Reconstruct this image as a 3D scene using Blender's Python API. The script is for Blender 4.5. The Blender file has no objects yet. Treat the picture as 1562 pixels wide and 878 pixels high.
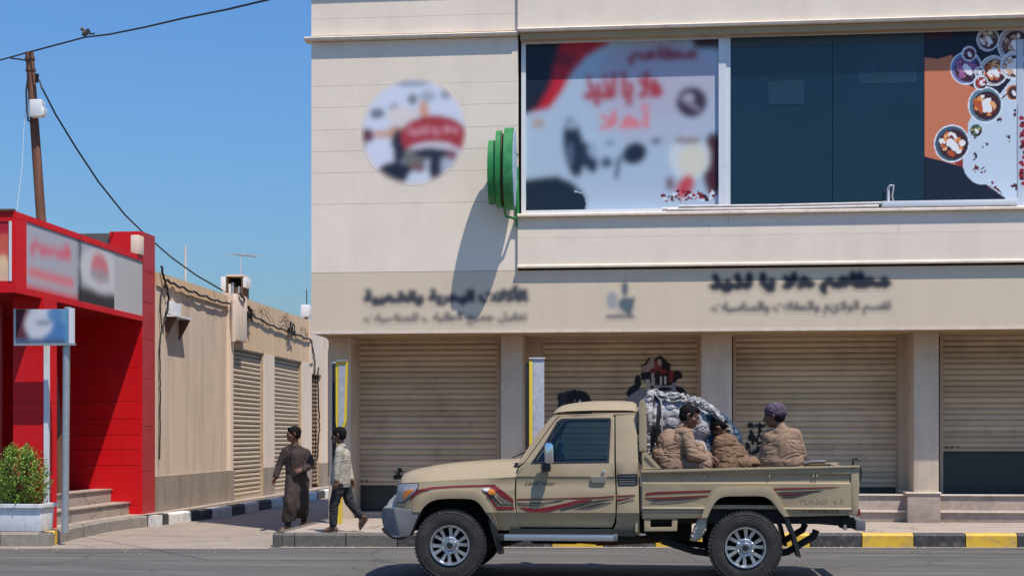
import bpy, bmesh, math, random
import numpy as np
from mathutils import Vector, Matrix, noise, geometry
R = math.radians
random.seed(7); np.random.seed(7)
SC = bpy.context.scene
COL = SC.collection
# ---------------------------------------------------------------- camera
YAW = R(5.6); EYE = 1.58; F = 2130.0; HOR = 664.0
cam = bpy.data.cameras.new('camera'); co = bpy.data.objects.new('camera', cam); COL.objects.link(co)
cam.sensor_width = 36; cam.lens = 36 * F / 1562; cam.shift_y = (HOR - 439) / 1562
cam.clip_start = .1; cam.clip_end = 3000
co.location = (0, 0, EYE); co.rotation_euler = (R(90), 0, YAW); SC.camera = co
# ---------------------------------------------------------------- sky and sun
SX, SY = .34, .35                        # shadow drift (left, away) per metre of height
sun_dir = Vector((SX, -SY, 1)).normalized()
elev = math.asin(sun_dir.z); rot = math.atan2(sun_dir.x, sun_dir.y)
w = bpy.data.worlds.new('World'); SC.world = w; w.use_nodes = True
nt = w.node_tree; bg = nt.nodes['Background']
sky = nt.nodes.new('ShaderNodeTexSky'); sky.sky_type = 'NISHITA'; sky.sun_disc = False
sky.sun_elevation = elev; sky.sun_rotation = rot
sky.altitude = 0; sky.air_density = 2.0; sky.dust_density = 1.0; sky.ozone_density = 6
tint = nt.nodes.new('ShaderNodeMix'); tint.data_type = 'RGBA'; tint.blend_type = 'MULTIPLY'
tint.inputs[0].default_value = 1; tint.inputs[7].default_value = (.50, .785, 1.27, 1)
nt.links.new(sky.outputs[0], tint.inputs[6]); nt.links.new(tint.outputs[2], bg.inputs[0])
bg.inputs[1].default_value = .105
sl = bpy.data.lights.new('sun', 'SUN'); so = bpy.data.objects.new('sun', sl); COL.objects.link(so)
sl.energy = 5.0; sl.angle = R(.5); sl.color = (1, .925, .825)
so.rotation_euler = sun_dir.to_track_quat('Z', 'Y').to_euler(); so.location = (5, -5, 30)
SC.view_settings.view_transform = 'Standard'; SC.view_settings.look = 'None'
SC.view_settings.exposure = .08; SC.view_settings.gamma = 1
SC.cycles.max_bounces = 6; SC.cycles.transparent_max_bounces = 12

# ---------------------------------------------------------------- photo measurements to world metres
TY = math.tan(YAW); CY = math.cos(YAW); SYN = math.sin(YAW)
def rr(px):
    a = (px - 781) / F
    return (a - TY) / (1 + a * TY)
def W(px, py, Y):                         # a point measured on an upright plane at depth Y
    X = Y * rr(px); yc = -X * SYN + Y * CY
    return X, EYE - (py - HOR) * yc / F
def WX(px, py, X):                        # a point measured on an upright plane at X
    Y = X / rr(px); yc = -X * SYN + Y * CY
    return Y, EYE - (py - HOR) * yc / F
def G(px, py, z=0):                       # a point measured on level ground at height z
    yc = (EYE - z) * F / (py - HOR); r = rr(px); Y = yc / (CY - r * SYN)
    return Y * r, Y

# ---------------------------------------------------------------- materials
def lin(c):
    out = []
    for v in c[:3]:
        v = v / 255
        out.append(v / 12.92 if v <= .04045 else ((v + .055) / 1.055) ** 2.4)
    return out
MATS = {}
def mat(name, c, rough=.7, metal=0., var=.12, scale=3., bump=0., bscale=40., spec=.5, coat=0., stretch=(1, 1, 1), dirt=None, dscale=1.2, damt=.5, streak=None, samt=.4, smap=(5, 5, .25), objvar=0, crack=0, fold=0, fscale=6, fmap=(.7, .7, 1.6)):
    """base colour in linear values; var = mottling, bump = fine relief, dirt = second colour in patches"""
    if name in MATS: return MATS[name]
    m = bpy.data.materials.new(name); m.use_nodes = True; n = m.node_tree; b = n.nodes['Principled BSDF']
    b.inputs['Roughness'].default_value = rough; b.inputs['Metallic'].default_value = metal
    b.inputs['Specular IOR Level'].default_value = spec
    if coat: b.inputs['Coat Weight'].default_value = coat; b.inputs['Coat Roughness'].default_value = .08
    tc = n.nodes.new('ShaderNodeNewGeometry'); mp = n.nodes.new('ShaderNodeMapping'); mp.inputs['Scale'].default_value = stretch
    n.links.new(tc.outputs['Position'], mp.inputs[0])
    no = n.nodes.new('ShaderNodeTexNoise'); no.inputs['Scale'].default_value = scale; no.inputs['Detail'].default_value = 8; no.inputs['Roughness'].default_value = .6
    n.links.new(mp.outputs[0], no.inputs[0])
    ra = n.nodes.new('ShaderNodeMapRange'); ra.inputs[1].default_value = .3; ra.inputs[2].default_value = .7
    ra.inputs[3].default_value = 1 - var; ra.inputs[4].default_value = 1 + var
    n.links.new(no.outputs[0], ra.inputs[0])
    mul = n.nodes.new('ShaderNodeVectorMath'); mul.operation = 'SCALE'; mul.inputs[0].default_value = c[:3]
    n.links.new(ra.outputs[0], mul.inputs['Scale']); last = mul.outputs[0]
    if dirt:
        d = n.nodes.new('ShaderNodeTexNoise'); d.inputs['Scale'].default_value = dscale; d.inputs['Detail'].default_value = 10; d.inputs['Roughness'].default_value = .65
        n.links.new(mp.outputs[0], d.inputs[0])
        dr = n.nodes.new('ShaderNodeMapRange'); dr.inputs[1].default_value = .5; dr.inputs[2].default_value = .68; dr.inputs[3].default_value = 0; dr.inputs[4].default_value = damt
        n.links.new(d.outputs[0], dr.inputs[0])
        mx = n.nodes.new('ShaderNodeMix'); mx.data_type = 'RGBA'; mx.inputs[7].default_value = (*dirt, 1)
        n.links.new(dr.outputs[0], mx.inputs[0]); n.links.new(last, mx.inputs[6]); last = mx.outputs[2]
    if streak:
        m2 = n.nodes.new('ShaderNodeMapping'); m2.inputs['Scale'].default_value = smap; n.links.new(tc.outputs['Position'], m2.inputs[0])
        d = n.nodes.new('ShaderNodeTexNoise'); d.inputs['Scale'].default_value = 1; d.inputs['Detail'].default_value = 7; d.inputs['Roughness'].default_value = .7; n.links.new(m2.outputs[0], d.inputs[0])
        dr = n.nodes.new('ShaderNodeMapRange'); dr.inputs[1].default_value = .47; dr.inputs[2].default_value = .72; dr.inputs[3].default_value = 0; dr.inputs[4].default_value = samt; n.links.new(d.outputs[0], dr.inputs[0])
        mx = n.nodes.new('ShaderNodeMix'); mx.data_type = 'RGBA'; mx.inputs[7].default_value = (*streak, 1); n.links.new(dr.outputs[0], mx.inputs[0]); n.links.new(last, mx.inputs[6]); last = mx.outputs[2]
    if crack:
        vw = n.nodes.new('ShaderNodeTexVoronoi'); vw.feature = 'DISTANCE_TO_EDGE'; vw.inputs['Scale'].default_value = crack
        wn = n.nodes.new('ShaderNodeTexNoise'); wn.inputs['Scale'].default_value = 2.5; wn.inputs['Detail'].default_value = 6; n.links.new(tc.outputs['Position'], wn.inputs[0])
        ad = n.nodes.new('ShaderNodeVectorMath'); ad.operation = 'MULTIPLY_ADD'; ad.inputs[1].default_value = (.7, .7, .7); n.links.new(wn.outputs['Color'], ad.inputs[0]); n.links.new(tc.outputs['Position'], ad.inputs[2]); n.links.new(ad.outputs[0], vw.inputs['Vector'])
        dr = n.nodes.new('ShaderNodeMapRange'); dr.inputs[1].default_value = .003; dr.inputs[2].default_value = .010; dr.inputs[3].default_value = .55; dr.inputs[4].default_value = 0; n.links.new(vw.outputs['Distance'], dr.inputs[0])
        mx = n.nodes.new('ShaderNodeMix'); mx.data_type = 'RGBA'; mx.inputs[7].default_value = (c[0] * .3, c[1] * .3, c[2] * .3, 1); n.links.new(dr.outputs[0], mx.inputs[0]); n.links.new(last, mx.inputs[6]); last = mx.outputs[2]
    if objvar:
        oi = n.nodes.new('ShaderNodeObjectInfo'); dr = n.nodes.new('ShaderNodeMapRange'); dr.inputs[3].default_value = 1 - objvar; dr.inputs[4].default_value = 1 + objvar * .6; n.links.new(oi.outputs['Random'], dr.inputs[0])
        ml = n.nodes.new('ShaderNodeVectorMath'); ml.operation = 'SCALE'; n.links.new(last, ml.inputs[0]); n.links.new(dr.outputs[0], ml.inputs['Scale']); last = ml.outputs[0]
    n.links.new(last, b.inputs['Base Color'])
    if bump:
        bn = n.nodes.new('ShaderNodeTexNoise'); bn.inputs['Scale'].default_value = bscale; bn.inputs['Detail'].default_value = 6
        n.links.new(tc.outputs['Position'], bn.inputs[0])
        bp = n.nodes.new('ShaderNodeBump'); bp.inputs['Strength'].default_value = 1; bp.inputs['Distance'].default_value = bump
        n.links.new(bn.outputs[0], bp.inputs['Height']); n.links.new(bp.outputs[0], b.inputs['Normal'])
        if fold:
            m3 = n.nodes.new('ShaderNodeMapping'); m3.inputs['Scale'].default_value = fmap; m3.inputs['Rotation'].default_value = (0, .5, .2); n.links.new(tc.outputs['Position'], m3.inputs[0])
            rn = n.nodes.new('ShaderNodeTexNoise'); rn.inputs['Scale'].default_value = fscale; rn.inputs['Detail'].default_value = 2.5; rn.inputs['Distortion'].default_value = .9; n.links.new(m3.outputs[0], rn.inputs[0])
            ab = n.nodes.new('ShaderNodeMath'); ab.operation = 'SUBTRACT'; ab.inputs[1].default_value = .5; n.links.new(rn.outputs[0], ab.inputs[0])
            a2 = n.nodes.new('ShaderNodeMath'); a2.operation = 'ABSOLUTE'; n.links.new(ab.outputs[0], a2.inputs[0])
            a3 = n.nodes.new('ShaderNodeMapRange'); a3.interpolation_type = 'SMOOTHSTEP'; a3.inputs[1].default_value = 0; a3.inputs[2].default_value = .09; n.links.new(a2.outputs[0], a3.inputs[0])
            b2 = n.nodes.new('ShaderNodeBump'); b2.inputs['Strength'].default_value = 1; b2.inputs['Distance'].default_value = fold; n.links.new(a3.outputs[0], b2.inputs['Height']); n.links.new(bp.outputs[0], b2.inputs['Normal']); n.links.new(b2.outputs[0], b.inputs['Normal'])
    MATS[name] = m; return m
def printmat(name, rough=.45, gain=1.):
    m = bpy.data.materials.new(name); m.use_nodes = True; n = m.node_tree; b = n.nodes['Principled BSDF']
    a = n.nodes.new('ShaderNodeAttribute'); a.attribute_name = 'print'
    n.links.new(a.outputs['Color'], b.inputs['Base Color']); b.inputs['Roughness'].default_value = rough; b.inputs['Specular IOR Level'].default_value = .35
    return m
M = {}
M['wall'] = mat('painted_wall', (.82, .70, .56), .85, objvar=.035, streak=(.60, .49, .39), samt=.26, smap=(2.2, 2.2, .45), var=.035, scale=1.6, bump=.0015, bscale=60, dirt=(.68, .58, .46), dscale=.9, damt=.45)
M['trim'] = mat('painted_trim', (.76, .64, .52), .8, streak=(.40, .33, .26), samt=.45, smap=(6, 6, 1), var=.04, scale=3, dirt=(.40, .35, .30), dscale=2.5, damt=.3)
M['fascia'] = mat('sign_board', (.67, .545, .395), .6, streak=(.52, .42, .30), samt=.25, smap=(3, 3, .5), var=.015, scale=.8)
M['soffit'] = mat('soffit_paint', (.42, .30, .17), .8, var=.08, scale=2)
M['joint'] = mat('dark_joint_backing', (.10, .09, .08), .9)  # plain dark backing colour that shows between the panels
M['shutter'] = mat('shutter_enamel', (.56, .44, .30), .6, objvar=.16, streak=(.28, .20, .125), samt=.6, smap=(1.2, 1.2, .9), var=.05, scale=1.5, spec=.4, dirt=(.30, .24, .18), dscale=3, damt=.3, stretch=(.6, 1, 4))
M['pillar'] = mat('pillar_paint', (.64, .52, .385), .7, streak=(.38, .30, .22), samt=.4, smap=(6, 6, .6), var=.05, scale=2, dirt=(.36, .30, .25), dscale=2.2, damt=.35, bump=.001)
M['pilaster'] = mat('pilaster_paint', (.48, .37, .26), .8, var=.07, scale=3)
M['base_dark'] = mat('dark_base_panel', (.018, .024, .027), .35, var=.25, scale=4)
M['plinth'] = mat('plinth_stone', (.38, .305, .25), .8, streak=(.18, .14, .11), samt=.5, smap=(3, 3, 6), var=.12, scale=9, bump=.002, dirt=(.22, .17, .14), dscale=5, damt=.5)
M['glass'] = mat('dark_window_glass', (.004, .020, .034), .07, var=.15, scale=.5, spec=.6, bump=.0006, bscale=1.5)
M['overlay'] = mat('painted_glass_reflection', (.014, .042, .062), .15, var=.2, scale=6)  # lighter tone for reflections painted on the dark glass
M['reflection_band'] = mat('olive_glass_reflection', (.028, .036, .030), .35, var=.1, scale=3)  # olive tone of the reflection painted along the window head
M['alu'] = mat('white_aluminium', (.66, .68, .70), .4, var=.05, scale=5, dirt=(.35, .32, .30), dscale=5, damt=.3)
M['pipe'] = mat('dusty_pipe', (.60, .55, .51), .5, var=.1, scale=8, dirt=(.3, .26, .22), dscale=6, damt=.4)
M['steel'] = mat('galvanised_steel', (.42, .44, .45), .38, metal=.6, var=.12, scale=12)
M['asphalt'] = mat('asphalt', (.088, .082, .072), .9, crack=.30, streak=(.155, .145, .125), samt=.7, smap=(.16, 4.2, 1), var=.12, scale=1.3, bump=.003, bscale=120, stretch=(.35, 2.2, 1), dirt=(.150, .142, .124), dscale=.7, damt=.75)
M['concrete'] = mat('concrete_paving', (.30, .245, .192), .85, crack=.28, streak=(.20, .165, .13), samt=.5, smap=(.5, 1.6, 1), var=.09, scale=1.5, bump=.002, bscale=60, dirt=(.21, .185, .165), dscale=1.3, damt=.6)
M['pave'] = mat('pavement_concrete', (.38, .305, .245), .85, crack=.35, streak=(.25, .20, .16), samt=.5, smap=(.8, 3, 1), var=.08, scale=2.5, bump=.0015, bscale=50, dirt=(.25, .215, .19), dscale=2.0, damt=.5)
M['kerb_white'] = mat('kerb_white_paint', (.68, .66, .62), .7, var=.08, scale=10, dirt=(.35, .32, .29), dscale=7, damt=.7, bump=.003, bscale=30)
M['kerb_black'] = mat('kerb_black_paint', (.035, .035, .036), .7, var=.3, scale=14, dirt=(.16, .15, .14), dscale=9, damt=.6, bump=.003, bscale=30)
M['kerb_pale'] = mat('kerb_pale', (.26, .225, .185), .9, var=.2, scale=12, bump=.005, bscale=25, dirt=(.13, .11, .09), dscale=6, damt=.6)
M['kerb_yellow'] = mat('kerb_yellow_paint', (.66, .40, .03), .65, var=.1, scale=12, dirt=(.30, .24, .14), dscale=7, damt=.75, bump=.003, bscale=30)
M['kerb_grey'] = mat('kerb_bare', (.12, .108, .092), .9, var=.25, scale=16, dirt=(.08, .07, .06), dscale=8, damt=.6, bump=.006, bscale=25)
M['red'] = mat('red_cladding', (.62, .004, .008), .5, objvar=.05, streak=(.50, .03, .03), samt=.35, smap=(6, 6, .5), var=.06, scale=1.2, spec=.3)
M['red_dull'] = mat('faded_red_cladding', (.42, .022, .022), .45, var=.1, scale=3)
M['grey_panel'] = mat('grey_sign_panel', (.47, .46, .45), .5, var=.03, scale=1)
M['dark'] = mat('dark_interior', (.012, .008, .008), .8, var=.2)
M['plaster'] = mat('weathered_plaster', (.68, .535, .40), .9, streak=(.34, .26, .19), samt=.6, smap=(2.5, 3.5, .22), var=.07, scale=1.6, bump=.003, bscale=40, stretch=(1, 1, .25), dirt=(.48, .39, .30), dscale=1.4, damt=.6)
M['plaster2'] = mat('tan_plaster', (.68, .48, .29), .9, streak=(.40, .28, .18), samt=.45, smap=(2.5, 3, .3), var=.06, scale=1.4, bump=.002, bscale=40, stretch=(1, 1, .4), dirt=(.52, .38, .24), dscale=1.5, damt=.4)
M['plaster3'] = mat('pale_plaster', (.76, .62, .49), .9, var=.06, scale=2, stretch=(1, 1, .3), dirt=(.38, .31, .24), dscale=2, damt=.5)
M['plaster_base'] = mat('grey_base_render', (.33, .27, .21), .9, streak=(.17, .13, .10), samt=.6, smap=(2, 3, .8), var=.12, scale=3, bump=.003, dirt=(.15, .13, .11), dscale=3, damt=.6)
M['wood'] = mat('creosoted_wood', (.15, .062, .035), .8, var=.4, scale=14, stretch=(1, 1, .08), bump=.004, bscale=30)
M['cable'] = mat('black_cable', (.012, .012, .012), .6, var=.1)
M['white_box'] = mat('white_plastic', (.72, .72, .70), .5, var=.05, scale=6, dirt=(.4, .37, .33), dscale=6, damt=.35)
M['rust'] = mat('rusty_iron', (.12, .06, .035), .85, var=.4, scale=20)
M['green'] = mat('green_enamel', (.018, .20, .045), .42, var=.15, scale=5, dirt=(.10, .36, .13), dscale=3, damt=.5)
M['yellow'] = mat('yellow_paint', (.70, .50, .03), .45, var=.1, scale=9, dirt=(.35, .25, .06), dscale=9, damt=.4)
M['board_grey'] = mat('scratched_grey_board', (.36, .37, .40), .5, var=.15, scale=12, dirt=(.62, .58, .5), dscale=14, damt=.5)
M['black'] = mat('black_rubber_paint', (.014, .014, .015), .55, var=.2)

# ---------------------------------------------------------------- objects
WLOC = {}
def tag(o, label=None, cat=None, group=None, kind=None):
    if label: o['label'] = label
    if cat: o['category'] = cat
    if group: o['group'] = group
    if kind: o['kind'] = kind
    return o
def empty(name, loc, label, cat, group=None):
    o = bpy.data.objects.new(name, None); COL.objects.link(o); o.location = loc; o.empty_display_size = .2
    WLOC[o] = Vector(loc); tag(o, label, cat, group); return o
def finish(me, smooth=None):
    if smooth is not None:
        me.polygons.foreach_set('use_smooth', [True] * len(me.polygons))
        me.set_sharp_from_angle(angle=R(smooth))
def link(name, me, m, parent=None, loc=(0, 0, 0)):
    """link a mesh whose vertices are in world metres minus loc"""
    o = bpy.data.objects.new(name, me); COL.objects.link(o)
    if m is not None and not me.materials: me.materials.append(M[m] if isinstance(m, str) else m)
    wl = Vector(loc); WLOC[o] = wl
    if parent: o.parent = parent; o.location = wl - WLOC[parent]
    else: o.location = wl
    return o
def ob(name, bm, m, parent=None, smooth=None, bevel=0, recalc=True, kind=None):
    """bm holds world coordinates; the object's origin is put at the middle of its foot"""
    if recalc: bmesh.ops.recalc_face_normals(bm, faces=bm.faces)
    if bevel:
        es = [e for e in bm.edges if len(e.link_faces) == 2 and e.calc_face_angle(0) > .5]
        bmesh.ops.bevel(bm, geom=es, offset=bevel, segments=2, profile=.6, affect='EDGES', clamp_overlap=True)
    xs = [v.co for v in bm.verts]
    c = Vector(((min(v.x for v in xs) + max(v.x for v in xs)) / 2, (min(v.y for v in xs) + max(v.y for v in xs)) / 2, min(v.z for v in xs)))
    bmesh.ops.translate(bm, verts=bm.verts, vec=-c)
    me = bpy.data.meshes.new(name); bm.to_mesh(me); bm.free(); finish(me, smooth)
    o = link(name, me, m, parent, c)
    if kind: o['kind'] = kind
    return o
def box(bm, x0, x1, y0, y1, z0, z1):
    v = [bm.verts.new(p) for p in ((x0, y0, z0), (x1, y0, z0), (x1, y1, z0), (x0, y1, z0), (x0, y0, z1), (x1, y0, z1), (x1, y1, z1), (x0, y1, z1))]
    for f in ((0, 3, 2, 1), (4, 5, 6, 7), (0, 1, 5, 4), (1, 2, 6, 5), (2, 3, 7, 6), (3, 0, 4, 7)): bm.faces.new([v[i] for i in f])
    return v
def bx(name, x0, x1, y0, y1, z0, z1, m, parent=None, bevel=0, kind=None):
    bm = bmesh.new(); box(bm, x0, x1, y0, y1, z0, z1); return ob(name, bm, m, parent, bevel=bevel, smooth=40 if bevel else None, kind=kind)
def copy(o, loc, parent=None, name=None):
    c = o.copy(); COL.objects.link(c); wl = Vector(loc); WLOC[c] = wl
    c.parent = parent; c.location = wl - (WLOC[parent] if parent else Vector((0, 0, 0))); return c
def prism(bm, pts, d):
    """pts: world points of a flat outline, d: extrusion vector"""
    d = Vector(d); a = [bm.verts.new(p) for p in pts]; b = [bm.verts.new(Vector(p) + d) for p in pts]; n = len(pts)
    bm.faces.new(a); bm.faces.new(b[::-1])
    for i in range(n): bm.faces.new((a[i], b[i], b[(i + 1) % n], a[(i + 1) % n]))
def tube(bm, pts, r, n=8, caps=True):
    pts = [Vector(p) for p in pts]; rs = r if isinstance(r, (list, tuple)) else [r] * len(pts); rings = []
    up = Vector((0, 0, 1)); prev = None
    for i, p in enumerate(pts):
        t = (pts[min(i + 1, len(pts) - 1)] - pts[max(i - 1, 0)]).normalized()
        if prev is None: a = t.cross(up) if abs(t.dot(up)) < .95 else t.cross(Vector((1, 0, 0)))
        else: a = prev - t * prev.dot(t)
        a.normalize(); prev = a; b = t.cross(a)
        rings.append([bm.verts.new(p + (a * math.cos(2 * math.pi * k / n) + b * math.sin(2 * math.pi * k / n)) * rs[i]) for k in range(n)])
    for i in range(len(rings) - 1):
        for k in range(n): bm.faces.new((rings[i][k], rings[i][(k + 1) % n], rings[i + 1][(k + 1) % n], rings[i + 1][k]))
    if caps: bm.faces.new(rings[0][::-1]); bm.faces.new(rings[-1])
def tb(name, pts, r, m, parent=None, n=8):
    bm = bmesh.new(); tube(bm, pts, r, n); return ob(name, bm, m, parent, smooth=50)
def lathe(bm, c, axis, prof, n=32, closed=False):
    """prof: (distance along axis, radius)"""
    c = Vector(c); ax = Vector(axis).normalized(); a = ax.orthogonal().normalized(); b = ax.cross(a); rings = []
    for h, r in prof:
        rings.append([bm.verts.new(c + ax * h + (a * math.cos(2 * math.pi * k / n) + b * math.sin(2 * math.pi * k / n)) * r) for k in range(n)])
    m = len(rings)
    for i in range(m if closed else m - 1):
        p, q = rings[i], rings[(i + 1) % m]
        for k in range(n): bm.faces.new((p[k], p[(k + 1) % n], q[(k + 1) % n], q[k]))
    if not closed:
        if prof[0][1] > 1e-5: bm.faces.new(rings[0][::-1])
        if prof[-1][1] > 1e-5: bm.faces.new(rings[-1])
def sag(a, b, s, n=16):
    a, b = Vector(a), Vector(b)
    return [a.lerp(b, t / n) - Vector((0, 0, 4 * s * (t / n) * (1 - t / n))) for t in range(n + 1)]

# ---------------------------------------------------------------- flat print (lettering, posters, stickers)
AR = {}
for ch, base, j in (('ا', 0xFE8D, 0), ('ب', 0xFE8F, 1), ('ة', 0xFE93, 0), ('ت', 0xFE95, 1), ('ث', 0xFE99, 1), ('ج', 0xFE9D, 1), ('ح', 0xFEA1, 1), ('خ', 0xFEA5, 1), ('د', 0xFEA9, 0), ('ذ', 0xFEAB, 0), ('ر', 0xFEAD, 0), ('ز', 0xFEAF, 0), ('س', 0xFEB1, 1), ('ش', 0xFEB5, 1), ('ص', 0xFEB9, 1), ('ط', 0xFEC1, 1), ('ع', 0xFEC9, 1), ('ف', 0xFED1, 1), ('ق', 0xFED5, 1), ('ك', 0xFED9, 1), ('ل', 0xFEDD, 1), ('م', 0xFEE1, 1), ('ن', 0xFEE5, 1), ('ه', 0xFEE9, 1), ('و', 0xFEED, 0), ('ي', 0xFEF1, 1), ('أ', 0xFE83, 0)): AR[ch] = (base, j)
def shape_arabic(s):
    out = []; i = 0
    while i < len(s):
        c = s[i]
        if c not in AR: out.append(c); i += 1; continue
        pj = i > 0 and s[i - 1] in AR and AR[s[i - 1]][1]
        if c == 'ل' and i + 1 < len(s) and s[i + 1] == 'ا': out.append(chr(0xFEFB + (1 if pj else 0))); i += 2; continue
        nj = AR[c][1] and i + 1 < len(s) and s[i + 1] in AR
        out.append(chr(AR[c][0] + (3 if pj and nj else 2 if nj else 1 if pj else 0))); i += 1
    return ''.join(out[::-1])
def text_tris(s):
    c = bpy.data.curves.new('lettering_source', 'FONT'); c.body = s; c.resolution_u = 4
    o = bpy.data.objects.new('lettering_source', c); COL.objects.link(o)
    dg = bpy.context.evaluated_depsgraph_get(); ev = o.evaluated_get(dg); me = ev.to_mesh(); me.calc_loop_triangles()
    v = np.array([x.co[:2] for x in me.vertices]); t = np.array([l.vertices[:] for l in me.loop_triangles])
    ev.to_mesh_clear(); bpy.data.objects.remove(o); bpy.data.curves.remove(c); return v, t
class Print:
    """a sheet on an upright plane: u0..u1 along the plane, z0..z1 up; colours kept per cell corner"""
    def __init__(s, u0, u1, z0, z1, cell, base):
        s.u0, s.u1, s.z0, s.z1 = u0, u1, z0, z1
        s.nx = int((u1 - u0) / cell) + 2; s.ny = int((z1 - z0) / cell) + 2
        s.gu, s.gz = np.meshgrid(np.linspace(u0, u1, s.nx), np.linspace(z0, z1, s.ny)); s.cell = cell
        s.a = np.zeros((s.ny, s.nx, 3)); s.a[:] = lin(base); s.alpha = np.ones((s.ny, s.nx))
    def put(s, mask, c, op=1):
        m = (mask.astype(float) * op)[..., None]; s.a = s.a * (1 - m) + np.array(lin(c)) * m
    def ell(s, u, z, ru, rz, c, rot=0, op=1):
        du, dz = s.gu - u, s.gz - z; cr, sr = math.cos(rot), math.sin(rot); p = du * cr + dz * sr; q = -du * sr + dz * cr
        m = (p / ru) ** 2 + (q / rz) ** 2 < 1
        if c is not None: s.put(m, c, op)
        return m
    def inside(s, pts):
        m = np.zeros(s.gu.shape, bool); n = len(pts)
        for i in range(n):
            (x0, y0), (x1, y1) = pts[i], pts[(i + 1) % n]
            if abs(y1 - y0) < 1e-9: continue
            m ^= ((y0 > s.gz) != (y1 > s.gz)) & (s.gu < (x1 - x0) * (s.gz - y0) / (y1 - y0) + x0)
        return m
    def poly(s, pts, c, op=1): s.put(s.inside(pts), c, op)
    def line(s, a, b, r, c, op=1):
        (ax, az), (bx_, bz) = a, b; dx, dz = bx_ - ax, bz - az; L = dx * dx + dz * dz + 1e-9
        t = np.clip(((s.gu - ax) * dx + (s.gz - az) * dz) / L, 0, 1); s.put(((s.gu - ax - t * dx) ** 2 + (s.gz - az - t * dz) ** 2) < r * r, c, op)
    def text(s, txt, u0, u1, z0, z1, c, op=1, bold=0):
        v, t = text_tris(txt); mn, mx = v.min(0), v.max(0)
        v = (v - mn) / (mx - mn) * np.array((u1 - u0, z1 - z0)) + np.array((u0, z0))
        m = np.zeros(s.gu.shape, bool); cu = (s.u1 - s.u0) / (s.nx - 1); cz = (s.z1 - s.z0) / (s.ny - 1)
        for tri in t:
            p = v[tri]; a = p.min(0); b = p.max(0)
            i0 = max(int((a[0] - s.u0) / cu), 0); i1 = min(int((b[0] - s.u0) / cu) + 2, s.nx); j0 = max(int((a[1] - s.z0) / cz), 0); j1 = min(int((b[1] - s.z0) / cz) + 2, s.ny)
            if i1 <= i0 or j1 <= j0: continue
            X = s.gu[j0:j1, i0:i1]; Z = s.gz[j0:j1, i0:i1]
            d = [(p[(k + 1) % 3][0] - p[k][0]) * (Z - p[k][1]) - (p[(k + 1) % 3][1] - p[k][1]) * (X - p[k][0]) for k in range(3)]
            m[j0:j1, i0:i1] |= ((d[0] >= 0) & (d[1] >= 0) & (d[2] >= 0)) | ((d[0] <= 0) & (d[1] <= 0) & (d[2] <= 0))
        for _ in range(bold):
            q = m.copy(); q[1:] |= m[:-1]; q[:-1] |= m[1:]; q[:, 1:] |= m[:, :-1]; q[:, :-1] |= m[:, 1:]; m = q
        s.put(m, c, op)
    def blur(s, sig):
        k = sig / s.cell; n = int(3 * k) + 1; g = np.exp(-.5 * (np.arange(-n, n + 1) / k) ** 2); g /= g.sum()
        for ax in (0, 1):
            pad = [(0, 0)] * 3; pad[ax] = (n, n); q = np.pad(s.a, pad, mode='edge')
            s.a = sum(g[i] * (q[i:i + s.ny] if ax == 0 else q[:, i:i + s.nx]) for i in range(2 * n + 1))
    def build(s, name, plane, m, parent=None, keep=None, backing=0, label=None, cat=None, gain=1.):
        """plane(u, z) -> world point; keep: mask of the cells that exist"""
        P0 = Vector(plane(s.u0, s.z0)); pts = [Vector(plane(float(u), float(z))) - P0 for u, z in zip(s.gu.ravel(), s.gz.ravel())]
        fs = []; nx = s.nx
        for j in range(s.ny - 1):
            for i in range(nx - 1):
                if keep is not None and not (keep[j, i] and keep[j, i + 1] and keep[j + 1, i] and keep[j + 1, i + 1]): continue
                q = j * nx + i; fs.append((q, q + 1, q + nx + 1, q + nx))
        me = bpy.data.meshes.new(name); me.from_pydata(pts, [], fs)
        at = me.color_attributes.new('print', 'FLOAT_COLOR', 'POINT')
        cc = np.ones((s.ny * nx, 4)); cc[:, :3] = np.clip(s.a.reshape(-1, 3) * gain, 0, .92); at.data.foreach_set('color', cc.ravel())
        o = link(name, me, m, parent, P0)
        if label: tag(o, label, cat)
        return o
# ================================================================ GROUND
def sheet(name, pts, z, m, parent=None):
    bm = bmesh.new(); bm.faces.new([bm.verts.new((x, y, z)) for x, y in pts])
    if bm.faces[:][0].normal.z < 0: bmesh.ops.reverse_faces(bm, faces=bm.faces)
    return tag(ob(name, bm, m, parent, recalc=False), kind='structure')
def slab(name, pts, z0, z1, m, parent=None, kind='structure'):
    bm = bmesh.new(); prism(bm, [(x, y, z0) for x, y in pts], (0, 0, z1 - z0)); o = ob(name, bm, m, parent)
    return tag(o, kind=kind) if kind else o
bm = bmesh.new(); N = 8
for i in range(N):
    for j in range(N):
        x0, y0 = -700 + 175 * i, -700 + 175 * j
        bm.faces.new([bm.verts.new(p) for p in ((x0, y0, 0), (x0 + 175, y0, 0), (x0 + 175, y0 + 175, 0), (x0, y0 + 175, 0))])
bmesh.ops.remove_doubles(bm, verts=bm.verts, dist=.01)
tag(ob('road', bm, 'asphalt'), kind='structure')
KX = -8.17; WXL = -8.9; KH = .2
def KY(x): return 19.87 + .09 * x if x < 6 else 20.41
sheet('side_street', [(-14, KY(-14) - .35), (KX + .3, KY(-8) - .32), (-5.3, KY(-5.3) - .35), (-5.3, 60), (-14, 60)], .004, 'concrete')
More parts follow.
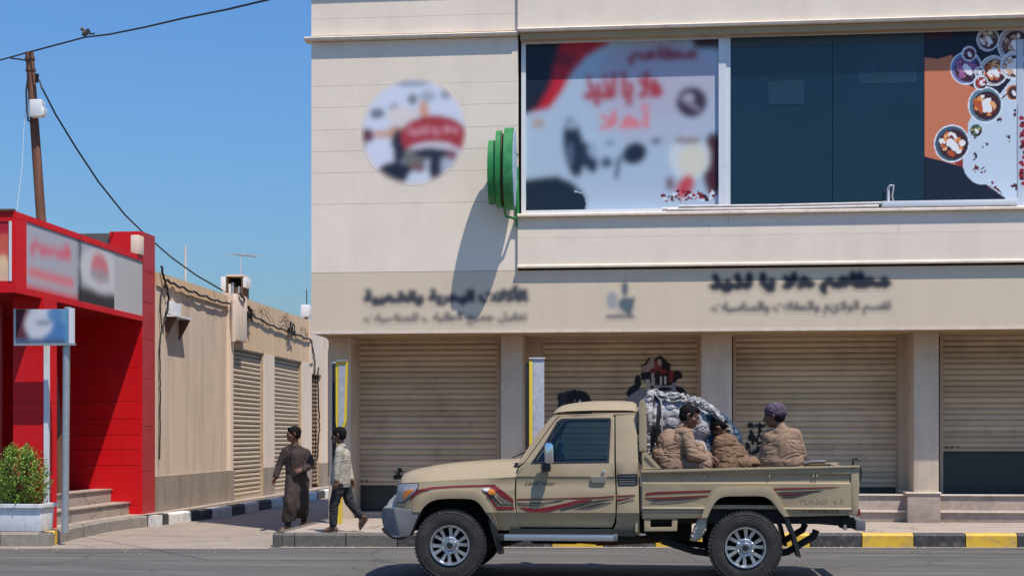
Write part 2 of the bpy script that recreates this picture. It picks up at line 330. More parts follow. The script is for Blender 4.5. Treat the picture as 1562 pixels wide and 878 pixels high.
# worn lane streaks and a joint along the kerb: thin sheets of another asphalt
M['streak'] = mat('worn_asphalt', (.125, .12, .108), .85, var=.15, scale=2, stretch=(.3, 3, 1), bump=.002, bscale=120)
for y, h, x0, x1 in ((19.0, .05, 2.1, 14), (18.35, .05, 2.5, 14), (17.75, .035, -14, -3.2)):
    sheet('tyre_streak', [(x0, y + .09 * x0 * .9), (x1, y + .09 * min(x1, 6) * .9), (x1, y + h + .09 * min(x1, 6) * .9), (x0, y + h + .09 * x0 * .9)], .004, 'streak')
M['gutter'] = mat('gutter_concrete', (.24, .215, .18), .85, var=.12, scale=3, dirt=(.17, .155, .14), dscale=4, damt=.6)
sheet('gutter', [(-5.2, KY(-5.2) - .2), (6, KY(6) - .18), (14, KY(14) - .18), (14, KY(14) + .05), (6, KY(6) + .05), (-5.2, KY(-5.2) + .05)], .006, 'gutter')

# main pavement, with its kerb stones set in front
PV = [(-5.22, KY(-5.4) + .28), (-5.2, KY(-5.2) + .14), (6, KY(6) + .14), (14, KY(14) + .14), (14, 23.9), (-5.22, 23.9)]
pave = slab('pavement', PV, -.1, KH - .005, 'pave')
kx = [(0, 'kerb_yellow'), (1, 'kerb_black')]
P0 = G(1307.6, 820, .1)[0]; PIT = (G(1461.8, 820, .1)[0] - P0) / 2
def kerb_mesh(L, key):
    bm = bmesh.new(); pr = [(0, -.1), (0, KH - .035), (.03, KH), (.15, KH), (.15, -.1)]; n = 4
    rings = []
    for i in range(n + 1):
        j = [random.uniform(-.004, .004) for _ in range(2)]
        x = -L / 2 + L * i / n; rings.append([bm.verts.new((x, y + (j[0] if k in (1, 2) else 0), z + (j[1] if k in (2,) else 0))) for k, (y, z) in enumerate(pr)])
    for i in range(n):
        for k in range(5): bm.faces.new((rings[i][k], rings[i + 1][k], rings[i + 1][(k + 1) % 5], rings[i][(k + 1) % 5]))
    bm.faces.new(rings[0]); bm.faces.new(rings[-1][::-1])
    bmesh.ops.recalc_face_normals(bm, faces=bm.faces)
    me = bpy.data.meshes.new('kerb_stone'); bm.to_mesh(me); bm.free(); me.materials.append(M[key]); return me
KM = {(k, v): kerb_mesh(PIT - .012, k) for k in ('kerb_yellow', 'kerb_black', 'kerb_grey') for v in (0,)}
for k in range(-14, 14):
    xa = P0 + k * PIT; xm = xa + PIT / 2
    if xa < -5.15: continue
    key = 'kerb_yellow' if k % 2 == 0 else 'kerb_black'
    if xm < -3.9: key = 'kerb_grey'
    o = link('kerb_stone', KM[(key, 0)], None, pave, (xm, KY(xm), 0)); o.rotation_euler.z = math.atan(.09) if xm < 6 else 0
    if xm < -3.9: o['label'] = 'bare grey kerb stone with flaked paint'
# rounded kerb end at the side street and along it
def kerb_piece(a, b, m, parent, h=KH, w=.15, name='kerb_stone', lab=None):
    a, b = Vector((*a, 0)), Vector((*b, 0)); d = (b - a).normalized(); n = Vector((-d.y, d.x, 0)) * w; g = d * .006
    bm = bmesh.new(); A, B = a + g, b - g; up = Vector((0, 0, 1))
    for P, s in ((A, 1), (B, -1)): pass
    pr = lambda P: [bm.verts.new(P - up * .1), bm.verts.new(P + up * (h - .03)), bm.verts.new(P + n * .2 + up * h), bm.verts.new(P + n + up * h), bm.verts.new(P + n - up * .1)]
    p, q = pr(A), pr(B)
    for k in range(5): bm.faces.new((p[k], q[k], q[(k + 1) % 5], p[(k + 1) % 5]))
    bm.faces.new(p[::-1]); bm.faces.new(q)
    o = ob(name, bm, m, parent)
    if lab: o['label'] = lab
    return o
kerb_piece((-5.37, KY(-5.5) + .22), (-5.32, KY(-5.5) + .06), 'kerb_grey', pave)
kerb_piece((-5.32, KY(-5.5) + .06), (-5.18, KY(-5.18)), 'kerb_grey', pave)
for k in range(4): kerb_piece((-5.37, 23.7 - k), (-5.37, max(22.7 - k, KY(-5.5) + .22)), 'kerb_grey', pave)
kerb_piece((-5.18, KY(-5.18)), (P0 + math.ceil((-5.15 - P0) / PIT) * PIT, KY(P0 + math.ceil((-5.15 - P0) / PIT) * PIT)), 'kerb_grey', pave)

# left pavement: runs along the red building and the side street
CP = [G(0, 833), G(76, 833), G(110, 823), G(160, 812), G(200, 806), G(236, 802)]
inn = []
lpts = [(-16, CP[0][1])] + CP + [(KX, 60), (-16, 60)]
def offs(pts, d):
    out = []
    for i, p in enumerate(pts):
        a = Vector(pts[max(i - 1, 0)]); b = Vector(pts[min(i + 1, len(pts) - 1)]); t = (b - a).normalized(); n = Vector((-t.y, t.x)) * d
        out.append((p[0] + n.x, p[1] + n.y))
    return out
line = [(-16, CP[0][1])] + CP + [(KX, 60)]
KXe = CP[-1]
lp = slab('pavement', offs(line, .13) + [(-16, 60)], -.1, KH - .005, 'pave')
for i in range(len(line) - 2):
    a, b = Vector(line[i]), Vector(line[i + 1]); n = max(1, round((b - a).length / .9)); n = 6 if i == 0 else n
    for k in range(n):
        p, q = a.lerp(b, k / n), a.lerp(b, (k + 1) / n)
        kerb_piece(p, q, 'kerb_pale', lp)
p = Vector(G(66, 831)); q = Vector(G(78, 831)); 
o = kerb_piece((p.x, p.y - .006), (q.x + .05, q.y - .006), 'kerb_yellow', lp, h=KH + .003, lab='yellow painted kerb stone at the corner')
# black and white kerb up the side street
ys = [WX(px, 790, KX)[0] for px in (240, 264.6, 286.5, 310, 332, 354, 374, 395, 414.6, 432, 446, 459, 472, 484, 496)]
ys[0] = KXe[1]
xa = lambda y: KXe[0] + (KX - KXe[0]) * min(1, (y - ys[0]) / 3)
for i in range(len(ys) - 1):
    c = 'kerb_white' if i % 2 == 0 else 'kerb_black'
    if i in (9, 10): c = 'kerb_black' if i == 9 else 'kerb_yellow'
    kerb_piece((xa(ys[i]), ys[i]), (xa(ys[i + 1]), ys[i + 1]), c, lp)
for i in range(20): kerb_piece((KX, ys[-1] + i), (KX, ys[-1] + i + 1), 'kerb_black' if i % 2 else 'kerb_white', lp)

# ================================================================ MAIN BUILDING
YF = 22.05; YB = 22.0; YS = 23.6; YP = 22.75; XL = W(475, 500, YF)[0]; XR = 12.0; ZT = 8.8
bld = empty('commercial_building', (XL + 3, YF + 4, 0), 'cream two storey shop block with roller shutters below a long beige sign band', 'building')
XV = W(790, 200, YF)[0]
zf0 = W(900, 505, YF)[1]; zf1 = W(475, 416, YF)[1]
zlg = W(472, 63, YF)[1]
bx('wall', XL + .03, XV, YF + .12, YF + 9, zf0 + .02, ZT - .05, 'joint', bld)['label'] = 'dark backing wall seen in the panel joints'
bx('wall', XV + .001, XR, YF + .4, YF + 9, zf0 + .02, ZT - .05, 'joint', bld)
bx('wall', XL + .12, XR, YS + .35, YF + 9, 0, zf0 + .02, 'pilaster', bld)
# cladding panels, left bay
courses = [zf1, W(600, 310, YF)[1], W(600, 262, YF)[1], W(600, 229, YF)[1], W(600, 196, YF)[1], W(600, 162, YF)[1], W(600, 129, YF)[1], zlg - .02]
for i in range(len(courses) - 1):
    bx('wall_panel', XL, XV - .004, YF + random.uniform(0, .0012), YF + .12, courses[i] + .0018, courses[i + 1] - .0018, 'wall', bld)
bx('wall_panel', XL, XV - .004, YF, YF + .12, zlg + .08, W(600, 26, YF)[1] - .002, 'wall', bld)
bx('wall_panel', XL, XV - .004, YF, YF + .12, W(600, 26, YF)[1] + .001, ZT, 'wall', bld)
bm = bmesh.new(); prism(bm, [(XL - .10, YF + .1, zlg - .02), (XL - .10, YF - .10, zlg - .02 + .012), (XL - .10, YF - .11, zlg + .025), (XL - .10, YF - .03, zlg + .06), (XL - .10, YF + .1, zlg + .08)], (XV - XL + .10 - .004, 0, 0))
ob('ledge', bm, 'trim', bld)
# return wall of the left bay (its end face up the side street)
bx('end_wall', XL, XL + .03, YF + .125, YF + 9, zf0, ZT, 'wall', bld)
# right bay: band under the window, band over the window
zs = W(900, 330, YB)[1]; zb = W(900, 407.5, YB)[1]; zw1 = W(900, 47, YB)[1]; zw0 = W(900, 320, YB)[1]
x = XV
lens = [2.9, 3.3, 2.6, 3.4, 3.0, 3.2, 3.0]
zj = [zb + .05, W(1200, 357, YB)[1], W(1200, 341, YB)[1], zs]
for i in range(3):
    x = XV; k = i
    while x < XR:
        l = lens[(k * 3 + i) % 7] if i else 30; x1 = min(XR, x + l)
        bx('wall_panel', x + .0015, x1 - .0015, YB + random.uniform(0, .001), YF + .12, zj[i] + .001, zj[i + 1] - .001, 'wall', bld); x = x1; k += 1
bm = bmesh.new(); prism(bm, [(XV, YF + .1, zb), (XV, YB - .035, zb + .004), (XV, YB - .035, zb + .03), (XV, YB - .012, zb + .05), (XV, YF + .1, zb + .05)], (XR - XV, 0, 0)); ob('moulding', bm, 'trim', bld)
bx('wall_panel', XV, XR, YB, YF + .12, zw1 + .07, ZT, 'wall', bld)
bm = bmesh.new(); prism(bm, [(XV, YF + .1, zw1), (XV, YB - .05, zw1 + .008), (XV, YB - .06, zw1 + .045), (XV, YB - .01, zw1 + .07), (XV, YF + .1, zw1 + .07)], (XR - XV, 0, 0)); ob('ledge', bm, 'trim', bld)
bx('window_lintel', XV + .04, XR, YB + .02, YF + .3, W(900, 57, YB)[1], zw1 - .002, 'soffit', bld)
bm = bmesh.new(); prism(bm, [(XV, YF + .25, zs), (XV, YB - .07, zs + .004), (XV, YB - .07, zs + .035), (XV, YB - .03, zs + .055), (XV, YF + .25, zs + .06)], (XR - XV, 0, 0)); ob('window_sill', bm, 'trim', bld)
bx('coping', XL - .06, XR, YF - .1, YF + .3, ZT + .001, ZT + .12, 'trim', bld)
# windows
YW = YB + .20
zwt = W(900, 57, YB)[1]; zwb = zs + .06
xm0, xm1 = W(1096, 200, YW)[0], W(1114, 200, YW)[0]; xg = W(1270, 200, YW)[0]; xr1 = W(1410, 200, YW)[0]
def window(x0, x1, label=None):
    fr = bmesh.new(); t = .07
    box(fr, x0, x0 + t, YW - .04, YW + .06, zwb, zwt); box(fr, x1 - t, x1, YW - .04, YW + .06, zwb, zwt)
    box(fr, x0 + t, x1 - t, YW - .04, YW + .06, zwb, zwb + .075); box(fr, x0 + t, x1 - t, YW - .04, YW + .06, zwt - .03, zwt)
    f = ob('window', fr, 'alu', bld)
    return f, t
f, t = window(XV + .045, xm1)
bx('pane', XV + .115, xm0, YW + .01, YW + .02, zwb + .07, zwt - .02, 'glass', f)
bx('mullion', xm0, xm1 - .0705, YW - .06, YW + .05, zwb + .075, zwt - .0305, 'alu', f)
fr = bmesh.new(); box(fr, xm1 + .002, xr1, YW - .02, YW + .06, zwb, zwb + .012); box(fr, xm1 + .002, XR, YW - .02, YW + .06, zwt - .012, zwt)
f2 = ob('window', fr, 'alu', bld)
bx('pane', xm1 + .004, xg - .004, YW + .012, YW + .02, zwb + .012, zwt - .012, 'glass', f2)
bx('pane', xg + .004, xr1, YW + .010, YW + .018, zwb + .012, zwt - .012, 'glass', f2)
for a_, b_, c_, d_ in ((1172, 1226, 124, 160), (1310, 1398, 98, 128)): bx('reflection_patch', W(a_, 150, YW)[0], W(b_, 150, YW)[0], YW + .006, YW + .009, W(a_, d_, YW)[1], W(a_, c_, YW)[1], 'overlay', f2)  # pale rectangles paint reflections onto the panes
for a_, b_ in ((xm1 + .004, xg - .004), (xg + .004, xr1)): bx('reflection_band', a_, b_, YW + .0045, YW + .0055 , W(1200, 71, YW)[1], zwt - .013, 'reflection_band', f2)  # thin olive strips stand for a reflected band at the top of the glass
bx('pane', xr1 + .004, XR, YW + .014, YW + .022, zwb + .012, zwt - .012, 'glass', f2)
bx('wall', XV + .02, XR, YW + .03, YF + .39, zwb - .05, zwt + .05, 'dark', bld)['label'] = 'dark room behind the upper windows'
# loose rails and pipes lying on the sill
zp = lambda px, py: W(px, py, YB - .02)
a = zp(1008, 313); b = zp(1345, 309)
r_ = empty('pipe_bundle', (a[0], YB - .05, zs + .06), 'long dusty white pipes lying along the window sill under the dark glass', 'pipe')
for dz, dy, x0, x1, rad in ((.025, -.03, 1018, 1340, .026), (.075, -.02, 1035, 1345, .022), (.045, .03, 1010, 1338, .03)):
    xa_, xb_ = zp(x0, 310)[0], zp(x1, 310)[0]
    tb('pipe', [(xa_, YB + dy, zs + .055 + dz), ((xa_ + xb_) / 2, YB + dy + .01, zs + .05 + dz), (xb_, YB + dy, zs + .06 + dz)], rad, 'pipe', r_, 8)
xa_, xb_ = zp(1345, 300)[0], zp(1552, 300)[0]
tag(bx('trunking', xa_, xb_, YB - .05, YB + .06, zs + .065, zs + .16, 'alu', None, bevel=.012), 'white cable trunking length lying on the sill below the orange poster', 'trunking')
xa_, z_ = W(1355, 292, YB)
r_ = empty('valve', (xa_, YB, zs + .17), 'small white tap with two handles standing on the upper window sill', 'tap')
tb('pipe', [(xa_, YB, zs + .165), (xa_, YB, zs + .38)], .022, 'alu', r_); tb('spout', [(xa_, YB, zs + .36), (xa_ + .02, YB - .03, zs + .40), (xa_ + .06, YB - .03, zs + .40)], .014, 'alu', r_)
tb('handle', [(xa_ + .07, YB - .02, zs + .17), (xa_ + .055, YB - .02, zs + .24), (xa_ + .08, YB - .02, zs + .41)], .011, 'pipe', r_)

# fascia band, soffit
bx('sign_band', XL, XR, YF + .0, YF + .1, zf0 + .022, zf1 - .004, 'fascia', bld)
bx('edge_trim', XL - .005, XR, YF - .012, YF + .06, zf0 - .012, zf0 + .020, 'trim', bld)
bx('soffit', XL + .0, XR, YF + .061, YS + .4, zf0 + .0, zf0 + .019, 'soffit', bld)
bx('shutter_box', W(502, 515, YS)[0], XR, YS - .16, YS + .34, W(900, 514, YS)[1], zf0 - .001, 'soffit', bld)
zh = W(900, 514, YS)[1]
# pillars (front faces measured in the photograph)
ZB = W(1500, 754, 22.85)[1]      # top of plinth
def pillar(p0, p1, Yf, z0, m='pillar', Yb=YS + .3):
    return bx('pillar', W(p0, 600, Yf)[0], W(p1, 600, Yf)[0], Yf, Yb, z0, zh + (.06 if Yf < YS - .16 else -.002) if Yf >= YS - .16 else zf0 - .002, m, bld, bevel=.008)
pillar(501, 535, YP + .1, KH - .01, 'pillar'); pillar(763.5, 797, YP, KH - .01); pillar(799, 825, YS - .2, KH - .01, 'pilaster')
pillar(1070, 1116.5, YP, KH - .01); p4 = pillar(1394, 1432, YP, .66)
bx('pillar_foot', W(1384, 700, YP)[0], W(1434, 700, YP)[0], YP - .03, YS, KH - .01, .655, 'plinth', bld, bevel=.01)
bx('pillar_cap', W(1381, 700, YP)[0], W(1435, 700, YP)[0], YP - .05, YS, .6555, .685, 'trim', bld, bevel=.006)
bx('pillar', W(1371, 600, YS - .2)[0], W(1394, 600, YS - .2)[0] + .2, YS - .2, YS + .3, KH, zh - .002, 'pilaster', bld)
# shutters
def slat_mesh(L, p, name='slat'):
    bm = bmesh.new(); pr = [(.012, 0), (-.004, p * .16), (-.016, p * .5), (-.008, p * .84), (.006, p * .97), (.016, p * .985)]
    a = [bm.verts.new((-L / 2, y, z)) for y, z in pr]; b = [bm.verts.new((L / 2, y, z)) for y, z in pr]
    for i in range(len(pr) - 1): bm.faces.new((a[i], b[i], b[i + 1], a[i + 1]))
    me = bpy.data.meshes.new(name); bm.to_mesh(me); bm.free()
    me.polygons.foreach_set('use_smooth', [True] * len(me.polygons)); me.set_sharp_from_angle(angle=R(50)); me.materials.append(M['shutter']); return me
def shutter(x0, x1, z0, z1, dark_to, label):
    fr = bmesh.new(); prism(fr, [(x, YS - .05, z) for x, z in ((x0, dark_to), (x0 + .05, dark_to), (x0 + .05, z1 - .03), (x1 - .05, z1 - .03), (x1 - .05, dark_to), (x1, dark_to), (x1, z1 - .0012), (x0, z1 - .0012))], (0, .15, 0))
    s = ob('roller_shutter', fr, 'pilaster', bld); s['label'] = label
    n = round((z1 - z0) / .094); p = (z1 - z0) / n; me = slat_mesh(x1 - x0 - .09, p)
    for i in range(n):
        o = link('slat', me, None, s, ((x0 + x1) / 2 + random.uniform(-.002, .002), YS + random.uniform(-.002, .002), z0 + i * p)); o.rotation_euler.y = random.uniform(-.0006, .0006)
    bx('bottom_bar', x0 + .045, x1 - .045, YS - .03, YS + .03, z0 - .05, z0 - .001, 'shutter', s)
    for k in range(3):
        bx('bolt', x0 + .1 + k * .09, x0 + .125 + k * .09, YS - .045, YS - .028, z0 + .005, z0 + .03, 'rust', s)
    bx('glazed_base', x0 + .04, x1 - .04, YS + .03, YS + .08, dark_to + .001, z0 - .0505, 'base_dark', s)
def sh(p0, p1, pb, pd, label):
    shutter(W(p0, 600, YS)[0], W(p1, 600, YS)[0], W((p0 + p1) / 2, pb, YS)[1], zh, pd, label)
zd = .62
sh(535, 763, 735, .3, 'closed beige roller shutter nearest the street corner'); sh(825, 1068, 737, .3, 'closed beige roller shutter with a dark and red sticker')
sh(1118, 1371, 737, zd, 'closed beige roller shutter behind the truck bed'); sh(1433, 1680, 683, zd, 'roller shutter stopped above a tall dark base')
shutter(W(1725, 600, YS)[0], XR - .05, W(1600, 737, YS)[1], zh, zd, 'closed beige roller shutter at the right end')
pillar(1682, 1722, YP, KH)
# plinth steps
def plinth(p0, p1):
    x0, x1 = W(p0, 770, 22.85)[0], W(p1, 770, 22.85)[0]
    bx('plinth', x0, x1, 22.90, YS + .2, KH - .01, .62, 'plinth', bld, bevel=.008)
    bx('plinth_edge', x0, x1, 22.86, 22.899, .355, .385, 'trim', bld)
    bx('plinth_edge', x0, x1, 22.87, 23.0, .6205, .645, 'trim', bld)
plinth(1118, 1383); plinth(1435, 1680)
bx('door_sill', W(537, 700, 23.2)[0], W(762, 700, 23.2)[0], 23.2, 23.9, KH - .01, .29, 'plinth', bld)

# ================================================================ PRINTS ON THE MAIN BUILDING
pm = printmat('printed_film', .4); pm2 = printmat('matt_print', .7)
def on(Y): return lambda u, z: (u, Y, z)
def cw(Y): return lambda px, py: W(px, py, Y)
q = cw(YF - .004)
# round wall sign
cx_, cz_ = q(631, 201); rad = q(711, 201)[0] - cx_
P = Print(cx_ - rad * 1.12, cx_ + rad * 1.12, cz_ - rad * 1.12, cz_ + rad * 1.12, .018, (214, 219, 232))
m_ = lambda a, b: (cx_ + a * rad, cz_ + b * rad)
P.put(P.gu > -99, (212, 218, 230))
n_ = lambda x, y: m_((x - 440) / 385, (440 - y) / 385)
for (x, y, rx, ry, c) in ((430, 90, 130, 20, (150, 158, 172)), (170, 300, 55, 38, (110, 118, 132)), (300, 265, 40, 34, (150, 148, 156)), (430, 205, 36, 40, (110, 122, 122)), (540, 185, 60, 46, (168, 176, 186)), (675, 175, 40, 34, (140, 148, 162)), (350, 320, 110, 66, (222, 212, 206)), (515, 280, 38, 60, (216, 158, 128)), (95, 460, 55, 50, (92, 44, 66)), (240, 450, 110, 34, (208, 168, 148)), (310, 430, 60, 40, (206, 158, 134)), (330, 540, 60, 120, (30, 40, 62)), (190, 590, 100, 105, (214, 218, 230)), (300, 735, 130, 80, (24, 34, 56)), (450, 630, 90, 70, (110, 112, 108)), (470, 700, 60, 40, (120, 92, 92)), (450, 790, 60, 60, (206, 214, 226)), (600, 590, 150, 50, (30, 40, 62)), (600, 700, 50, 110, (30, 40, 62)), (700, 690, 60, 70, (176, 184, 196)), (720, 610, 40, 40, (130, 70, 84)), (70, 560, 20, 50, (60, 66, 84))):
    u_0, z_0 = n_(x, y); P.ell(u_0, z_0, rx / 385 * rad, ry / 385 * rad, c)
P.poly([n_(345, 430), n_(400, 370), n_(500, 330), n_(610, 320), n_(720, 345), n_(800, 395), n_(825, 470), n_(790, 580), n_(700, 530), n_(560, 515), n_(450, 535), n_(385, 570), n_(350, 520)], (170, 50, 60))
P.poly([n_(430, 550), n_(520, 520), n_(640, 520), n_(740, 550), n_(770, 590), n_(700, 575), n_(560, 555), n_(440, 570)], (214, 206, 212))
(u_0, z_0), (u_1, z_1) = n_(395, 470), n_(760, 400); P.text(shape_arabic('هلا يا لذيذ'), u_0, u_1, z_0, z_1, (216, 150, 158), bold=1)
d2_ = (P.gu - cx_) ** 2 + (P.gz - cz_) ** 2; P.a[d2_ > (rad * .98) ** 2] = (.80, .66, .54); P.blur(.04)
P.build('round_wall_sign', on(YF - .0012), pm2, None, d2_ < (rad * 1.03) ** 2, label='round food picture sign with a red ribbon on the cream wall', cat='sign')
# fascia lettering
def lettering(name, px0, px1, py0, py1, rows, label, sig, base=(190, 178, 160), emb=False):
    u0, z1 = W(px0, py0, YF - .003); u1 = W(px1, py0, YF - .003)[0]; z0 = W(px0, py1, YF - .003)[1]
    P = Print(u0, u1, z0, z1, .016, (0, 0, 0)); P.a[:] = (.67, .545, .395)
    for (txt, a, b, c, d, colr, bo, s) in rows:
        sv = P.a.copy(); pa = W(a, d, YF); pb = W(b, c, YF)
        P.text(txt, pa[0], pb[0], pa[1], pb[1], colr, bold=bo)
    if emb:
        f = lambda x, y: W(x, y, YF)
        P.ell(*f(953, 440), .055, .12, (84, 98, 108)); P.ell(*f(955, 465), .12, .13, (88, 104, 110), .3); P.ell(*f(934, 458), .09, .14, (158, 158, 158)); P.ell(*f(945, 475), .05, .05, (190, 178, 160)); P.line(f(927, 483), f(966, 483), .03, (120, 112, 112)); P.line(f(966, 455), f(960, 480), .03, (80, 92, 100))
    P.blur(sig); return P.build(name, on(YF - .0015), pm2, None, np.abs(P.a - np.array((.67, .545, .395))).max(-1) > .012, label=label, cat='sign')
A = shape_arabic
lettering('shop_lettering', 548, 812, 430, 500, [(A('الأكلات البحرية والشعبية'), 556, 803, 436, 466, (62, 66, 74), 2, 0), (A('نتقبل جميع الطلبات للمناسبات'), 556, 803, 476, 496, (112, 106, 100), 1, 0)], 'two rows of dark Arabic lettering under the round sign, on the band near the corner', .028)
lettering('shop_emblem', 915, 980, 422, 496, [], 'small grey flame shaped emblem in the middle of the beige sign band', .026, emb=True)
lettering('shop_lettering', 1076, 1366, 412, 492, [(A('مطاعم هلا يا لذيذ'), 1084, 1356, 416, 449, (34, 42, 54), 3, 0), (A('لقسم الولائم والحفلات والمناسبات'), 1086, 1358, 458, 482, (104, 100, 98), 1, 0)], 'bold dark Arabic restaurant name below the dark window, on the sign band', .026)

# left window poster
q = cw(YW - .002)
u0, z0 = q(797, 314); u1, z1 = q(1096, 59)
P = Print(u0, u1, zwb + .076, zwt - .031, .016, (172, 190, 206))
f = q
P.ell(*f(1000, 120), .95, .6, (178, 174, 190)); P.poly([f(790, 50), f(955, 50), f(925, 68), f(895, 86), f(872, 112), f(856, 142), f(838, 166), f(790, 176)], (186, 26, 42))
P.poly([f(790, 50), f(862, 50), f(845, 100), f(840, 130), f(820, 165), f(790, 180)], (18, 28, 44)); P.ell(*f(862, 92), .14, .1, (120, 24, 40)); P.poly([f(790, 50), f(1100, 50), f(1100, 62), f(790, 62)], (96, 40, 54), .5)  # half-strength dark row along the top paints in the lintel's shade
P.poly([f(1052, 50), f(1100, 50), f(1100, 74), f(1060, 74)], (60, 24, 34))
P.ell(*f(1005, 150), 1.0, .75, (178, 176, 192), op=.55)
P.poly([f(790, 275), f(850, 268), f(876, 280), f(893, 300), f(893, 330), f(790, 330)], (20, 36, 52))
P.text(A('مطاعم'), f(960, 99)[0], f(1062, 99)[0], f(960, 99)[1], f(960, 74)[1], (150, 66, 78), bold=2)
P.text(A('هلا يا لذيذ'), f(892, 160)[0], f(1008, 160)[0], f(892, 160)[1], f(892, 112)[1], (168, 48, 58), bold=2)
P.text(A('أهلا'), f(915, 196)[0], f(990, 196)[0], f(915, 196)[1], f(915, 162)[1], (222, 108, 108), bold=1)
P.ell(*f(1055, 156), .24, .24, (54, 38, 58)); P.ell(*f(1050, 150), .09, .09, (170, 165, 180)); P.line(f(1040, 150), f(1066, 168), .03, (150, 140, 160))
P.ell(*f(875, 225), .16, .48, (28, 42, 62), .12); P.ell(*f(872, 190), .1, .08, (150, 165, 180)); P.ell(*f(870, 235), .05, .2, (90, 104, 125)); P.ell(*f(898, 240), .12, .26, (34, 48, 70), .35); P.ell(*f(904, 230), .07, .13, (150, 168, 186), .35)
P.ell(*f(968, 234), .20, .17, (26, 38, 58), .4); P.line(f(945, 240), f(940, 270), .035, (60, 78, 98)); P.ell(*f(925, 248), .09, .09, (60, 78, 98)); P.ell(*f(1001, 215), .08, .04, (52, 66, 86)); P.ell(*f(930, 218), .07, .04, (110, 128, 148))
P.ell(*f(1088, 250), .17, .5, (70, 24, 40)); P.ell(*f(1052, 240), .32, .36, (206, 212, 214)); P.ell(*f(1056, 245), .22, .24, (216, 210, 190)); P.ell(*f(1050, 214), .22, .06, (140, 128, 128))
P.ell(*f(1045, 285), .12, .2, (196, 70, 78), -.5); P.ell(*f(1022, 280), .07, .11, (120, 90, 105)); P.ell(*f(821, 188), .1, .09, (176, 160, 150))
P.blur(.042)
# the foot of the sheet stays sharp
for k in range(60):
    u = random.uniform(1010, 1092); v = random.uniform(292, 306); P.ell(*f(u, v), random.uniform(.01, .05), random.uniform(.01, .03), random.choice([(150, 20, 34), (60, 12, 22), (206, 214, 222), (110, 16, 28)]), random.uniform(0, 3))
P.poly([f(800, 291), f(886, 291), f(894, 312), f(800, 316)], (20, 36, 52)); P.ell(*f(880, 311), .14, .17, (20, 36, 52)); P.line(f(876, 291), f(886, 294), .012, (160, 190, 204)); P.poly([f(797, 291), f(803, 291), f(803, 316), f(797, 316)], (110, 170, 190))
P.build('window_poster', on(YW - .0), pm, None, label='large pale blue and red restaurant poster filling the left upper window', cat='poster')

# right window poster with bowls
P = Print(xr1 + .004, XR - .3, zwb + .005, zwt - .013, .0125, (200, 214, 226))
f = q
P.poly([f(1400, 130), f(1400, 40), f(1620, 40), f(1620, 96), f(1562, 92), f(1545, 118), f(1520, 150), f(1490, 160), f(1455, 110), f(1440, 88)], (20, 26, 44))
P.poly([f(1405, 40), f(1460, 40), f(1448, 60), f(1405, 62)], (62, 22, 34))
P.poly([f(1400, 86), f(1430, 90), f(1452, 84), f(1478, 130), f(1500, 140), f(1476, 190), f(1478, 235), f(1472, 262), f(1400, 238)], (208, 122, 84))
P.poly([f(1400, 236), f(1440, 246), f(1470, 255), f(1486, 278), f(1520, 282), f(1545, 320), f(1400, 320)], (22, 30, 48))
P.poly([f(1450, 246), f(1474, 238), f(1474, 258)], (150, 52, 44))
P.ell(*f(1500, 246), .31, .36, (200, 214, 226)); P.ell(*f(1535, 262), .40, .26, (200, 214, 226))
def bowl(px, py, r, rim, fill):
    c = f(px, py); P.ell(*c, r, r * 1.08, (230, 235, 240)); P.ell(*c, r * .93, r, rim)
    P.ell(c[0] + r * .08, c[1] - r * .04, r * .80, r * .84, (64, 34, 38))
    for k in range(26):
        a = random.uniform(0, 6.3); d = r * .62 * math.sqrt(random.random()); P.ell(c[0] + d * math.cos(a), c[1] + d * math.sin(a), r * random.uniform(.1, .28), r * random.uniform(.08, .2), random.choice(fill), random.uniform(0, 3))
    P.ell(c[0] + r * .1, c[1] - r * .1, r * .22, r * .42, (238, 236, 234), .6)
W_ = [(232, 140, 70), (240, 176, 120), (190, 84, 40), (250, 240, 232), (120, 40, 34)]
bowl(1452, 219, .27, (70, 90, 108), W_); bowl(1503, 160, .26, (96, 126, 140), W_); bowl(1546, 141, .12, (210, 140, 96), [(60, 30, 30), (90, 46, 40)])
bowl(1474, 104, .24, (120, 120, 170), [(150, 90, 140), (90, 80, 130), (180, 120, 160)]); bowl(1516, 108, .22, (190, 180, 180), W_); bowl(1507, 60, .17, (180, 168, 168), [(200, 170, 160), (120, 90, 90), (230, 225, 225)])
bowl(1478, 82, .11, (214, 214, 224), [(110, 40, 70)]); bowl(1548, 68, .26, (170, 160, 164), [(190, 150, 130), (230, 220, 210), (120, 80, 70)]); bowl(1546, 100, .2, (200, 196, 200), [(210, 170, 140), (240, 235, 230)]); bowl(1494, 110, .08, (220, 222, 228), [(200, 200, 210)])
bowl(1489, 199, .1, (90, 130, 124), [(60, 110, 96), (200, 190, 90)]); bowl(1496, 126, .11, (224, 224, 230), [(190, 60, 60), (240, 236, 236)])
for px, py in ((1503, 223), (1488, 238), (1490, 258), (1486, 256), (1524, 180), (1550, 172), (1538, 212), (1510, 283), (1522, 288), (1548, 284), (1484, 206), (1499, 258)):
    for k in range(4): P.ell(*f(px + random.uniform(-4, 4), py + random.uniform(-5, 5)), random.uniform(.006, .03), random.uniform(.008, .03), random.choice([(60, 30, 40), (40, 30, 50), (110, 40, 44), (80, 84, 96)]), random.uniform(0, 3))
P.line(f(1528, 150), f(1538, 142), .012, (110, 70, 60)); P.line(f(1505, 280), f(1530, 298), .01, (205, 205, 215))
P.poly([f(1550, 60), f(1562, 60), f(1562, 320), f(1551, 320)], (186, 196, 208)); P.line(f(1551, 60), f(1552, 300), .006, (120, 124, 134))
for k in range(26): P.ell(*f(random.uniform(1558, 1566), 180 + k * 4), .04, .03, random.choice([(150, 30, 44), (90, 20, 34), (200, 180, 190)]))
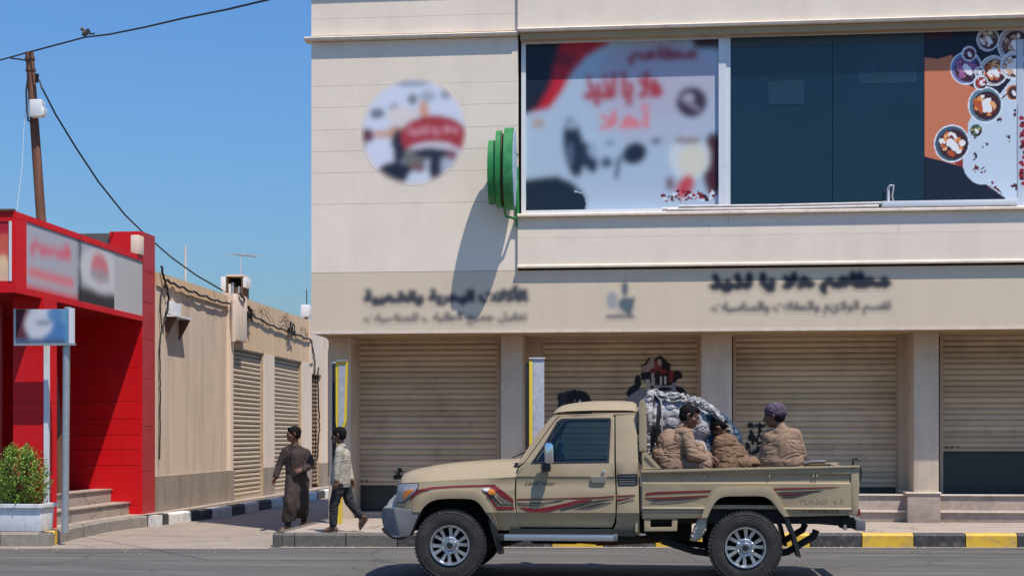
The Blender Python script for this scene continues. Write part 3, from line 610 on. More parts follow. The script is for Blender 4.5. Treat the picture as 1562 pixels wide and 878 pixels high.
P.build('window_poster', on(YW + .004), pm, None, label='orange and white poster of food bowls beside the dark glass', cat='poster')

# stickers on the shutters
q = cw(YS - .02)
def sticker(pxs, shapes, keepf, label, cell=.012):
    (a, b), (c, d) = q(pxs[0], pxs[3]), q(pxs[1], pxs[2]); P = Print(a, c, b, d, cell, (60, 60, 60)); keep = np.zeros(P.gu.shape, bool)
    for s in shapes:
        if s[0] == 'p': m = P.inside([q(*v) for v in s[1]])
        else: m = P.ell(*q(*s[1]), s[2], s[3], None, s[4] if len(s) > 5 else 0)
        P.put(m, s[-1]); keep |= m
    o = P.build('shutter_sticker', on(YS - .02), pm2, None, keep, label=label, cat='sticker')
bk = (22, 26, 34)
sticker((944, 1052, 536, 640), [('p', [(956, 606), (975, 592), (990, 596), (1000, 600), (1005, 640), (952, 640), (954, 612)], (120, 124, 136)), ('p', [(954, 600), (960, 590), (972, 582), (980, 585), (974, 594), (958, 605)], bk), ('e', (973, 580), .06, .1, bk), ('e', (980, 560), .035, .06, bk),
    ('p', [(977, 562), (992, 545), (1003, 544), (1000, 570), (982, 566)], (150, 140, 134)), ('p', [(977, 568), (992, 566), (992, 582), (979, 580)], bk), ('p', [(981, 556), (990, 544), (993, 546), (984, 558)], bk),
    ('p', [(998, 548), (1007, 540), (1024, 556), (1022, 566), (1010, 568), (998, 566)], bk), ('p', [(998, 550), (1010, 547), (1009, 566), (998, 568)], (128, 62, 58)), ('p', [(1003, 547), (1008, 548), (1009, 558), (1003, 556)], (170, 150, 150)),
    ('p', [(992, 564), (1016, 566), (1026, 566), (1040, 570), (1041, 578), (1034, 576), (1030, 590), (992, 592)], (40, 26, 32)), ('e', (1032, 572), .1, .08, bk), ('p', [(1021, 563), (1028, 566), (1026, 584), (1021, 582)], (128, 44, 48)), ('e', (996, 566), .05, .05, (110, 34, 36)), ('e', (1012, 566), .06, .03, (150, 40, 44)),
    ('p', [(1007, 573), (1010, 573), (1010, 585), (1007, 585)], (190, 190, 190)), ('p', [(1013, 573), (1016, 573), (1016, 585), (1013, 585)], (190, 190, 190)), ('p', [(994, 568), (998, 568), (999, 586), (994, 588)], (160, 156, 160)), ('p', [(985, 578), (991, 578), (992, 600), (986, 596)], (160, 164, 172)),
    ('p', [(996, 586), (1022, 588), (1030, 582), (1034, 592), (1030, 600), (1000, 600)], (140, 146, 158)), ('e', (1014, 593), .12, .035, bk), ('p', [(1030, 588), (1040, 590), (1047, 597), (1044, 602), (1032, 598)], bk)], None, 'dark red and white grill emblem stuck on the roller shutter above the load')
sticker((846, 906, 590, 640), [('e', (857, 607), .08, .1, .5, (38, 46, 56)), ('p', [(851, 612), (862, 596), (872, 594), (866, 640), (849, 640)], (44, 56, 66)), ('e', (883, 610), .20, .17, 0, bk), ('p', [(864, 605), (872, 596), (876, 592), (902, 610), (904, 640), (862, 640)], bk), ('e', (884.5, 612), .022, .03, 0, (210, 214, 220)), ('e', (877, 611), .012, .02, 0, (150, 140, 130))], None, 'round dark blue emblem on the shutter just above the cab roof')
def scribble(px, py, w_, h_, n, label):
    sh_ = []
    for k in range(n):
        a, b = px + random.uniform(-w_, w_), py + random.uniform(-h_, h_); sh_.append(('e', (a, b), random.uniform(.02, .06), random.uniform(.015, .05), random.uniform(0, 3), random.choice([bk, (34, 40, 38), (26, 30, 30)])))
    sticker((px - w_ - 8, px + w_ + 8, py - h_ - 8, py + h_ + 8), sh_, None, label, .01)
scribble(1152, 668, 13, 22, 34, 'black sprayed scribble on the shutter beside the seated man in the cap')
scribble(609, 723, 6, 7, 14, 'small black scribble low on the shutter above the truck bonnet')

# ================================================================ GREEN PROJECTING SIGN
xg_, zg_ = W(779, 262, 21.6)
gx = XV - .10
gs = empty('projecting_sign', (gx - .2, YF, zg_ - .8), 'green double drum sign standing out from the wall between round sign and window', 'sign')
zc = W(770, 262, 21.4)[1]
def drum(x0, x1, rY, rZ, m, name, yc, zz):
    bm = bmesh.new(); n = 40; rings = []
    for x, k in ((x0, .93), (x0 + .004, 1), (x1 - .004, 1), (x1, .93)):
        rings.append([bm.verts.new((x, yc + rY * k * math.cos(t * 2 * math.pi / n), zz + rZ * k * math.sin(t * 2 * math.pi / n))) for t in range(n)])
    for i in range(3):
        for t in range(n): bm.faces.new((rings[i][t], rings[i][(t + 1) % n], rings[i + 1][(t + 1) % n], rings[i + 1][t]))
    bm.faces.new(rings[0][::-1]); bm.faces.new(rings[-1]); return ob(name, bm, m, gs, smooth=35)
yy = YF - .40
X0 = W(746, 262, yy)[0]; X1 = W(786, 262, yy)[0]; Wd = X1 - X0
zz = W(766, 258, yy)[1]
drum(X0, X0 + Wd * .28, .29, .50, 'green', 'sign_drum', yy, zz - .05); drum(X0 + Wd * .29, X0 + Wd * .50, .32, .60, 'green', 'sign_drum', yy, zz)
drum(X0 + Wd * .505, X0 + Wd * .60, .28, .55, 'rust', 'spacer', yy, zz); d_ = drum(X0 + Wd * .605, X1 - .02, .34, .64, 'green', 'sign_drum', yy, zz)
M['sign_blue'] = mat('pale_blue_sign_face', (.28, .42, .52), .5, var=.2, scale=6, dirt=(.5, .52, .5), dscale=5, damt=.5)
drum(X1 - .0199, X1 + .0, .31, .60, 'sign_blue', 'sign_face', yy, zz)
tb('bracket', [(X0 + Wd * .55, yy, zz - .55), (X0 + Wd * .62, yy + .1, zz - .72), (X1 - .03, yy + .2, zz - .74), (X1 - .02, YF, zz - .70)], .022, 'green', gs)
tb('bracket', [(X1 - .01, YF - .02, zz + .1), (X1 - .0, YF - .02, zz - .85)], .03, 'green', gs); tb('bracket', [(X1 - .01, YF - .02, zz - .1), (X1 - .02, yy, zz - .58)], .02, 'green', gs)
tb('bracket', [(X1 - .01, YF, zz + .3), (X1 - .02, yy, zz + .3)], .02, 'green', gs)

# ================================================================ YELLOW BOARD POSTS
def board(px0, px1, py0, Y, name_label, px_dark, side):
    x0, zt = W(px0, py0, Y); x1 = W(px1, py0, Y)[0]; t = empty('board_post', ((x0 + x1) / 2, Y, KH), name_label, 'post')
    return t, x0, x1, zt
Yb = 21.55
t, x0, x1, zt = board(512, 530, 551, Yb, 'tall yellow edged grey board post at the corner behind the youth in grey', 0, 0)
zt2 = W(515, 652, Yb)[1]; xs0, xs1 = W(513, 700, Yb)[0], W(523, 700, Yb)[0]
bm = bmesh.new(); prism(bm, [(x0, Yb, zt), (x1, Yb, zt), (x1 - .02, Yb, zt2 + .1), (xs1, Yb, zt2 - .05), (xs1 - .02, Yb, KH), (xs0, Yb, KH), (xs0, Yb, zt2), (x0, Yb, zt2 + .1)], (0, .05, 0)); ob('frame', bm, 'yellow', t)
bm = bmesh.new(); prism(bm, [(x0 + .05, Yb - .006, zt - .05), (x1 - .03, Yb - .006, zt - .05), (x1 - .055, Yb - .006, zt2 + .1), (xs1 - .03, Yb - .006, zt2), (xs0 + .035, Yb - .006, zt2), (x0 + .045, Yb - .006, zt2 + .15)], (0, .005, 0)); ob('face', bm, 'board_grey', t)
bx('face', xs0 + .07, xs1 - .035, Yb - .006, Yb - .001, KH + .02, zt2 - .1, 'board_grey', t)
bx('hood', x0 + .02, x1 - .01, Yb - .03, Yb + .08, zt, zt + .025, 'steel', t)
xd0, xd1 = W(502, 600, Yb)[0], W(511.5, 600, Yb)[0]
tag(bx('cabinet', xd0, xd1, Yb + .2, Yb + .35, KH, zt - .02, 'black', None, bevel=.01), 'narrow black upright box behind the yellow edged board post', 'box')
bm = bmesh.new(); box(bm, W(496, 556, Yb)[0], W(503, 556, Yb)[0], Yb + .45, Yb + .62, W(496, 564, Yb)[1], W(496, 549, Yb)[1]); tag(ob('floodlight', bm, 'steel', None, bevel=.01), 'small grey lamp housing fixed near the top of the corner pillar', 'lamp')
Yb = 21.9
t, x0, x1, zt = board(807, 830, 547, Yb, 'tall grey board post with yellow edge standing between the shutters', 0, 0)
xe = W(812, 600, Yb)[0]
bx('face', xe + .001, x1, Yb, Yb + .05, KH, zt, 'board_grey', t, bevel=.004); bx('edge', x0, xe, Yb - .004, Yb + .06, KH, zt - .02, 'yellow', t, bevel=.004)
bx('hood', x0, x1 + .01, Yb - .02, Yb + .08, zt + .001, zt + .02, 'alu', t)
tag(bx('cabinet', W(801, 600, Yb)[0], x0 - .005, Yb + .02, Yb + .25, KH, zt - .06, 'black', None, bevel=.01), 'narrow black upright box against the yellow edge between two shutters', 'box')
# ================================================================ SIDE STREET BUILDING (faces +X at X = WXL)
q = lambda px, py: WX(px, py, WXL)
sb = empty('side_building', (WXL - 3, 31, 0), 'weathered beige single storey building with slatted shutters along the side street', 'building')
def xw(name, y0, y1, z0, z1, m, depth=.0, back=.5, parent=None, bevel=0):
    return bx(name, WXL - back, WXL + depth, y0, y1, z0, z1, m, parent or sb, bevel=bevel)
Ya = q(237.5, 700)[0]; Yb_ = q(346, 700)[0]; Yc = q(362, 600)[0]
s1a, s1b = q(350, 700)[0], q(400, 700)[0]; s2a, s2b = q(416, 700)[0], q(458, 700)[0]; s3a, s3b = q(473, 700)[0], q(486, 700)[0]
zt1 = q(245, 417)[1]; zt2 = q(470, 490)[1] + .03; zsh = q(349, 531)[1]
xw('wall', Ya, Yb_, .84, zt1 - .25, 'plaster', 0, 6)
xw('parapet', Ya, Yb_ + .3, zt1 - .249, zt1, 'plaster2', .03, 6)
xw('wall_base', Ya, Yb_, 0, .839, 'plaster_base', .035, 6)
xw('pilaster', Yb_ + .001, s1a - .01, .84, zt1 + .05, 'plaster3', .09, 1); xw('wall_base', Yb_ + .001, s1a - .01, 0, .839, 'plaster_base', .11, 1)
xw('pilaster', s1a - .009, Yc + .2, q(352, 522)[1] + .04, zt1 + .06, 'plaster3', .16, 1, bevel=.02)
xw('wall', Yc + .201, s3a - .3, zsh + .04, zt2, 'plaster2', .04, 6); 
xw('lintel', s1a - .009, Yc + .2, zsh + .04, q(352, 522)[1] + .039, 'plaster2', .04, 1)
for a, b in ((s1b, s2a), (s2b, s3a)):
    xw('pier', a + .02, b - .02, .84, zsh + .039, 'plaster3', .05, 1); xw('wall_base', a + .02, b - .02, 0, .839, 'plaster_base', .06, 1)
xw('pilaster', s3a - .299, s3a - .021, zsh + .04, zt2 + .02, 'plaster3', .08, 1)
xw('wall', s3b, 46, .84, zt2 - .25, 'plaster3', .08, 5); xw('wall_base', s3b, 46, 0, .839, 'plaster_base', .09, 5)
xw('wall', s3a - .02, s3b - .001, q(480, 571)[1], zt2 - .3, 'plaster3', .07, 2)
xw('wall', s1a, s3b, 0, zt1 - .4, 'dark', -.26, 6)['label'] = 'dark rooms behind the shutters'
xw('roof', Ya, 46, zt1 - .45, zt1 - .41, 'plaster_base', -.27, 6)
M['old_shutter'] = mat('old_shutter', (.50, .39, .26), .6, var=.15, scale=4, dirt=(.28, .21, .13), dscale=4, damt=.6)
def sshut(y0, y1, lab):
    fr = bmesh.new(); prism(fr, [(WXL - .1, y, z) for y, z in ((y0 - .02, .2), (y0 + .05, .2), (y0 + .05, zsh), (y1 - .05, zsh), (y1 - .05, .2), (y1 + .02, .2), (y1 + .02, zsh + .039), (y0 - .02, zsh + .039))], (.12, 0, 0))
    s = ob('roller_shutter', fr, 'old_shutter', sb); s['label'] = lab
    n = 32; p = (zsh - .25) / n; bm = bmesh.new(); L = y1 - y0 - .11
    pr = [(-.015, 0), (.014, p * .12), (.022, p * .5), (.010, p * .82), (-.012, p * .96)]
    a = [bm.verts.new((x, -L / 2, z)) for x, z in pr]; b = [bm.verts.new((x, L / 2, z)) for x, z in pr]
    for i in range(4): bm.faces.new((a[i], b[i], b[i + 1], a[i + 1]))
    bmesh.ops.reverse_faces(bm, faces=bm.faces) if bm.faces[:][0].normal.x < 0 else None
    me = bpy.data.meshes.new('slat'); bm.to_mesh(me); bm.free(); me.materials.append(M['old_shutter'])
    for i in range(n):
        o = link('slat', me, None, s, (WXL - .05 + random.uniform(-.004, .004), (y0 + y1) / 2, .25 + i * p)); o.rotation_euler.x = random.uniform(-.003, .003)
    bx('bottom_bar', WXL - .08, WXL - .02, y0 + .05, y1 - .05, .2, .249, 'old_shutter', s)
sshut(s1a, s1b, 'old slatted shutter nearer along the side street'); sshut(s2a, s2b, 'old slatted shutter further along the side street')
# grille gate in the third opening
gt = bmesh.new(); yy0 = s3a
gate = bx('grille_gate', WXL - .05, WXL + .0, s3a, s3a + .06, .25, q(480, 573)[1], 'old_shutter', sb); bx('gate_post', WXL - .05, WXL + .0, s3b - .07, s3b - .01, .25, q(480, 573)[1], 'old_shutter', gate)
gt.free()
n = 26; z1_ = q(480, 573)[1] - .03
for i in range(n):
    z = .3 + (z1_ - .3) * i / n; bx('bar', WXL - .04, WXL - .01, s3a + .061, s3b - .071, z, z + .055, 'old_shutter', gate)
for y in (.33, .66): bx('bar', WXL - .009, WXL + .01, s3a + (s3b - s3a) * y - .02, s3a + (s3b - s3a) * y + .02, .3, z1_, 'rust', gate)
# drain pipe
yp = q(496, 600)[0]
tb('drain_pipe', [(WXL + .16, yp, .3), (WXL + .16, yp, zt2 - .6)], .07, 'plaster3', sb)
yp = s1a - .15; tb('drain_pipe', [(WXL + .13, yp, q(345, 520)[1]), (WXL + .15, yp - .05, zt1 - .5), (WXL + .15, yp - .05, zt1 - .1)], .055, 'plaster3', sb)
# wiring on the wall: loose, sagging bundles
def wire(name, pts, r, label, jitter=.03, m='cable', n=10, parent=None):
    bm = bmesh.new()
    for k in range(n and 1): pass
    out = []
    for i in range(len(pts) - 1):
        a, b = Vector(pts[i]), Vector(pts[i + 1])
        for t in range(n): out.append(a.lerp(b, t / n) + Vector((random.uniform(0, jitter * .5), 0, random.uniform(-jitter, jitter) * .3 + jitter * math.sin((i * n + t) * .9) * .5)))
    out.append(Vector(pts[-1])); tube(bm, out, r, 5); o = ob(name, bm, m, parent, smooth=60)
    if label and not parent: tag(o, label, 'cable')
    return o
f = lambda px, py, d=.07: (WXL + d, *q(px, py))
wire('wall_cable', [f(240, 406), f(244, 425), f(255, 431), f(275, 440), f(300, 450), f(325, 459), f(345, 463)], .022, 'thick black cable sagging along under the beige parapet', .03)
wire('wall_cable', [f(246, 430, .05), f(250, 440, .05), f(252, 460, .05), f(248, 480, .05), f(246, 492, .05)], .02, 'tangled black cable hanging at the red wall end of the beige building', .05)
wire('wall_cable', [f(352, 448, .18), f(358, 455, .2), f(366, 465, .08), f(372, 479, .08), f(385, 484, .08), f(410, 497, .08), f(430, 504, .08), f(450, 511, .08), f(470, 519, .08)], .022, 'black cable drooping across the tan wall above the two side shutters', .03)
wire('wall_cable', [f(470, 519, .08), f(472, 540, .1), f(474, 555, .1), f(473, 572, .1)], .02, 'black cable dropping beside the grille gate', .05)
wire('wall_cable', [f(243, 440, .04), f(241, 470, .04), f(243, 500, .04), f(240, 530, .04), f(241, 600, .04), f(240, 700, .04)], .014, 'long thin cable running down beside the red pier', .02)
wire('wall_cable', [f(479, 560, .1), f(478, 600, .12), f(480, 650, .12), f(478, 700, .1)], .02, 'dark cable hanging down over the grille gate', .05)
def clump(px, py, s, label):
    bm = bmesh.new(); c = Vector(f(px, py, .1))
    for k in range(7):
        p = [c + Vector((random.uniform(0, .08), random.uniform(-s, s), random.uniform(-s, s) * .8)) for _ in range(5)]; tube(bm, p, .014, 5)
    box(bm, c.x - .06, c.x + .05, c.y - .08, c.y + .08, c.z - .1, c.z + .02); tag(ob('junction_box', bm, 'cable'), label, 'junction box')
clump(372, 479, .22, 'black junction box with knotted wires on the tan wall near the pale pilaster'); clump(437, 501, .25, 'black junction box with knotted wires further along the tan wall')
for px, py, l in ((392, 470, 'dead vine tangle on the tan wall between the junction boxes'), (424, 487, 'thin dead vine tangle above the further side shutter'), (455, 500, 'thin dead vine tangle beside the building corner')):
    bm = bmesh.new()
    for k in range(5):
        c = Vector(f(px + random.uniform(-12, 14), py + random.uniform(-4, 4), .06)); p = [c]
        for _ in range(5): p.append(p[-1] + Vector((random.uniform(-.01, .02), random.uniform(-.05, .22), random.uniform(-.14, .08))))
        tube(bm, p, .005, 4)
    tag(ob('dead_vine', bm, 'rust'), l, 'vine', kind=None)
# wall mounted condenser box with rusty shelf
r_ = empty('wall_box', f(255, 475, .0), 'pale metal box on a rusty shelf bracket high on the beige wall', 'box')
ya_, za_ = q(252, 460); yb2, zb2 = q(267, 486)
bx('casing', WXL, WXL + .12, ya_, yb2, zb2 + .05, za_, 'alu', r_, bevel=.015); bx('shelf', WXL, WXL + .24, ya_ - .1, yb2 + .3, zb2 - .01, zb2 + .03, 'white_box', r_)
bm = bmesh.new(); prism(bm, [(WXL + .01, ya_, zb2 - .012), (WXL + .22, ya_, zb2 - .012), (WXL + .01, ya_, zb2 - .4)], (0, .03, 0)); ob('bracket', bm, 'rust', r_); bm = bmesh.new(); prism(bm, [(WXL + .01, yb2 + .2, zb2 - .012), (WXL + .22, yb2 + .2, zb2 - .012), (WXL + .01, yb2 + .2, zb2 - .4)], (0, .03, 0)); ob('bracket', bm, 'rust', r_)
# rooftop things
def roofpt(px, py, X): return (X, *WX(px, py, X))
def ac(px, py, w_, h_, X, label):
    Y, z = WX(px, py, X); r = empty('air_conditioner', (X, Y, z), label, 'air conditioner')
    bx('casing', X - .3, X + .3, Y - w_ / 2, Y + w_ / 2, z, z + h_, 'white_box', r, bevel=.02)
    return r, X, Y, z
Yc = 31.0; xa0, zc0 = W(345, 447, Yc); xb0, zc1 = W(370, 421, Yc)
rk = empty('rooftop_cooler', (xa0, Yc, zc0), 'open backed rooftop cooler with rusty inner parts on the tan building', 'cooler')
fr = bmesh.new(); box(fr, xa0, xb0, Yc, Yc + .5, zc1 + .001, zc1 + .04); ob('top', fr, 'plaster3', rk)
bx('back_panel', xa0, xb0, Yc + .45, Yc + .5, zc0 - .5, zc1, 'dark', rk); bx('side', xa0, xa0 + .03, Yc, Yc + .45, zc0 - .5, zc1, 'rust', rk); bx('side', xb0 - .03, xb0, Yc, Yc + .45, zc0 - .5, zc1, 'rust', rk)
for k in range(5):
    x = xa0 + .05 + (xb0 - xa0 - .12) * k / 4; bx('cooling_part', x - .01, x + .04, Yc + .05 + .02 * k, Yc + .3, zc0 - .4, zc1 - random.uniform(.05, .3), ['white_box', 'steel', 'rust', 'white_box', 'steel'][k], rk)
bx('side_panel', W(337, 430, Yc)[0], xa0 - .01, Yc - .02, Yc + .4, W(340, 444, Yc)[1], zc1 - .01, 'white_box', rk, bevel=.01); bx('side_panel', xb0 + .01, W(376, 430, Yc)[0], Yc - .02, Yc + .4, W(372, 438, Yc)[1], zc1 - .03, 'white_box', rk, bevel=.01)
ya_, za_ = WX(283, 427, -9.6); zt_ = WX(283, 375, -9.6)[1]
tag(tb('mast', [(-9.6, ya_, za_ - .6), (-9.6, ya_, zt_)], .022, 'pipe', None, 6), 'thin pale mast rising from the beige roof beside the cooler', 'mast')
Xa = -11.5; ya_, za_ = WX(367, 425, Xa); zt_ = WX(367, 388, Xa)[1]
r_ = empty('aerial', (Xa, ya_, za_), 'faint television aerial standing behind the rooftop cooler', 'aerial')
tb('mast', [(Xa, ya_, za_ - 1.2), (Xa, ya_, zt_)], .012, 'pipe', r_, 6); a_ = WX(358, 388, Xa); b_ = WX(389, 391.5, Xa)
tb('boom', [(Xa, a_[0], a_[1]), (Xa, b_[0], b_[1])], .02, 'steel', r_, 6)
for k in range(8):
    t = k / 7; y_ = a_[0] + (b_[0] - a_[0]) * t; z2 = a_[1] + (b_[1] - a_[1]) * t; tb('element', [(Xa - .25, y_, z2 + .02), (Xa + .25, y_, z2 + .02)], .008, 'steel', r_, 4)
Yt_ = 36.2; (x0_, z0_), (x1_, z1_) = W(458, 486, Yt_), W(472, 464, Yt_); Xt = (x0_ + x1_) / 2
r_ = empty('water_cooler_box', (Xt, Yt_, z0_), 'white rounded plastic box on the roof edge beside the shop corner', 'box')
bx('casing', x0_, x1_, Yt_, Yt_ + .3, z0_ + .05, z1_, 'white_box', r_, bevel=.05); tb('stand', [(Xt, Yt_ + .15, z0_ - .8), (Xt, Yt_ + .15, z0_ + .1)], .05, 'rust', r_)
tag(tb('mast', [(Xt, Yt_ + .2, z1_ - .1), (Xt, Yt_ + .2, W(465, 440, Yt_)[1])], .014, 'cable', None, 5), 'short dark mast behind the white rooftop box', 'mast')

# ================================================================ RED SHOP
rs = empty('red_shop', (-12, 20, 0), 'bright red clad shop with a deep canopy, end wall and steps on the corner', 'building')
YR0 = 18.9; YR1 = 23.9; YR2 = q(237, 500)[0] - .02
zc_t = WX(22, 322, WXL)[1]; zc_b = WX(217, 488, WXL)[1]; zp_t = WX(236, 360, WXL)[1]
# end wall of cladding courses (faces the road) with its pier
zz_ = [.12, W(200, 770, YR1)[1], W(200, 709, YR1)[1], W(200, 685, YR1)[1], W(200, 663, YR1)[1], W(200, 638.5, YR1)[1], W(200, 611, YR1)[1], W(200, 560, YR1)[1], W(200, 523, YR1)[1], zc_b + .25]
for i in range(len(zz_) - 1):
    bx('cladding_panel', -13, WXL - .002, YR1 + random.uniform(0, .001), YR1 + .2, zz_[i] + .0035, zz_[i + 1] - .0035, 'red', rs)
bx('end_wall', -13, WXL - .05, YR1 + .05, YR2 - .05, .1, zp_t - .02, 'joint', rs)
zq = [.12, .95, 1.75, 2.6, 3.3, 3.95, 4.5, zp_t]
for i in range(len(zq) - 1):
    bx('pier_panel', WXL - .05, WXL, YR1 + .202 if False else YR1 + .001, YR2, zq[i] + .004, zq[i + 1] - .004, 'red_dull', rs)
bx('pier_panel', WXL - .6, WXL - .051, YR1 + .0, YR2, zc_b + .26, zp_t, 'red', rs)
# back wall and interior in the dark
bx('back_wall', -13.2, -13, YR0 + .5, YR1 + .2, 0, zc_t, 'dark', rs)
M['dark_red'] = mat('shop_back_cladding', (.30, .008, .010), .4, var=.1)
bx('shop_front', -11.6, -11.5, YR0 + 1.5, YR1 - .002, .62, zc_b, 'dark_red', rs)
bx('shop_window', -11.497, -11.48, YR0 + 2.2, YR1 - .9, 1.0, 3.0, 'dark', rs)
# canopy box: red frame, grey sign panel on the street side, poster panel to the road
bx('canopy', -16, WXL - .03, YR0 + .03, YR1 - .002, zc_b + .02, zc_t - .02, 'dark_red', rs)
def cx(name, y0, y1, z0, z1, m, d=0): return bx(name, WXL - .028, WXL + d, y0, y1, z0, z1, m, rs)
yg = WX(170, 500, WXL)[0]
cx('canopy_frame', YR0, YR1 - .002, zc_t - .09, zc_t, 'red', .02); cx('canopy_frame', YR0, YR1 - .002, zc_b - .02, zc_b + .07, 'red', .02)
ysg = WX(57, 400, WXL)[0] - .7
cx('canopy_frame', YR0, YR0 + .35, zc_b + .071, zc_t - .091, 'red', .018)
cx('sign_panel', WX(176, 400, WXL)[0] + .004, YR1 - .006, zc_b + .071, zc_t - .091, 'grey_panel', .0); cx('sign_panel', YR0 + .352, WX(176, 400, WXL)[0], zc_b + .071, zc_t - .091, 'grey_panel', .0)
xk = W(16, 400, YR0)[0]
bx('canopy_frame', -16, WXL - .03, YR0, YR0 + .028, zc_t - .14, zc_t, 'red', rs); bx('canopy_frame', -16, WXL - .03, YR0, YR0 + .028, zc_b - .02, zc_b + .14, 'red', rs)
bx('canopy_frame', xk + .02, WXL - .03, YR0, YR0 + .028, zc_b + .141, zc_t - .141, 'red', rs); bx('frame_trim', xk - .02, xk + .019, YR0 - .01, YR0 + .028, zc_b + .141, zc_t - .141, 'alu', rs)
bx('roof_flashing', -16, WXL + .0, YR0 - .03, YR0 + .05, zc_t + .001, zc_t + .03, 'rust', rs)
bx('roof', -16, WXL - .1, YR0 + .1, YR1, zc_t - .01, zc_t + .01, 'plaster_base', rs)
bx('roof_unit', W(199, 370, 23.6)[0], W(212, 370, 23.6)[0], YR1 - .3, YR1 - .05, zc_t + .005, W(205, 358, 23.6)[1], 'plaster3', rs, bevel=.02)
# column at the corner
yk = 19.75; x0k = W(20, 700, yk)[0]; x1k = W(67, 700, yk)[0]
zk = [.12, W(40, 740, yk)[1], W(40, 613, yk)[1], zc_b + .02]
for i in range(3): bx('column_panel', x0k, x1k, yk, yk + .45, zk[i] + .003, zk[i + 1] - .003, 'red', rs)
bx('column', x0k + .02, x1k - .02, yk + .02, yk + .4, .1, zc_b + .02, 'joint', rs)
bx('corner_strip', x1k + .001, W(73.5, 700, yk)[0], yk - .01, yk + .06, .19, W(70, 500, yk)[1], 'alu', rs)
bx('wall', -16, x0k - .55, yk + .6, yk + .8, 0, zc_b, 'dark_red', rs)
# steps (part of the shop)
for k, (xr_, zt_) in enumerate(((WXL - .24, .39), (WXL - .57, .62))):
    bm = bmesh.new(); box(bm, -13, xr_, yk + .46, YR1 - .004 - k * .001, .15 + k * .001, zt_); ob('step', bm, 'pave', rs, bevel=.012)
    bx('step_nosing', xr_ - .3, xr_ + .025, yk + .46, YR1 - .006, zt_ + .001, zt_ + .022, 'plinth', rs)
# signs on it
def sidep(u, z): return (WXL + .005, u, z)
f = lambda px, py: WX(px, py, WXL)
P = Print(f(30, 400)[0], f(174, 400)[0], zc_b + .08, zc_t - .1, .02, (165, 166, 172))
P.a[:] = lin((150, 150, 156)); k_ = f(118, 400)[0]
P.put(P.gu < f(36, 400)[0], (188, 24, 38)); P.put((P.gu > k_) & (P.gu < f(124, 400)[0]), (110, 110, 108)); P.put((P.gu > k_) & (P.gz < zc_b + .3), (48, 42, 42))
P.ell(f(155, 420)[0], (zc_t + zc_b) / 2 + .08, .9, .36, (176, 176, 176)); P.ell(f(152, 420)[0], (zc_t + zc_b) / 2 + .12, .36, .24, (182, 104, 108)); P.ell(f(152, 420)[0], (zc_t + zc_b) / 2 - .0, .42, .1, (140, 134, 136))
mz = (zc_t + zc_b) / 2
P.text(shape_arabic('النسيم'), f(47, 400)[0], f(106, 400)[0], mz + .02, mz + .3, (186, 84, 98), bold=2); P.put((P.gu > f(43, 400)[0]) & (P.gu < f(112, 400)[0]) & (abs(P.gz - mz + .24) < .055), (196, 92, 96)); P.put((P.gz < zc_b + .13) & (P.gu < k_), (186, 40, 44))
P.blur(.05); P.build('shop_sign', sidep, pm2, None, gain=1.3, label='pale shop sign with blurred red lettering on the red canopy side', cat='sign')
P = Print(-13, xk - .03, zc_b + .145, zc_t - .145, .02, (206, 92, 74)); mz = zc_b
P.put(P.gz > zc_t - .32, (176, 28, 44)); a_ = W(4, 420, YR0); P.ell(a_[0], a_[1], .12, .3, (226, 190, 150)); P.ell(a_[0] + .03, a_[1] - .15, .05, .2, (160, 40, 44)); P.ell(a_[0] + .05, zc_b + .2, .12, .1, (220, 180, 150)); P.blur(.025)
P.build('shop_poster', lambda u, z: (u, YR0 + .012, z), pm, None, label='orange and red food poster in the red canopy front at the left edge', cat='poster')
bx('poster_backing', -16, xk - .021, YR0 + .015, YR0 + .028, zc_b + .141, zc_t - .141, 'dark_red', rs)

# ================================================================ POLE SIGN, PLANTER, UTILITY POLE
Ys = 19.45
xp, zg = W(99, 803, Ys); zpt = W(104, 468, Ys)[1]
ps = empty('pole_sign', (xp, Ys, KH), 'blue and white board sign on a galvanised grey post in front of the red shop', 'sign')
tb('post', [(xp, Ys, KH - .02), (W(101.5, 527, Ys)[0], Ys, W(101.5, 527, Ys)[1]), (W(103.5, 468, Ys)[0], Ys, zpt)], .052, 'steel', ps, 16)
(xa_, zb_), (xb_, zt_) = W(22, 527, Ys - .07), W(97, 470, Ys - .07)
fr = bmesh.new(); box(fr, xa_, xa_ + .035, Ys - .10, Ys - .05, zb_, zt_); box(fr, xa_ + .0351, xb_ + .18, Ys - .10, Ys - .05, zb_, zb_ + .03); ob('sign_frame', fr, 'steel', ps)
bx('side_bracket', W(108, 500, Ys)[0] + .01, W(115, 500, Ys)[0], Ys - .1, Ys - .02, zb_ + .031, zt_ + .0, 'alu', ps)
bx('board', xa_ + .036, W(108, 500, Ys)[0], Ys - .085, Ys - .06, zb_ + .031, zt_ - .01, 'steel', ps)
P = Print(xa_ + .037, W(107.5, 500, Ys)[0], zb_ + .034, zt_ - .013, .012, (110, 150, 180)); f = lambda px, py: W(px, py, Ys - .09)
P.put(P.gu < f(44, 500)[0], (92, 40, 52)); P.ell(*f(62, 494), .24, .25, (190, 194, 204)); P.ell(*f(82, 505), .18, .2, (70, 120, 170)); P.ell(*f(60, 492), .2, .21, (196, 198, 206)); P.ell(*f(66, 492), .12, .04, (130, 140, 156)); P.ell(*f(84, 480), .12, .1, (84, 130, 176)); P.put(P.gz < zb_ + .1, (70, 92, 120)); P.put(P.gu > f(100, 500)[0], (84, 148, 180)); P.blur(.03)
P.build('sign_face', lambda u, z: (u, Ys - .0875, z), pm2, ps)

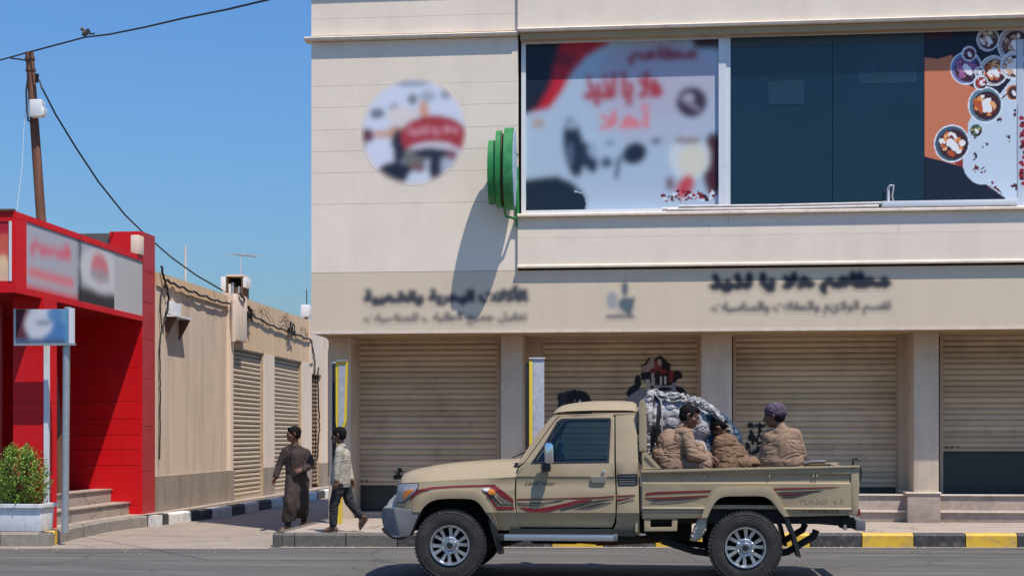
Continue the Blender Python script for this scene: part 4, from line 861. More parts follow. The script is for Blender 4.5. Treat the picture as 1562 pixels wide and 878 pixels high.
Yt = 19.25
pl = empty('potted_shrub', (W(28, 815, Yt + .2)[0], Yt + .25, KH), 'bushy green shrub with red tips in a white rectangular planter by the red column', 'plant')
x1t = W(62, 768, Yt)[0]; x1b = W(59, 815, Yt)[0]; x0t = x1t - .86; ztp = W(30, 768, Yt)[1]
M['planter'] = mat('weathered_white_planter', (.66, .67, .68), .6, var=.06, scale=5, dirt=(.36, .35, .33), dscale=7, damt=.5, bump=.002)
bm = bmesh.new(); d0 = .03; n_ = 1
def frustum(bm, xa, xb, ya, yb, za, xc, xd, yc, yd, zb): 
    v = [bm.verts.new(p) for p in ((xa, ya, za), (xb, ya, za), (xb, yb, za), (xa, yb, za), (xc, yc, zb), (xd, yc, zb), (xd, yd, zb), (xc, yd, zb))]
    for f_ in ((0, 3, 2, 1), (4, 5, 6, 7), (0, 1, 5, 4), (1, 2, 6, 5), (2, 3, 7, 6), (3, 0, 4, 7)): bm.faces.new([v[i] for i in f_])
frustum(bm, x0t + .04, x1b, Yt + .03, Yt + .48, KH + .002, x0t, x1t - .02, Yt, Yt + .52, ztp - .06)
ob('pot', bm, 'planter', pl, bevel=.02, smooth=40); 
bm = bmesh.new()
for a in ((x0t - .03, x1t + .01, Yt - .03, Yt + .02), (x0t - .03, x1t + .01, Yt + .5, Yt + .55), (x0t - .03, x0t + .02, Yt + .021, Yt + .499), (x1t - .04, x1t + .01, Yt + .021, Yt + .499)): box(bm, *a, ztp - .06, ztp)
ob('rim', bm, 'planter', pl, bevel=.008)
bx('soil', x0t + .03, x1t - .05, Yt + .03, Yt + .49, ztp - .08, ztp - .03, 'rust', pl)
M['leaf'] = mat('shrub_leaf', (.11, .22, .03), .45, var=.5, scale=9, spec=.4); M['leaf_red'] = mat('red_leaf_tip', (.30, .05, .03), .5, var=.4, scale=9); M['leaf_yellow'] = mat('fresh_leaf', (.30, .42, .06), .45, var=.3, scale=9)
cxs, cys = (x0t + x1t) / 2, Yt + .26; zc_ = W(35, 735, Yt)[1]; RXs = .43; RZs = W(35, 680, Yt)[1] - ztp
def shrub(mkeys):
    bms = {k: bmesh.new() for k in mkeys}; st = bmesh.new()
    for k in range(520):
        th = random.uniform(0, 2 * math.pi); u = random.random(); h = u
        r = RXs * (math.sin(math.pi * (.22 + .70 * h)) ** .8) * random.uniform(.55, 1.10)
        p = Vector((cxs + r * math.cos(th), cys + r * .8 * math.sin(th), ztp - .04 + RZs * (h * 1.0 + random.uniform(-.03, .06))))
        base = Vector((cxs + random.uniform(-.1, .1), cys + random.uniform(-.1, .1), ztp - .03 + .35 * RZs * h)); d = (p - base)
        if k % 4 == 0: tube(st, [base, base.lerp(p, .6) + Vector((0, 0, .02)), p], [.006, .004, .002], 4)
        d.normalize(); up = (d + Vector((0, 0, .9))).normalized()
        for j in range(16):
            t = j / 16; c = p - d * .12 * (1 - t) + up * .05 * t + Vector([random.gauss(0, .014) for _ in range(3)])
            a = (up * .7 + Vector([random.gauss(0, .6) for _ in range(3)])).normalized(); s = a.cross(Vector([random.gauss(0, 1) for _ in range(3)])).normalized()
            L = random.uniform(.022, .042); wd = L * .26
            key = mkeys[0] if random.random() < .72 else mkeys[1]
            if t > .85 and h > .5 and random.random() < .35: key = mkeys[2]
            if p.x > cxs + .24 and random.random() < .08: key = mkeys[2]
            b = bms[key]; b.faces.new([b.verts.new(q_) for q_ in (c, c + a * L * .5 + s * wd, c + a * L, c + a * L * .5 - s * wd)])
    return bms, st
bms, st = shrub(['leaf', 'leaf_yellow', 'leaf_red'])
for k, b in bms.items(): ob('foliage', b, k, pl, recalc=False, kind='stuff')
ob('stems', st, 'wood', pl, kind='stuff')

# utility pole inside the recess, passing behind the canopy face
Yu = 22.0
def u_(px, py, dy=0): x, z = W(px, py, Yu + dy); return Vector((x, Yu + dy, z))
up_ = empty('utility_pole', (*u_(93, 752).xy, .1), 'leaning brown wooden utility pole rising behind the red canopy', 'utility pole')
bt = u_(93, 770); tp = u_(45, 80)
tube_pts = [bt.lerp(tp, t / 8) for t in range(9)]
bm = bmesh.new(); tube(bm, tube_pts, [.098 - .03 * t / 8 for t in range(9)], 14); ob('pole', bm, 'wood', up_, smooth=40)
a = u_(58, 153, -.16); bx('meter_box', a.x - .11, a.x + .09, Yu - .25, Yu - .1, u_(58, 183).z, a.z, 'white_box', up_, bevel=.02)
bx('meter_box', a.x + .06, a.x + .13, Yu - .22, Yu - .1, u_(58, 181).z, u_(58, 168).z, 'white_box', up_, bevel=.02)
tb('clamp', [u_(57, 113, -.1), u_(56, 126, -.1)], .03, 'cable', up_)
for py in (90, 107): 
    c = u_(45 + (py - 80) * .07, py); bm = bmesh.new(); lathe(bm, c, (tp - bt), [(-.02, .082), (.02, .082)], 14); ob('band', bm, 'rust', up_)
tb('loop_cable', [u_(45, 92, -.08), u_(38, 92, -.1), u_(26, 90, -.1), u_(16, 89, -.1)], .014, 'cable', up_, 5)
tb('loop_cable', [u_(43, 115, -.1), u_(40, 140, -.1), u_(41, 165, -.1), u_(43, 184, -.1), u_(48, 187, -.1)], .016, 'cable', up_, 5)
tb('loop_cable', [u_(54, 113, -.1), u_(61, 124, -.1), u_(64, 136, -.12), u_(62, 128, -.1)], .014, 'cable', up_, 5)
def cable(a, b, s, r, label, n=24):
    tag(tb('overhead_cable', sag(a, b, s, n), r, 'cable', None, 5), label, 'cable')
# main overhead cable: comes over the road from high right, thicker as it nears
A_ = u_(47, 79, -.09); xx, zz2 = W(470, -22, 14.5)
def c2(px, py, Y): x, z = W(px, py, Y); return Vector((x, Y, z))
bm = bmesh.new(); pts = [c2(-60, 102, 26), c2(0, 92, 24), A_, c2(130, 57, 21), c2(165, 53, 20.4), c2(220, 42, 19.4), c2(280, 28, 18.4), c2(345, 15, 17.4), c2(413, -1, 16.4), c2(520, -30, 15)]
tube(bm, pts, .013, 6); tag(ob('overhead_cable', bm, 'cable', None, smooth=60), 'black overhead cable crossing the sky from the pole top to the upper right', 'cable')
e_ = Vector((WXL + .2, *WX(340, 443, WXL + .2)))
bm = bmesh.new(); pp = [u_(62, 130, -.1), u_(85, 175, 0), u_(115, 224, .5)]
pp += [c2(150, 277, 23), c2(190, 327, 24), c2(225, 361, 25.2), c2(262, 393, 26.4), c2(300, 420, 27.6), e_]
tube(bm, pp, .016, 6); tag(ob('overhead_cable', bm, 'cable', None, smooth=60), 'black cable sweeping down from the pole to the corner of the tan building', 'cable')
wp = [u_(41, 150), u_(36, 200, -.1), u_(34, 250, -.3), u_(26, 320, -.6)]
tag(tb('overhead_cable', wp, .004, 'pipe', None, 4), 'faint thin pale wire hanging down left of the pole', 'cable')
# bird on the cable
M['bird'] = mat('grey_brown_feathers', (.12, .11, .09), .8, var=.4, scale=30); M['bird_dark'] = mat('dark_feathers', (.03, .03, .03), .7)
c = c2(131, 51, 21); bd = empty('bird', c, 'small grey bird perched on the overhead cable', 'bird')
bm = bmesh.new(); bmesh.ops.create_uvsphere(bm, u_segments=14, v_segments=8, radius=.05, matrix=Matrix.Translation(c + Vector((0, 0, .01))) @ Matrix.Rotation(R(-35), 4, 'Y') @ Matrix.Diagonal((1.5, .85, .9, 1)))
bmesh.ops.create_uvsphere(bm, u_segments=12, v_segments=8, radius=.03, matrix=Matrix.Translation(c + Vector((-.055, 0, .065)))); tube(bm, [c + Vector((-.08, 0, .065)), c + Vector((-.105, 0, .06))], [.008, .001], 5)
ob('body', bm, 'bird', bd, smooth=60)
bm = bmesh.new(); prism(bm, [c + Vector(v) for v in ((.02, -.045, .05), (.06, -.045, .06), (.1, -.03, -.01), (.05, -.04, -.02))], (0, .012, 0)); prism(bm, [c + Vector(v) for v in ((.05, -.015, -.02), (.14, -.015, .005), (.14, -.015, -.02))], (0, .03, 0)); ob('wing', bm, 'bird_dark', bd)
tb('leg', [c + Vector((-.01, 0, -.03)), c + Vector((-.015, 0, -.062))], .003, 'bird_dark', bd, 4); tb('leg', [c + Vector((.012, 0, -.03)), c + Vector((.01, 0, -.062))], .003, 'bird_dark', bd, 4)
# ================================================================ PICKUP TRUCK (near side in the plane Y = 15)
TYN = 15.0; TW = 1.74; TM = TYN + TW / 2
M['paint'] = mat('beige_truck_paint', (.345, .27, .165), .40, var=.03, scale=2, coat=.08, spec=.35, dirt=(.27, .21, .135), dscale=3, damt=.5, streak=(.30, .245, .165), samt=.4, smap=(4, 4, 9))
M['chrome'] = mat('chrome', (.75, .75, .76), .12, metal=1, var=.03)
M['alloy'] = mat('polished_alloy', (.50, .50, .51), .30, metal=.85, var=.05, scale=10)
M['tyre'] = mat('tyre_rubber', (.020, .019, .018), .85, var=.2, scale=14, dirt=(.07, .062, .052), dscale=6, damt=.5)
M['tblack'] = mat('black_trim', (.012, .012, .012), .45, var=.1)
M['under'] = mat('underbody', (.012, .011, .010), .8, var=.4, scale=10)
M['bumper_grey'] = mat('grey_bumper_paint', (.13, .13, .132), .5, var=.1, metal=0, scale=5)
M['lens'] = mat('headlamp_lens', (.36, .34, .35), .25, var=.4, scale=40, metal=.2, coat=.3)
M['amber'] = mat('amber_lens', (.75, .22, .02), .15, var=.1, coat=1)
M['dred'] = mat('dark_red_decal', (.17, .012, .016), .35, var=.06); M['dblack'] = mat('brown_black_decal', (.045, .035, .030), .4, var=.2, scale=30)
M['dgrey'] = mat('faded_grey_decal', (.16, .13, .10), .4, var=.3, scale=30)
M['seat'] = mat('dark_seat_cloth', (.05, .048, .045), .9, var=.2)
gm = bpy.data.materials.new('cab_glass'); gm.use_nodes = True; n = gm.node_tree; n.nodes.remove(n.nodes['Principled BSDF'])
tr = n.nodes.new('ShaderNodeBsdfTransparent'); tr.inputs[0].default_value = (.40, .56, .54, 1); gl = n.nodes.new('ShaderNodeBsdfGlossy'); gl.inputs['Roughness'].default_value = .02
fr_ = n.nodes.new('ShaderNodeFresnel'); fr_.inputs[0].default_value = 1.6; mx = n.nodes.new('ShaderNodeMixShader')
n.links.new(fr_.outputs[0], mx.inputs[0]); n.links.new(tr.outputs[0], mx.inputs[1]); n.links.new(gl.outputs[0], mx.inputs[2]); n.links.new(mx.outputs[0], n.nodes['Material Output'].inputs[0]); M['cab_glass'] = gm

T = lambda px, py: W(px, py, TYN)
def z6(x, y): return T(560 + x / 3.05, 590 + y / 3.05)
def z7(x, y): return T(780 + x / 3.05, 590 + y / 3.05)
def z8(x, y): return T(960 + x / 3.047, 590 + y / 3.047)
zz_at = lambda py: T(850, py)[1]
ZBELT = zz_at(706); ZC1 = zz_at(726); ZC2 = zz_at(729); ZM = zz_at(741); ZM2 = zz_at(747); ZL = zz_at(781); ZL2 = zz_at(784); ZB_ = zz_at(814)
XF = T(600, 750)[0]
def inset(x, z):
    tab = [(ZB_ - .1, .15), (ZB_, .115), (ZL2, .020), (ZL, .004), (ZM2, .0), (ZM, .016), (ZC2, .018), (ZC1, .008), (ZBELT + .01, .016), (ZBELT + .05, .030), (ZBELT + .9, .215)]
    for (z0, a), (z1, b) in zip(tab, tab[1:]):
        if z <= z1: v = a + (b - a) * max(0, (z - z0)) / (z1 - z0); break
    else: v = tab[-1][1]
    d = x - XF
    if d < .30 and z < ZBELT + .02: v += .16 * ((.30 - d) / .30) ** 2.2
    return v
CUTS = [ZB_, ZL2, ZL, ZM2, ZM, ZC2, ZC1, ZBELT + .01, ZBELT + .05]
truck = empty('pickup_truck', (0, TM, 0), 'beige single cab pickup truck with dark red side stripes carrying men and load', 'truck')
def panel(name, outline, m='paint', holes=(), off=0., parent=truck, th=.025, sides=(0, 1), cuts=CUTS, ins=inset, bev=.006, xc=True, smooth=28, label=None):
    res = []
    for side in sides:
        bm = bmesh.new()
        loops = [outline] + list(holes); es = []
        for lp_ in loops:
            vs = [bm.verts.new((x, 0, z)) for x, z in lp_]
            for i in range(len(vs)): es.append(bm.edges.new((vs[i], vs[(i + 1) % len(vs)])))
        bmesh.ops.triangle_fill(bm, use_beauty=True, use_dissolve=False, edges=es)
        zs_ = [p[1] for p in outline]; xs_ = [p[0] for p in outline]
        for c in cuts:
            if min(zs_) + .003 < c < max(zs_) - .003: bmesh.ops.bisect_plane(bm, geom=bm.verts[:] + bm.edges[:] + bm.faces[:], plane_co=(0, 0, c), plane_no=(0, 0, 1), dist=.0005)
        if xc and min(xs_) < XF + .3:
            for k in range(8):
                c = XF + .3 * (k / 8) 
                if min(xs_) + .003 < c < max(xs_) - .003: bmesh.ops.bisect_plane(bm, geom=bm.verts[:] + bm.edges[:] + bm.faces[:], plane_co=(c, 0, 0), plane_no=(1, 0, 0), dist=.0005)
        for v in bm.verts: v.co.y = TYN + ins(v.co.x, v.co.z) - off
        bmesh.ops.recalc_face_normals(bm, faces=bm.faces)
        if sum(f.normal.y * f.calc_area() for f in bm.faces) > 0: bmesh.ops.reverse_faces(bm, faces=bm.faces)
        if th > 0:
            r = bmesh.ops.extrude_face_region(bm, geom=bm.faces[:]); vs = [g for g in r['geom'] if isinstance(g, bmesh.types.BMVert)]
            # the extruded copy becomes the inner skin
            for v in vs: v.co.y += th
            bmesh.ops.recalc_face_normals(bm, faces=bm.faces)
        if side == 1:
            for v in bm.verts: v.co.y = 2 * TM - v.co.y
            bmesh.ops.reverse_faces(bm, faces=bm.faces)
        if bev and th > 0:
            es = [e for e in bm.edges if len(e.link_faces) == 2 and e.calc_face_angle(0) > 1.1]
            bmesh.ops.bevel(bm, geom=es, offset=bev, segments=2, profile=.6, affect='EDGES', clamp_overlap=True)
        o = ob(name, bm, m, parent if not isinstance(parent, list) else parent[side], smooth=smooth, recalc=False)
        if label: o['label'] = label
        res.append(o)
    return res
def arc(pts, n=6):                                      # smooth a polyline through its points (Catmull-Rom)
    out = []; P = [pts[0]] + list(pts) + [pts[-1]]
    for i in range(1, len(P) - 2):
        for k in range(n):
            t = k / n; a, b, c, d = (Vector(P[i + j]) for j in (-1, 0, 1, 2))
            out.append(tuple(.5 * ((2 * b) + (c - a) * t + (2 * a - 5 * b + 4 * c - d) * t * t + (3 * b - a - 3 * c + d) * t ** 3)))
    out.append(tuple(P[-2])); return out
# --- front wing
opn_f = arc([z6(205, 690), z6(216, 640), z6(243, 590), z6(272, 550), z6(310, 527), z6(360, 519), z6(440, 518), z6(490, 522), z6(520, 538), z6(548, 575), z6(575, 620), z6(602, 668)], 4)
flo_f = arc([z6(196, 600), z6(214, 555), z6(238, 520), z6(270, 497), z6(310, 484), z6(360, 479), z6(440, 478), z6(500, 480), z6(532, 495), z6(560, 530), z6(585, 580), z6(613, 666)], 4)
wing = [z6(128, 568), z6(124, 540), z6(126, 500), z6(134, 452), z6(150, 447), z6(280, 437), z6(400, 431), z6(540, 424), z6(640, 420), z6(688, 417), z6(686, 480), z6(688, 560), z6(700, 620), z6(712, 668), z6(602, 668)] + opn_f[::-1][1:-6] + [z6(238, 572)]
panel('front_wing', wing, label=None)
panel('wheel_flare', flo_f[3:] + opn_f[::-1][:-4], off=.035, th=.05, bev=.012)
# --- door
dout = [z7(30, 652), z7(22, 560), z7(22, 420), z7(34, 375), z7(62, 352), z7(205, 150), z7(228, 136), z7(466, 130), z7(478, 138), z7(479, 350), z7(485, 500), z7(484, 600), z7(478, 632), z7(466, 655)]
dhole = [z7(92, 353), z7(150, 272), z7(213, 162), z7(235, 149), z7(452, 146), z7(459, 153), z7(450, 348)]
doors = panel('door', dout, holes=[dhole], th=.035)
gout = [z7(88, 357), z7(146, 272), z7(209, 159), z7(232, 145), z7(455, 142), z7(463, 150), z7(454, 352)]
panel('window_rubber', gout, 'tblack', holes=[[z7(102, 348), z7(156, 272), z7(217, 168), z7(240, 155), z7(448, 152), z7(452, 158), z7(443, 343)]], off=.002, th=.02, parent=doors, bev=0)
panel('window_glass', [z7(100, 350), z7(154, 272), z7(215, 166), z7(238, 153), z7(450, 150), z7(454, 156), z7(445, 346)], 'cab_glass', off=-.012, th=0, parent=doors, bev=0)
panel('quarter_light_bar', [z7(150, 350), z7(158, 350), z7(196, 205), z7(189, 213)], 'tblack', off=-.002, th=.012, parent=doors, bev=0)
hd = panel('door_handle', [z7(368, 422), z7(378, 417), z7(434, 416), z7(441, 421), z7(440, 436), z7(430, 444), z7(382, 445), z7(371, 437)], 'chrome', off=.03, th=.035, parent=doors, bev=.006)
for s, d in ((0, doors[0]), (1, doors[1])):
    y = TYN + .005 if s == 0 else TYN + TW - .005; bm = bmesh.new(); x, z = z7(428, 394); lathe(bm, (x, y, z), (0, -1 if s == 0 else 1, 0), [(-.01, .018), (.012, .018), (.014, .012)], 14); ob('lock', bm, 'chrome', d, smooth=40)
# --- pillars, cab corner, sill
A_out = [z7(28, 368), z7(36, 345), z7(120, 215), z7(186, 138), z7(470, 122), z7(475, 131), z7(232, 131), z7(203, 146), z7(59, 350)]
panel('windscreen_pillar', A_out, off=-.002, th=.05)
cq = [z7(486, 352), z7(483, 132), z7(580, 126), z7(590, 348), z7(597, 690), z7(480, 692), z7(474, 664), z7(488, 632), z7(491, 560), z7(491, 500)]
corner = panel('cab_corner', cq, th=.04)
panel('air_vent', [z7(492, 405), z7(586, 402), z7(588, 455), z7(496, 458)], 'tblack', off=.006, th=.02, parent=corner)
for k in range(4):
    y_ = 414 + k * 11; panel('louvre', [z7(500, y_), z7(578, y_ - 1), z7(578, y_ + 4), z7(501, y_ + 5)], 'bumper_grey', off=.012, th=.015, parent=corner, bev=0)
sill = panel('sill', [z7(-14, 648), z7(26, 648), z7(34, 661), z7(466, 662), z7(478, 670), z7(482, 697), z7(-6, 690)], off=-.006, th=.04)
# --- roof
def loft(name, rows, m, parent=truck, smooth=40, close_ends=False, bev=0, kind=None):
    bm = bmesh.new(); vr = [[bm.verts.new(p) for p in r] for r in rows]
    for a, b in zip(vr, vr[1:]):
        for i in range(len(a) - 1): bm.faces.new((a[i], a[i + 1], b[i + 1], b[i]))
    return ob(name, bm, m, parent, smooth=smooth)
prof = arc([z7(186, 134), z7(196, 110), z7(232, 88), z7(330, 73), z7(440, 69), z7(540, 71), z7(574, 80), z7(584, 98), z7(586, 122)], 4)
zr_lo = z7(400, 122)[1]; zmax = max(p[1] for p in prof)
rows = []
for k in range(21):
    s = -1 + 2 * k / 20; cr = (1 - abs(s) ** 6); ww = .685
    rows.append([(x + (0 if cr > .99 else 0), TM + s * ww * (1 - .02 * ((z - zr_lo) / (zmax - zr_lo + .01))), zr_lo - .01 + (z - zr_lo + .01) * (.35 + .65 * cr ** .5) + .03 * (1 - s * s)) for x, z in prof])
loft('roof', rows, 'paint')
gut = [z7(184, 136), z7(200, 128), z7(586, 116), z7(588, 126), z7(204, 138)]
panel('rain_gutter', gut, 'paint', off=-.165, th=.03, ins=lambda x, z: 0, cuts=[], bev=.004)
# --- bonnet
zg = arc([z6(150, 446), z6(156, 428), z6(172, 411), z6(200, 399), z6(232, 390), z6(310, 374), z6(400, 362), z6(520, 352), z6(640, 346), z6(700, 338)], 3)
rows = []
for k in range(25):
    s = -1 + 2 * k / 24; rw = []
    for i, (x, z) in enumerate(zg):
        e = z6(690, 418)[1] + (z6(150, 447)[1] - z6(690, 418)[1]) * (z6(690, 418)[0] - x) / (z6(690, 418)[0] - z6(150, 447)[0]); c = 1 - abs(s) ** 5
        fr0 = min(1, (x - zg[0][0]) / .25); half = (TW / 2 - .02) - .10 * (1 - fr0) ** 2
        rw.append((x - .10 * (1 - s * s) * (1 - min(1, (x - zg[0][0]) / 1.2)), TM + s * half, e + (z - e) * c ** .6 + .015 * (1 - s * s)))
    rows.append(rw)
loft('bonnet', rows, 'paint', smooth=50)
x0, z0 = z6(700, 418); bx('cowl', z6(690, 400)[0] - .02, z6(690, 400)[0] + .22, TYN + .09, TYN + TW - .09, z0, z6(690, 352)[1], 'tblack', truck, bevel=.01)
tb('wiper', [(z6(660, 345)[0], TYN + .4, z6(660, 340)[1] + .02), (z6(740, 300)[0], TYN + .75, z6(740, 300)[1] + .03)], .008, 'tblack', truck, 5); tb('wiper', [(z6(640, 345)[0], TYN + 1.0, z6(660, 340)[1] + .02), (z6(720, 300)[0], TYN + 1.35, z6(740, 310)[1] + .03)], .008, 'tblack', truck, 5)
# windscreen and rear window
def glassrow(p0, p1, bow, m='cab_glass', name='windscreen', ya=.05, yb=.19):
    rows = []
    for k in range(9):
        s = -1 + 2 * k / 8; rw = []
        for t in (0, 1): p = p0 if t == 0 else p1; hw = TW / 2 - (ya if t == 0 else yb); rw.append((p[0] - bow * (1 - s * s), TM + s * hw, p[1]))
        rows.append(rw)
    loft(name, rows, m)
glassrow(z7(42, 342), z7(186, 138), .07)
bx('cab_back', z7(590, 300)[0] - .03, z7(590, 300)[0] - .004, TYN + .05, TYN + TW - .05, .55, z7(590, 340)[1], 'paint', truck); 
bx('cab_back_frame', z7(588, 300)[0] - .03, z7(588, 300)[0] - .008, TYN + .17, TYN + TW - .17, z7(590, 160)[1], z7(590, 120)[1], 'paint', truck); glassrow(z7(586, 340), z7(584, 160), 0, name='rear_window', yb=.17)
# cab interior
xi0, xi1 = z7(30, 300)[0], z7(590, 300)[0]
bx('cab_floor', xi0 - .1, xi1 - .03, TYN + .05, TYN + TW - .05, .5, .56, 'under', truck); bx('dashboard', xi0 + .02, xi0 + .42, TYN + .08, TYN + TW - .08, .9, ZBELT - .02, 'seat', truck, bevel=.03)
for yc in (TYN + .42, TYN + TW - .42):
    sx_ = z7(400, 300)[0]; bx('seat', sx_ - .45, sx_ + .08, yc - .26, yc + .26, .75, .95, 'seat', truck, bevel=.04)
    bm = bmesh.new(); prism(bm, [(sx_, yc - .24, .92), (sx_ + .14, yc - .24, .92), (sx_ + .27, yc - .2, 1.50), (sx_ + .19, yc - .2, 1.52)], (0, .46, 0)); ob('seat_back', bm, 'seat', truck, bevel=.03)
    bx('head_rest', sx_ + .2, sx_ + .29, yc - .12, yc + .12, 1.53, 1.70, 'seat', truck, bevel=.03)
sc_ = Vector((z7(205, 300)[0], TYN + .42, z7(205, 312)[1])); bm = bmesh.new(); ax = Vector((.75, 0, .55)).normalized(); a = ax.orthogonal().normalized(); b = ax.cross(a)
tube(bm, [sc_ + (a * math.cos(t * math.pi / 12) + b * math.sin(t * math.pi / 12)) * .19 for t in range(25)], .015, 6, caps=False); tube(bm, [sc_ - a * .18, sc_, sc_ + a * .18], .012, 5); tube(bm, [sc_, sc_ - ax * .35], .02, 5); ob('steering_wheel', bm, 'tblack', truck, smooth=60, kind=None)
# mirrors
for s in (0, 1):
    sy = -1 if s == 0 else 1; yb = TYN if s == 0 else TYN + TW
    mo = empty('door_mirror', (z7(180, 350)[0], yb, z7(180, 350)[1]), None, None); mo.parent = doors[s]; mo.location = WLOC[mo] - WLOC[doors[s]]
    WLOC[mo] = WLOC[mo]
    bpy.data.objects.remove(mo)
    yo = yb + sy * .10
    bm = bmesh.new(); pr = [z7(162, 262), z7(172, 258), z7(190, 259), z7(200, 268), z7(203, 345), z7(197, 353), z7(170, 354), z7(160, 346), z7(159, 290)]
    prism(bm, [(x, yo, z) for x, z in pr], (0, sy * .07, 0)); ob('mirror', bm, 'chrome', doors[s], bevel=.012, smooth=40)
    bm = bmesh.new(); pr = [z7(145, 356), z7(160, 350), z7(180, 352), z7(186, 370), z7(184, 392), z7(146, 393), z7(142, 370)]
    prism(bm, [(x, yb + sy * .015, z) for x, z in pr], (0, sy * .13, 0)); ob('mirror_arm', bm, 'tblack', doors[s], bevel=.01, smooth=40)
# script badge, lettering, decals
def flat(name, pts, m, ins_=inset, off=.0045, parent=truck):
    """thin film that follows the panel's cross-section"""
    return panel(name, pts, m, off=off, th=.0, sides=(0, 1), parent=parent, bev=0, ins=ins_, smooth=None)
F_ = lambda *a: [z6(x, y) for x, y in a]; D_ = lambda *a: [z7(x, y) for x, y in a]; B_ = lambda *a: [z8(x, y) for x, y in a]
fl = lambda pts, m, f=inset, off=.0045: flat('stripe', pts, m, f, off)
fl(F_((195, 537), (206, 508), (234, 477), (300, 464), (400, 458), (500, 455), (592, 453), (604, 462), (582, 462), (500, 464), (400, 467), (300, 474), (248, 488), (222, 505)), 'dred')
fl(F_((592, 453), (640, 488), (680, 522), (681, 541), (628, 512), (580, 468), (572, 463)), 'dred')
fl(F_((545, 470), (566, 500), (590, 532), (608, 556), (683, 556), (683, 570), (606, 572), (570, 520), (540, 480)), 'dred')
fl(F_((560, 500), (590, 505), (622, 540), (640, 547), (681, 543), (682, 549), (636, 554), (610, 545), (585, 518)), 'dblack', off=.007)
fl(F_((600, 486), (612, 500), (634, 520), (655, 532), (681, 541), (680, 545), (640, 538), (612, 512)), 'dgrey', off=.007)
zt7 = lambda x, y: T(780 + x / 7.44, 700 + y / 7.44)
E_ = lambda *a: [zt7(x, y) for x, y in a]
fl(E_((62, 446), (500, 440), (1000, 424), (1168, 412), (1168, 426), (1000, 440), (500, 452), (62, 462)), 'dred')
fl(E_((72, 540), (110, 545), (200, 548), (260, 566), (300, 555), (420, 538), (600, 500), (750, 462), (930, 452), (900, 470), (760, 498), (600, 545), (420, 596), (205, 600)), 'dred')
fl(E_((62, 490), (240, 496), (330, 492), (420, 484), (520, 468), (620, 458), (560, 476), (440, 492), (330, 504), (62, 503)), 'dblack')
fl(E_((66, 515), (180, 516), (300, 524), (400, 514), (340, 530), (240, 528), (70, 524)), 'dblack')
fl(E_((540, 574), (680, 530), (840, 488), (960, 464), (1100, 450), (1168, 448), (1168, 454), (1040, 470), (900, 500), (700, 552), (570, 580)), 'dblack')
fl(E_((690, 560), (800, 535), (900, 500), (1020, 485), (1160, 484), (1060, 520), (960, 548), (860, 566), (740, 564)), 'dgrey')
fl(E_((760, 556), (860, 528), (980, 498), (1100, 490), (1020, 510), (900, 545)), 'dblack', off=.007)
fl(E_((1196, 410), (1405, 400), (1405, 412), (1196, 428)), 'dred'); fl(E_((1196, 452), (1300, 436), (1405, 430), (1300, 452), (1196, 475)), 'dred'); fl(E_((1200, 498), (1320, 468), (1395, 452), (1395, 460), (1300, 484), (1205, 506)), 'dblack')
# lettering on the truck: printed strips of glyph shapes
def letters(txt, p0, p1, m, ins_=inset, off=.006, name='lettering', flip=True, italic=.0):
    v, t = text_tris(txt); mn, mx_ = v.min(0), v.max(0); v = (v - mn) / (mx_ - mn)
    for side in (0, 1):
        bm = bmesh.new(); vs = []
        for a, b in v:
            a2 = a + italic * (b - .5) * .1
            if side == 1: a2 = 1 - a2
            x = p0[0] + (p1[0] - p0[0]) * a2; z = p0[1] + (p1[1] - p0[1]) * b; y = TYN + ins_(x, z) - off
            vs.append(bm.verts.new((x, y if side == 0 else 2 * TM - y, z)))
        for tri in t:
            try: bm.faces.new([vs[i] for i in tri])
            except ValueError: pass
        ob(name, bm, m, truck, recalc=False)
letters('LandCruiser', zt7(165, 292), zt7(502, 246), 'tblack', italic=1)
# --- bed
def bins(x, z):
    a = [(z8(0, 612)[1], .022), (z8(0, 568)[1], .008), (z8(0, 563)[1], -.006), (z8(0, 555)[1], .004), (z8(0, 446)[1], .0), (z8(0, 440)[1], .026), (z8(0, 402)[1], .030), (z8(0, 398)[1], .0), (z8(0, 360)[1], .0)]
    dz = 0
    for (z0, p), (z1, q_) in zip(a, a[1:]):
        if z <= z1: return p + (q_ - p) * max(0, z - z0) / (z1 - z0) + dz
    return 0
bc = [z8(0, y)[1] for y in (568, 563, 555, 446, 440, 402, 398)]
opn_r = arc([z8(362, 608), z8(380, 565), z8(405, 528), z8(440, 509), z8(520, 506), z8(608, 506), z8(642, 516), z8(670, 540), z8(695, 575), z8(718, 602)], 4)
flo_r = arc([z8(332, 608), z8(350, 560), z8(378, 505), z8(402, 478), z8(435, 466), z8(520, 462), z8(636, 461), z8(666, 474), z8(692, 512), z8(718, 560), z8(742, 600)], 4)
side = [z8(60, 612), z8(60, 500), z8(58, 388), z8(560, 377), z8(1030, 368), z8(1031, 480), z8(1034, 595), z8(718, 602)] + opn_r[::-1][1:-1] + [z8(362, 608)]
bed = panel('bed_side', side, th=.05, cuts=bc, ins=bins, xc=False)
panel('wheel_flare', flo_r + opn_r[::-1], off=.035, th=.06, bev=.012, ins=lambda x, z: 0, cuts=[], xc=False)
panel('tail_post', [z8(1034, 595), z8(1031, 480), z8(1030, 372), z8(1062, 371), z8(1071, 440), z8(1066, 560), z8(1060, 596)], th=.12, ins=lambda x, z: .004, cuts=[], xc=False, bev=.015)
panel('top_rail', [z8(55, 386), z8(560, 374), z8(1072, 364), z8(1073, 373), z8(560, 386), z8(55, 400)], off=.02, th=.09, ins=lambda x, z: 0, cuts=[], xc=False, bev=.008)
for k, x_ in enumerate((205, 245, 345, 648, 852, 868)): panel('tie_hook', [z8(x_, 404), z8(x_ + 8, 404), z8(x_ + 6, 420), z8(x_ + 1, 420)], off=.0, th=.035, ins=lambda x, z: .0, cuts=[], xc=False, bev=0)
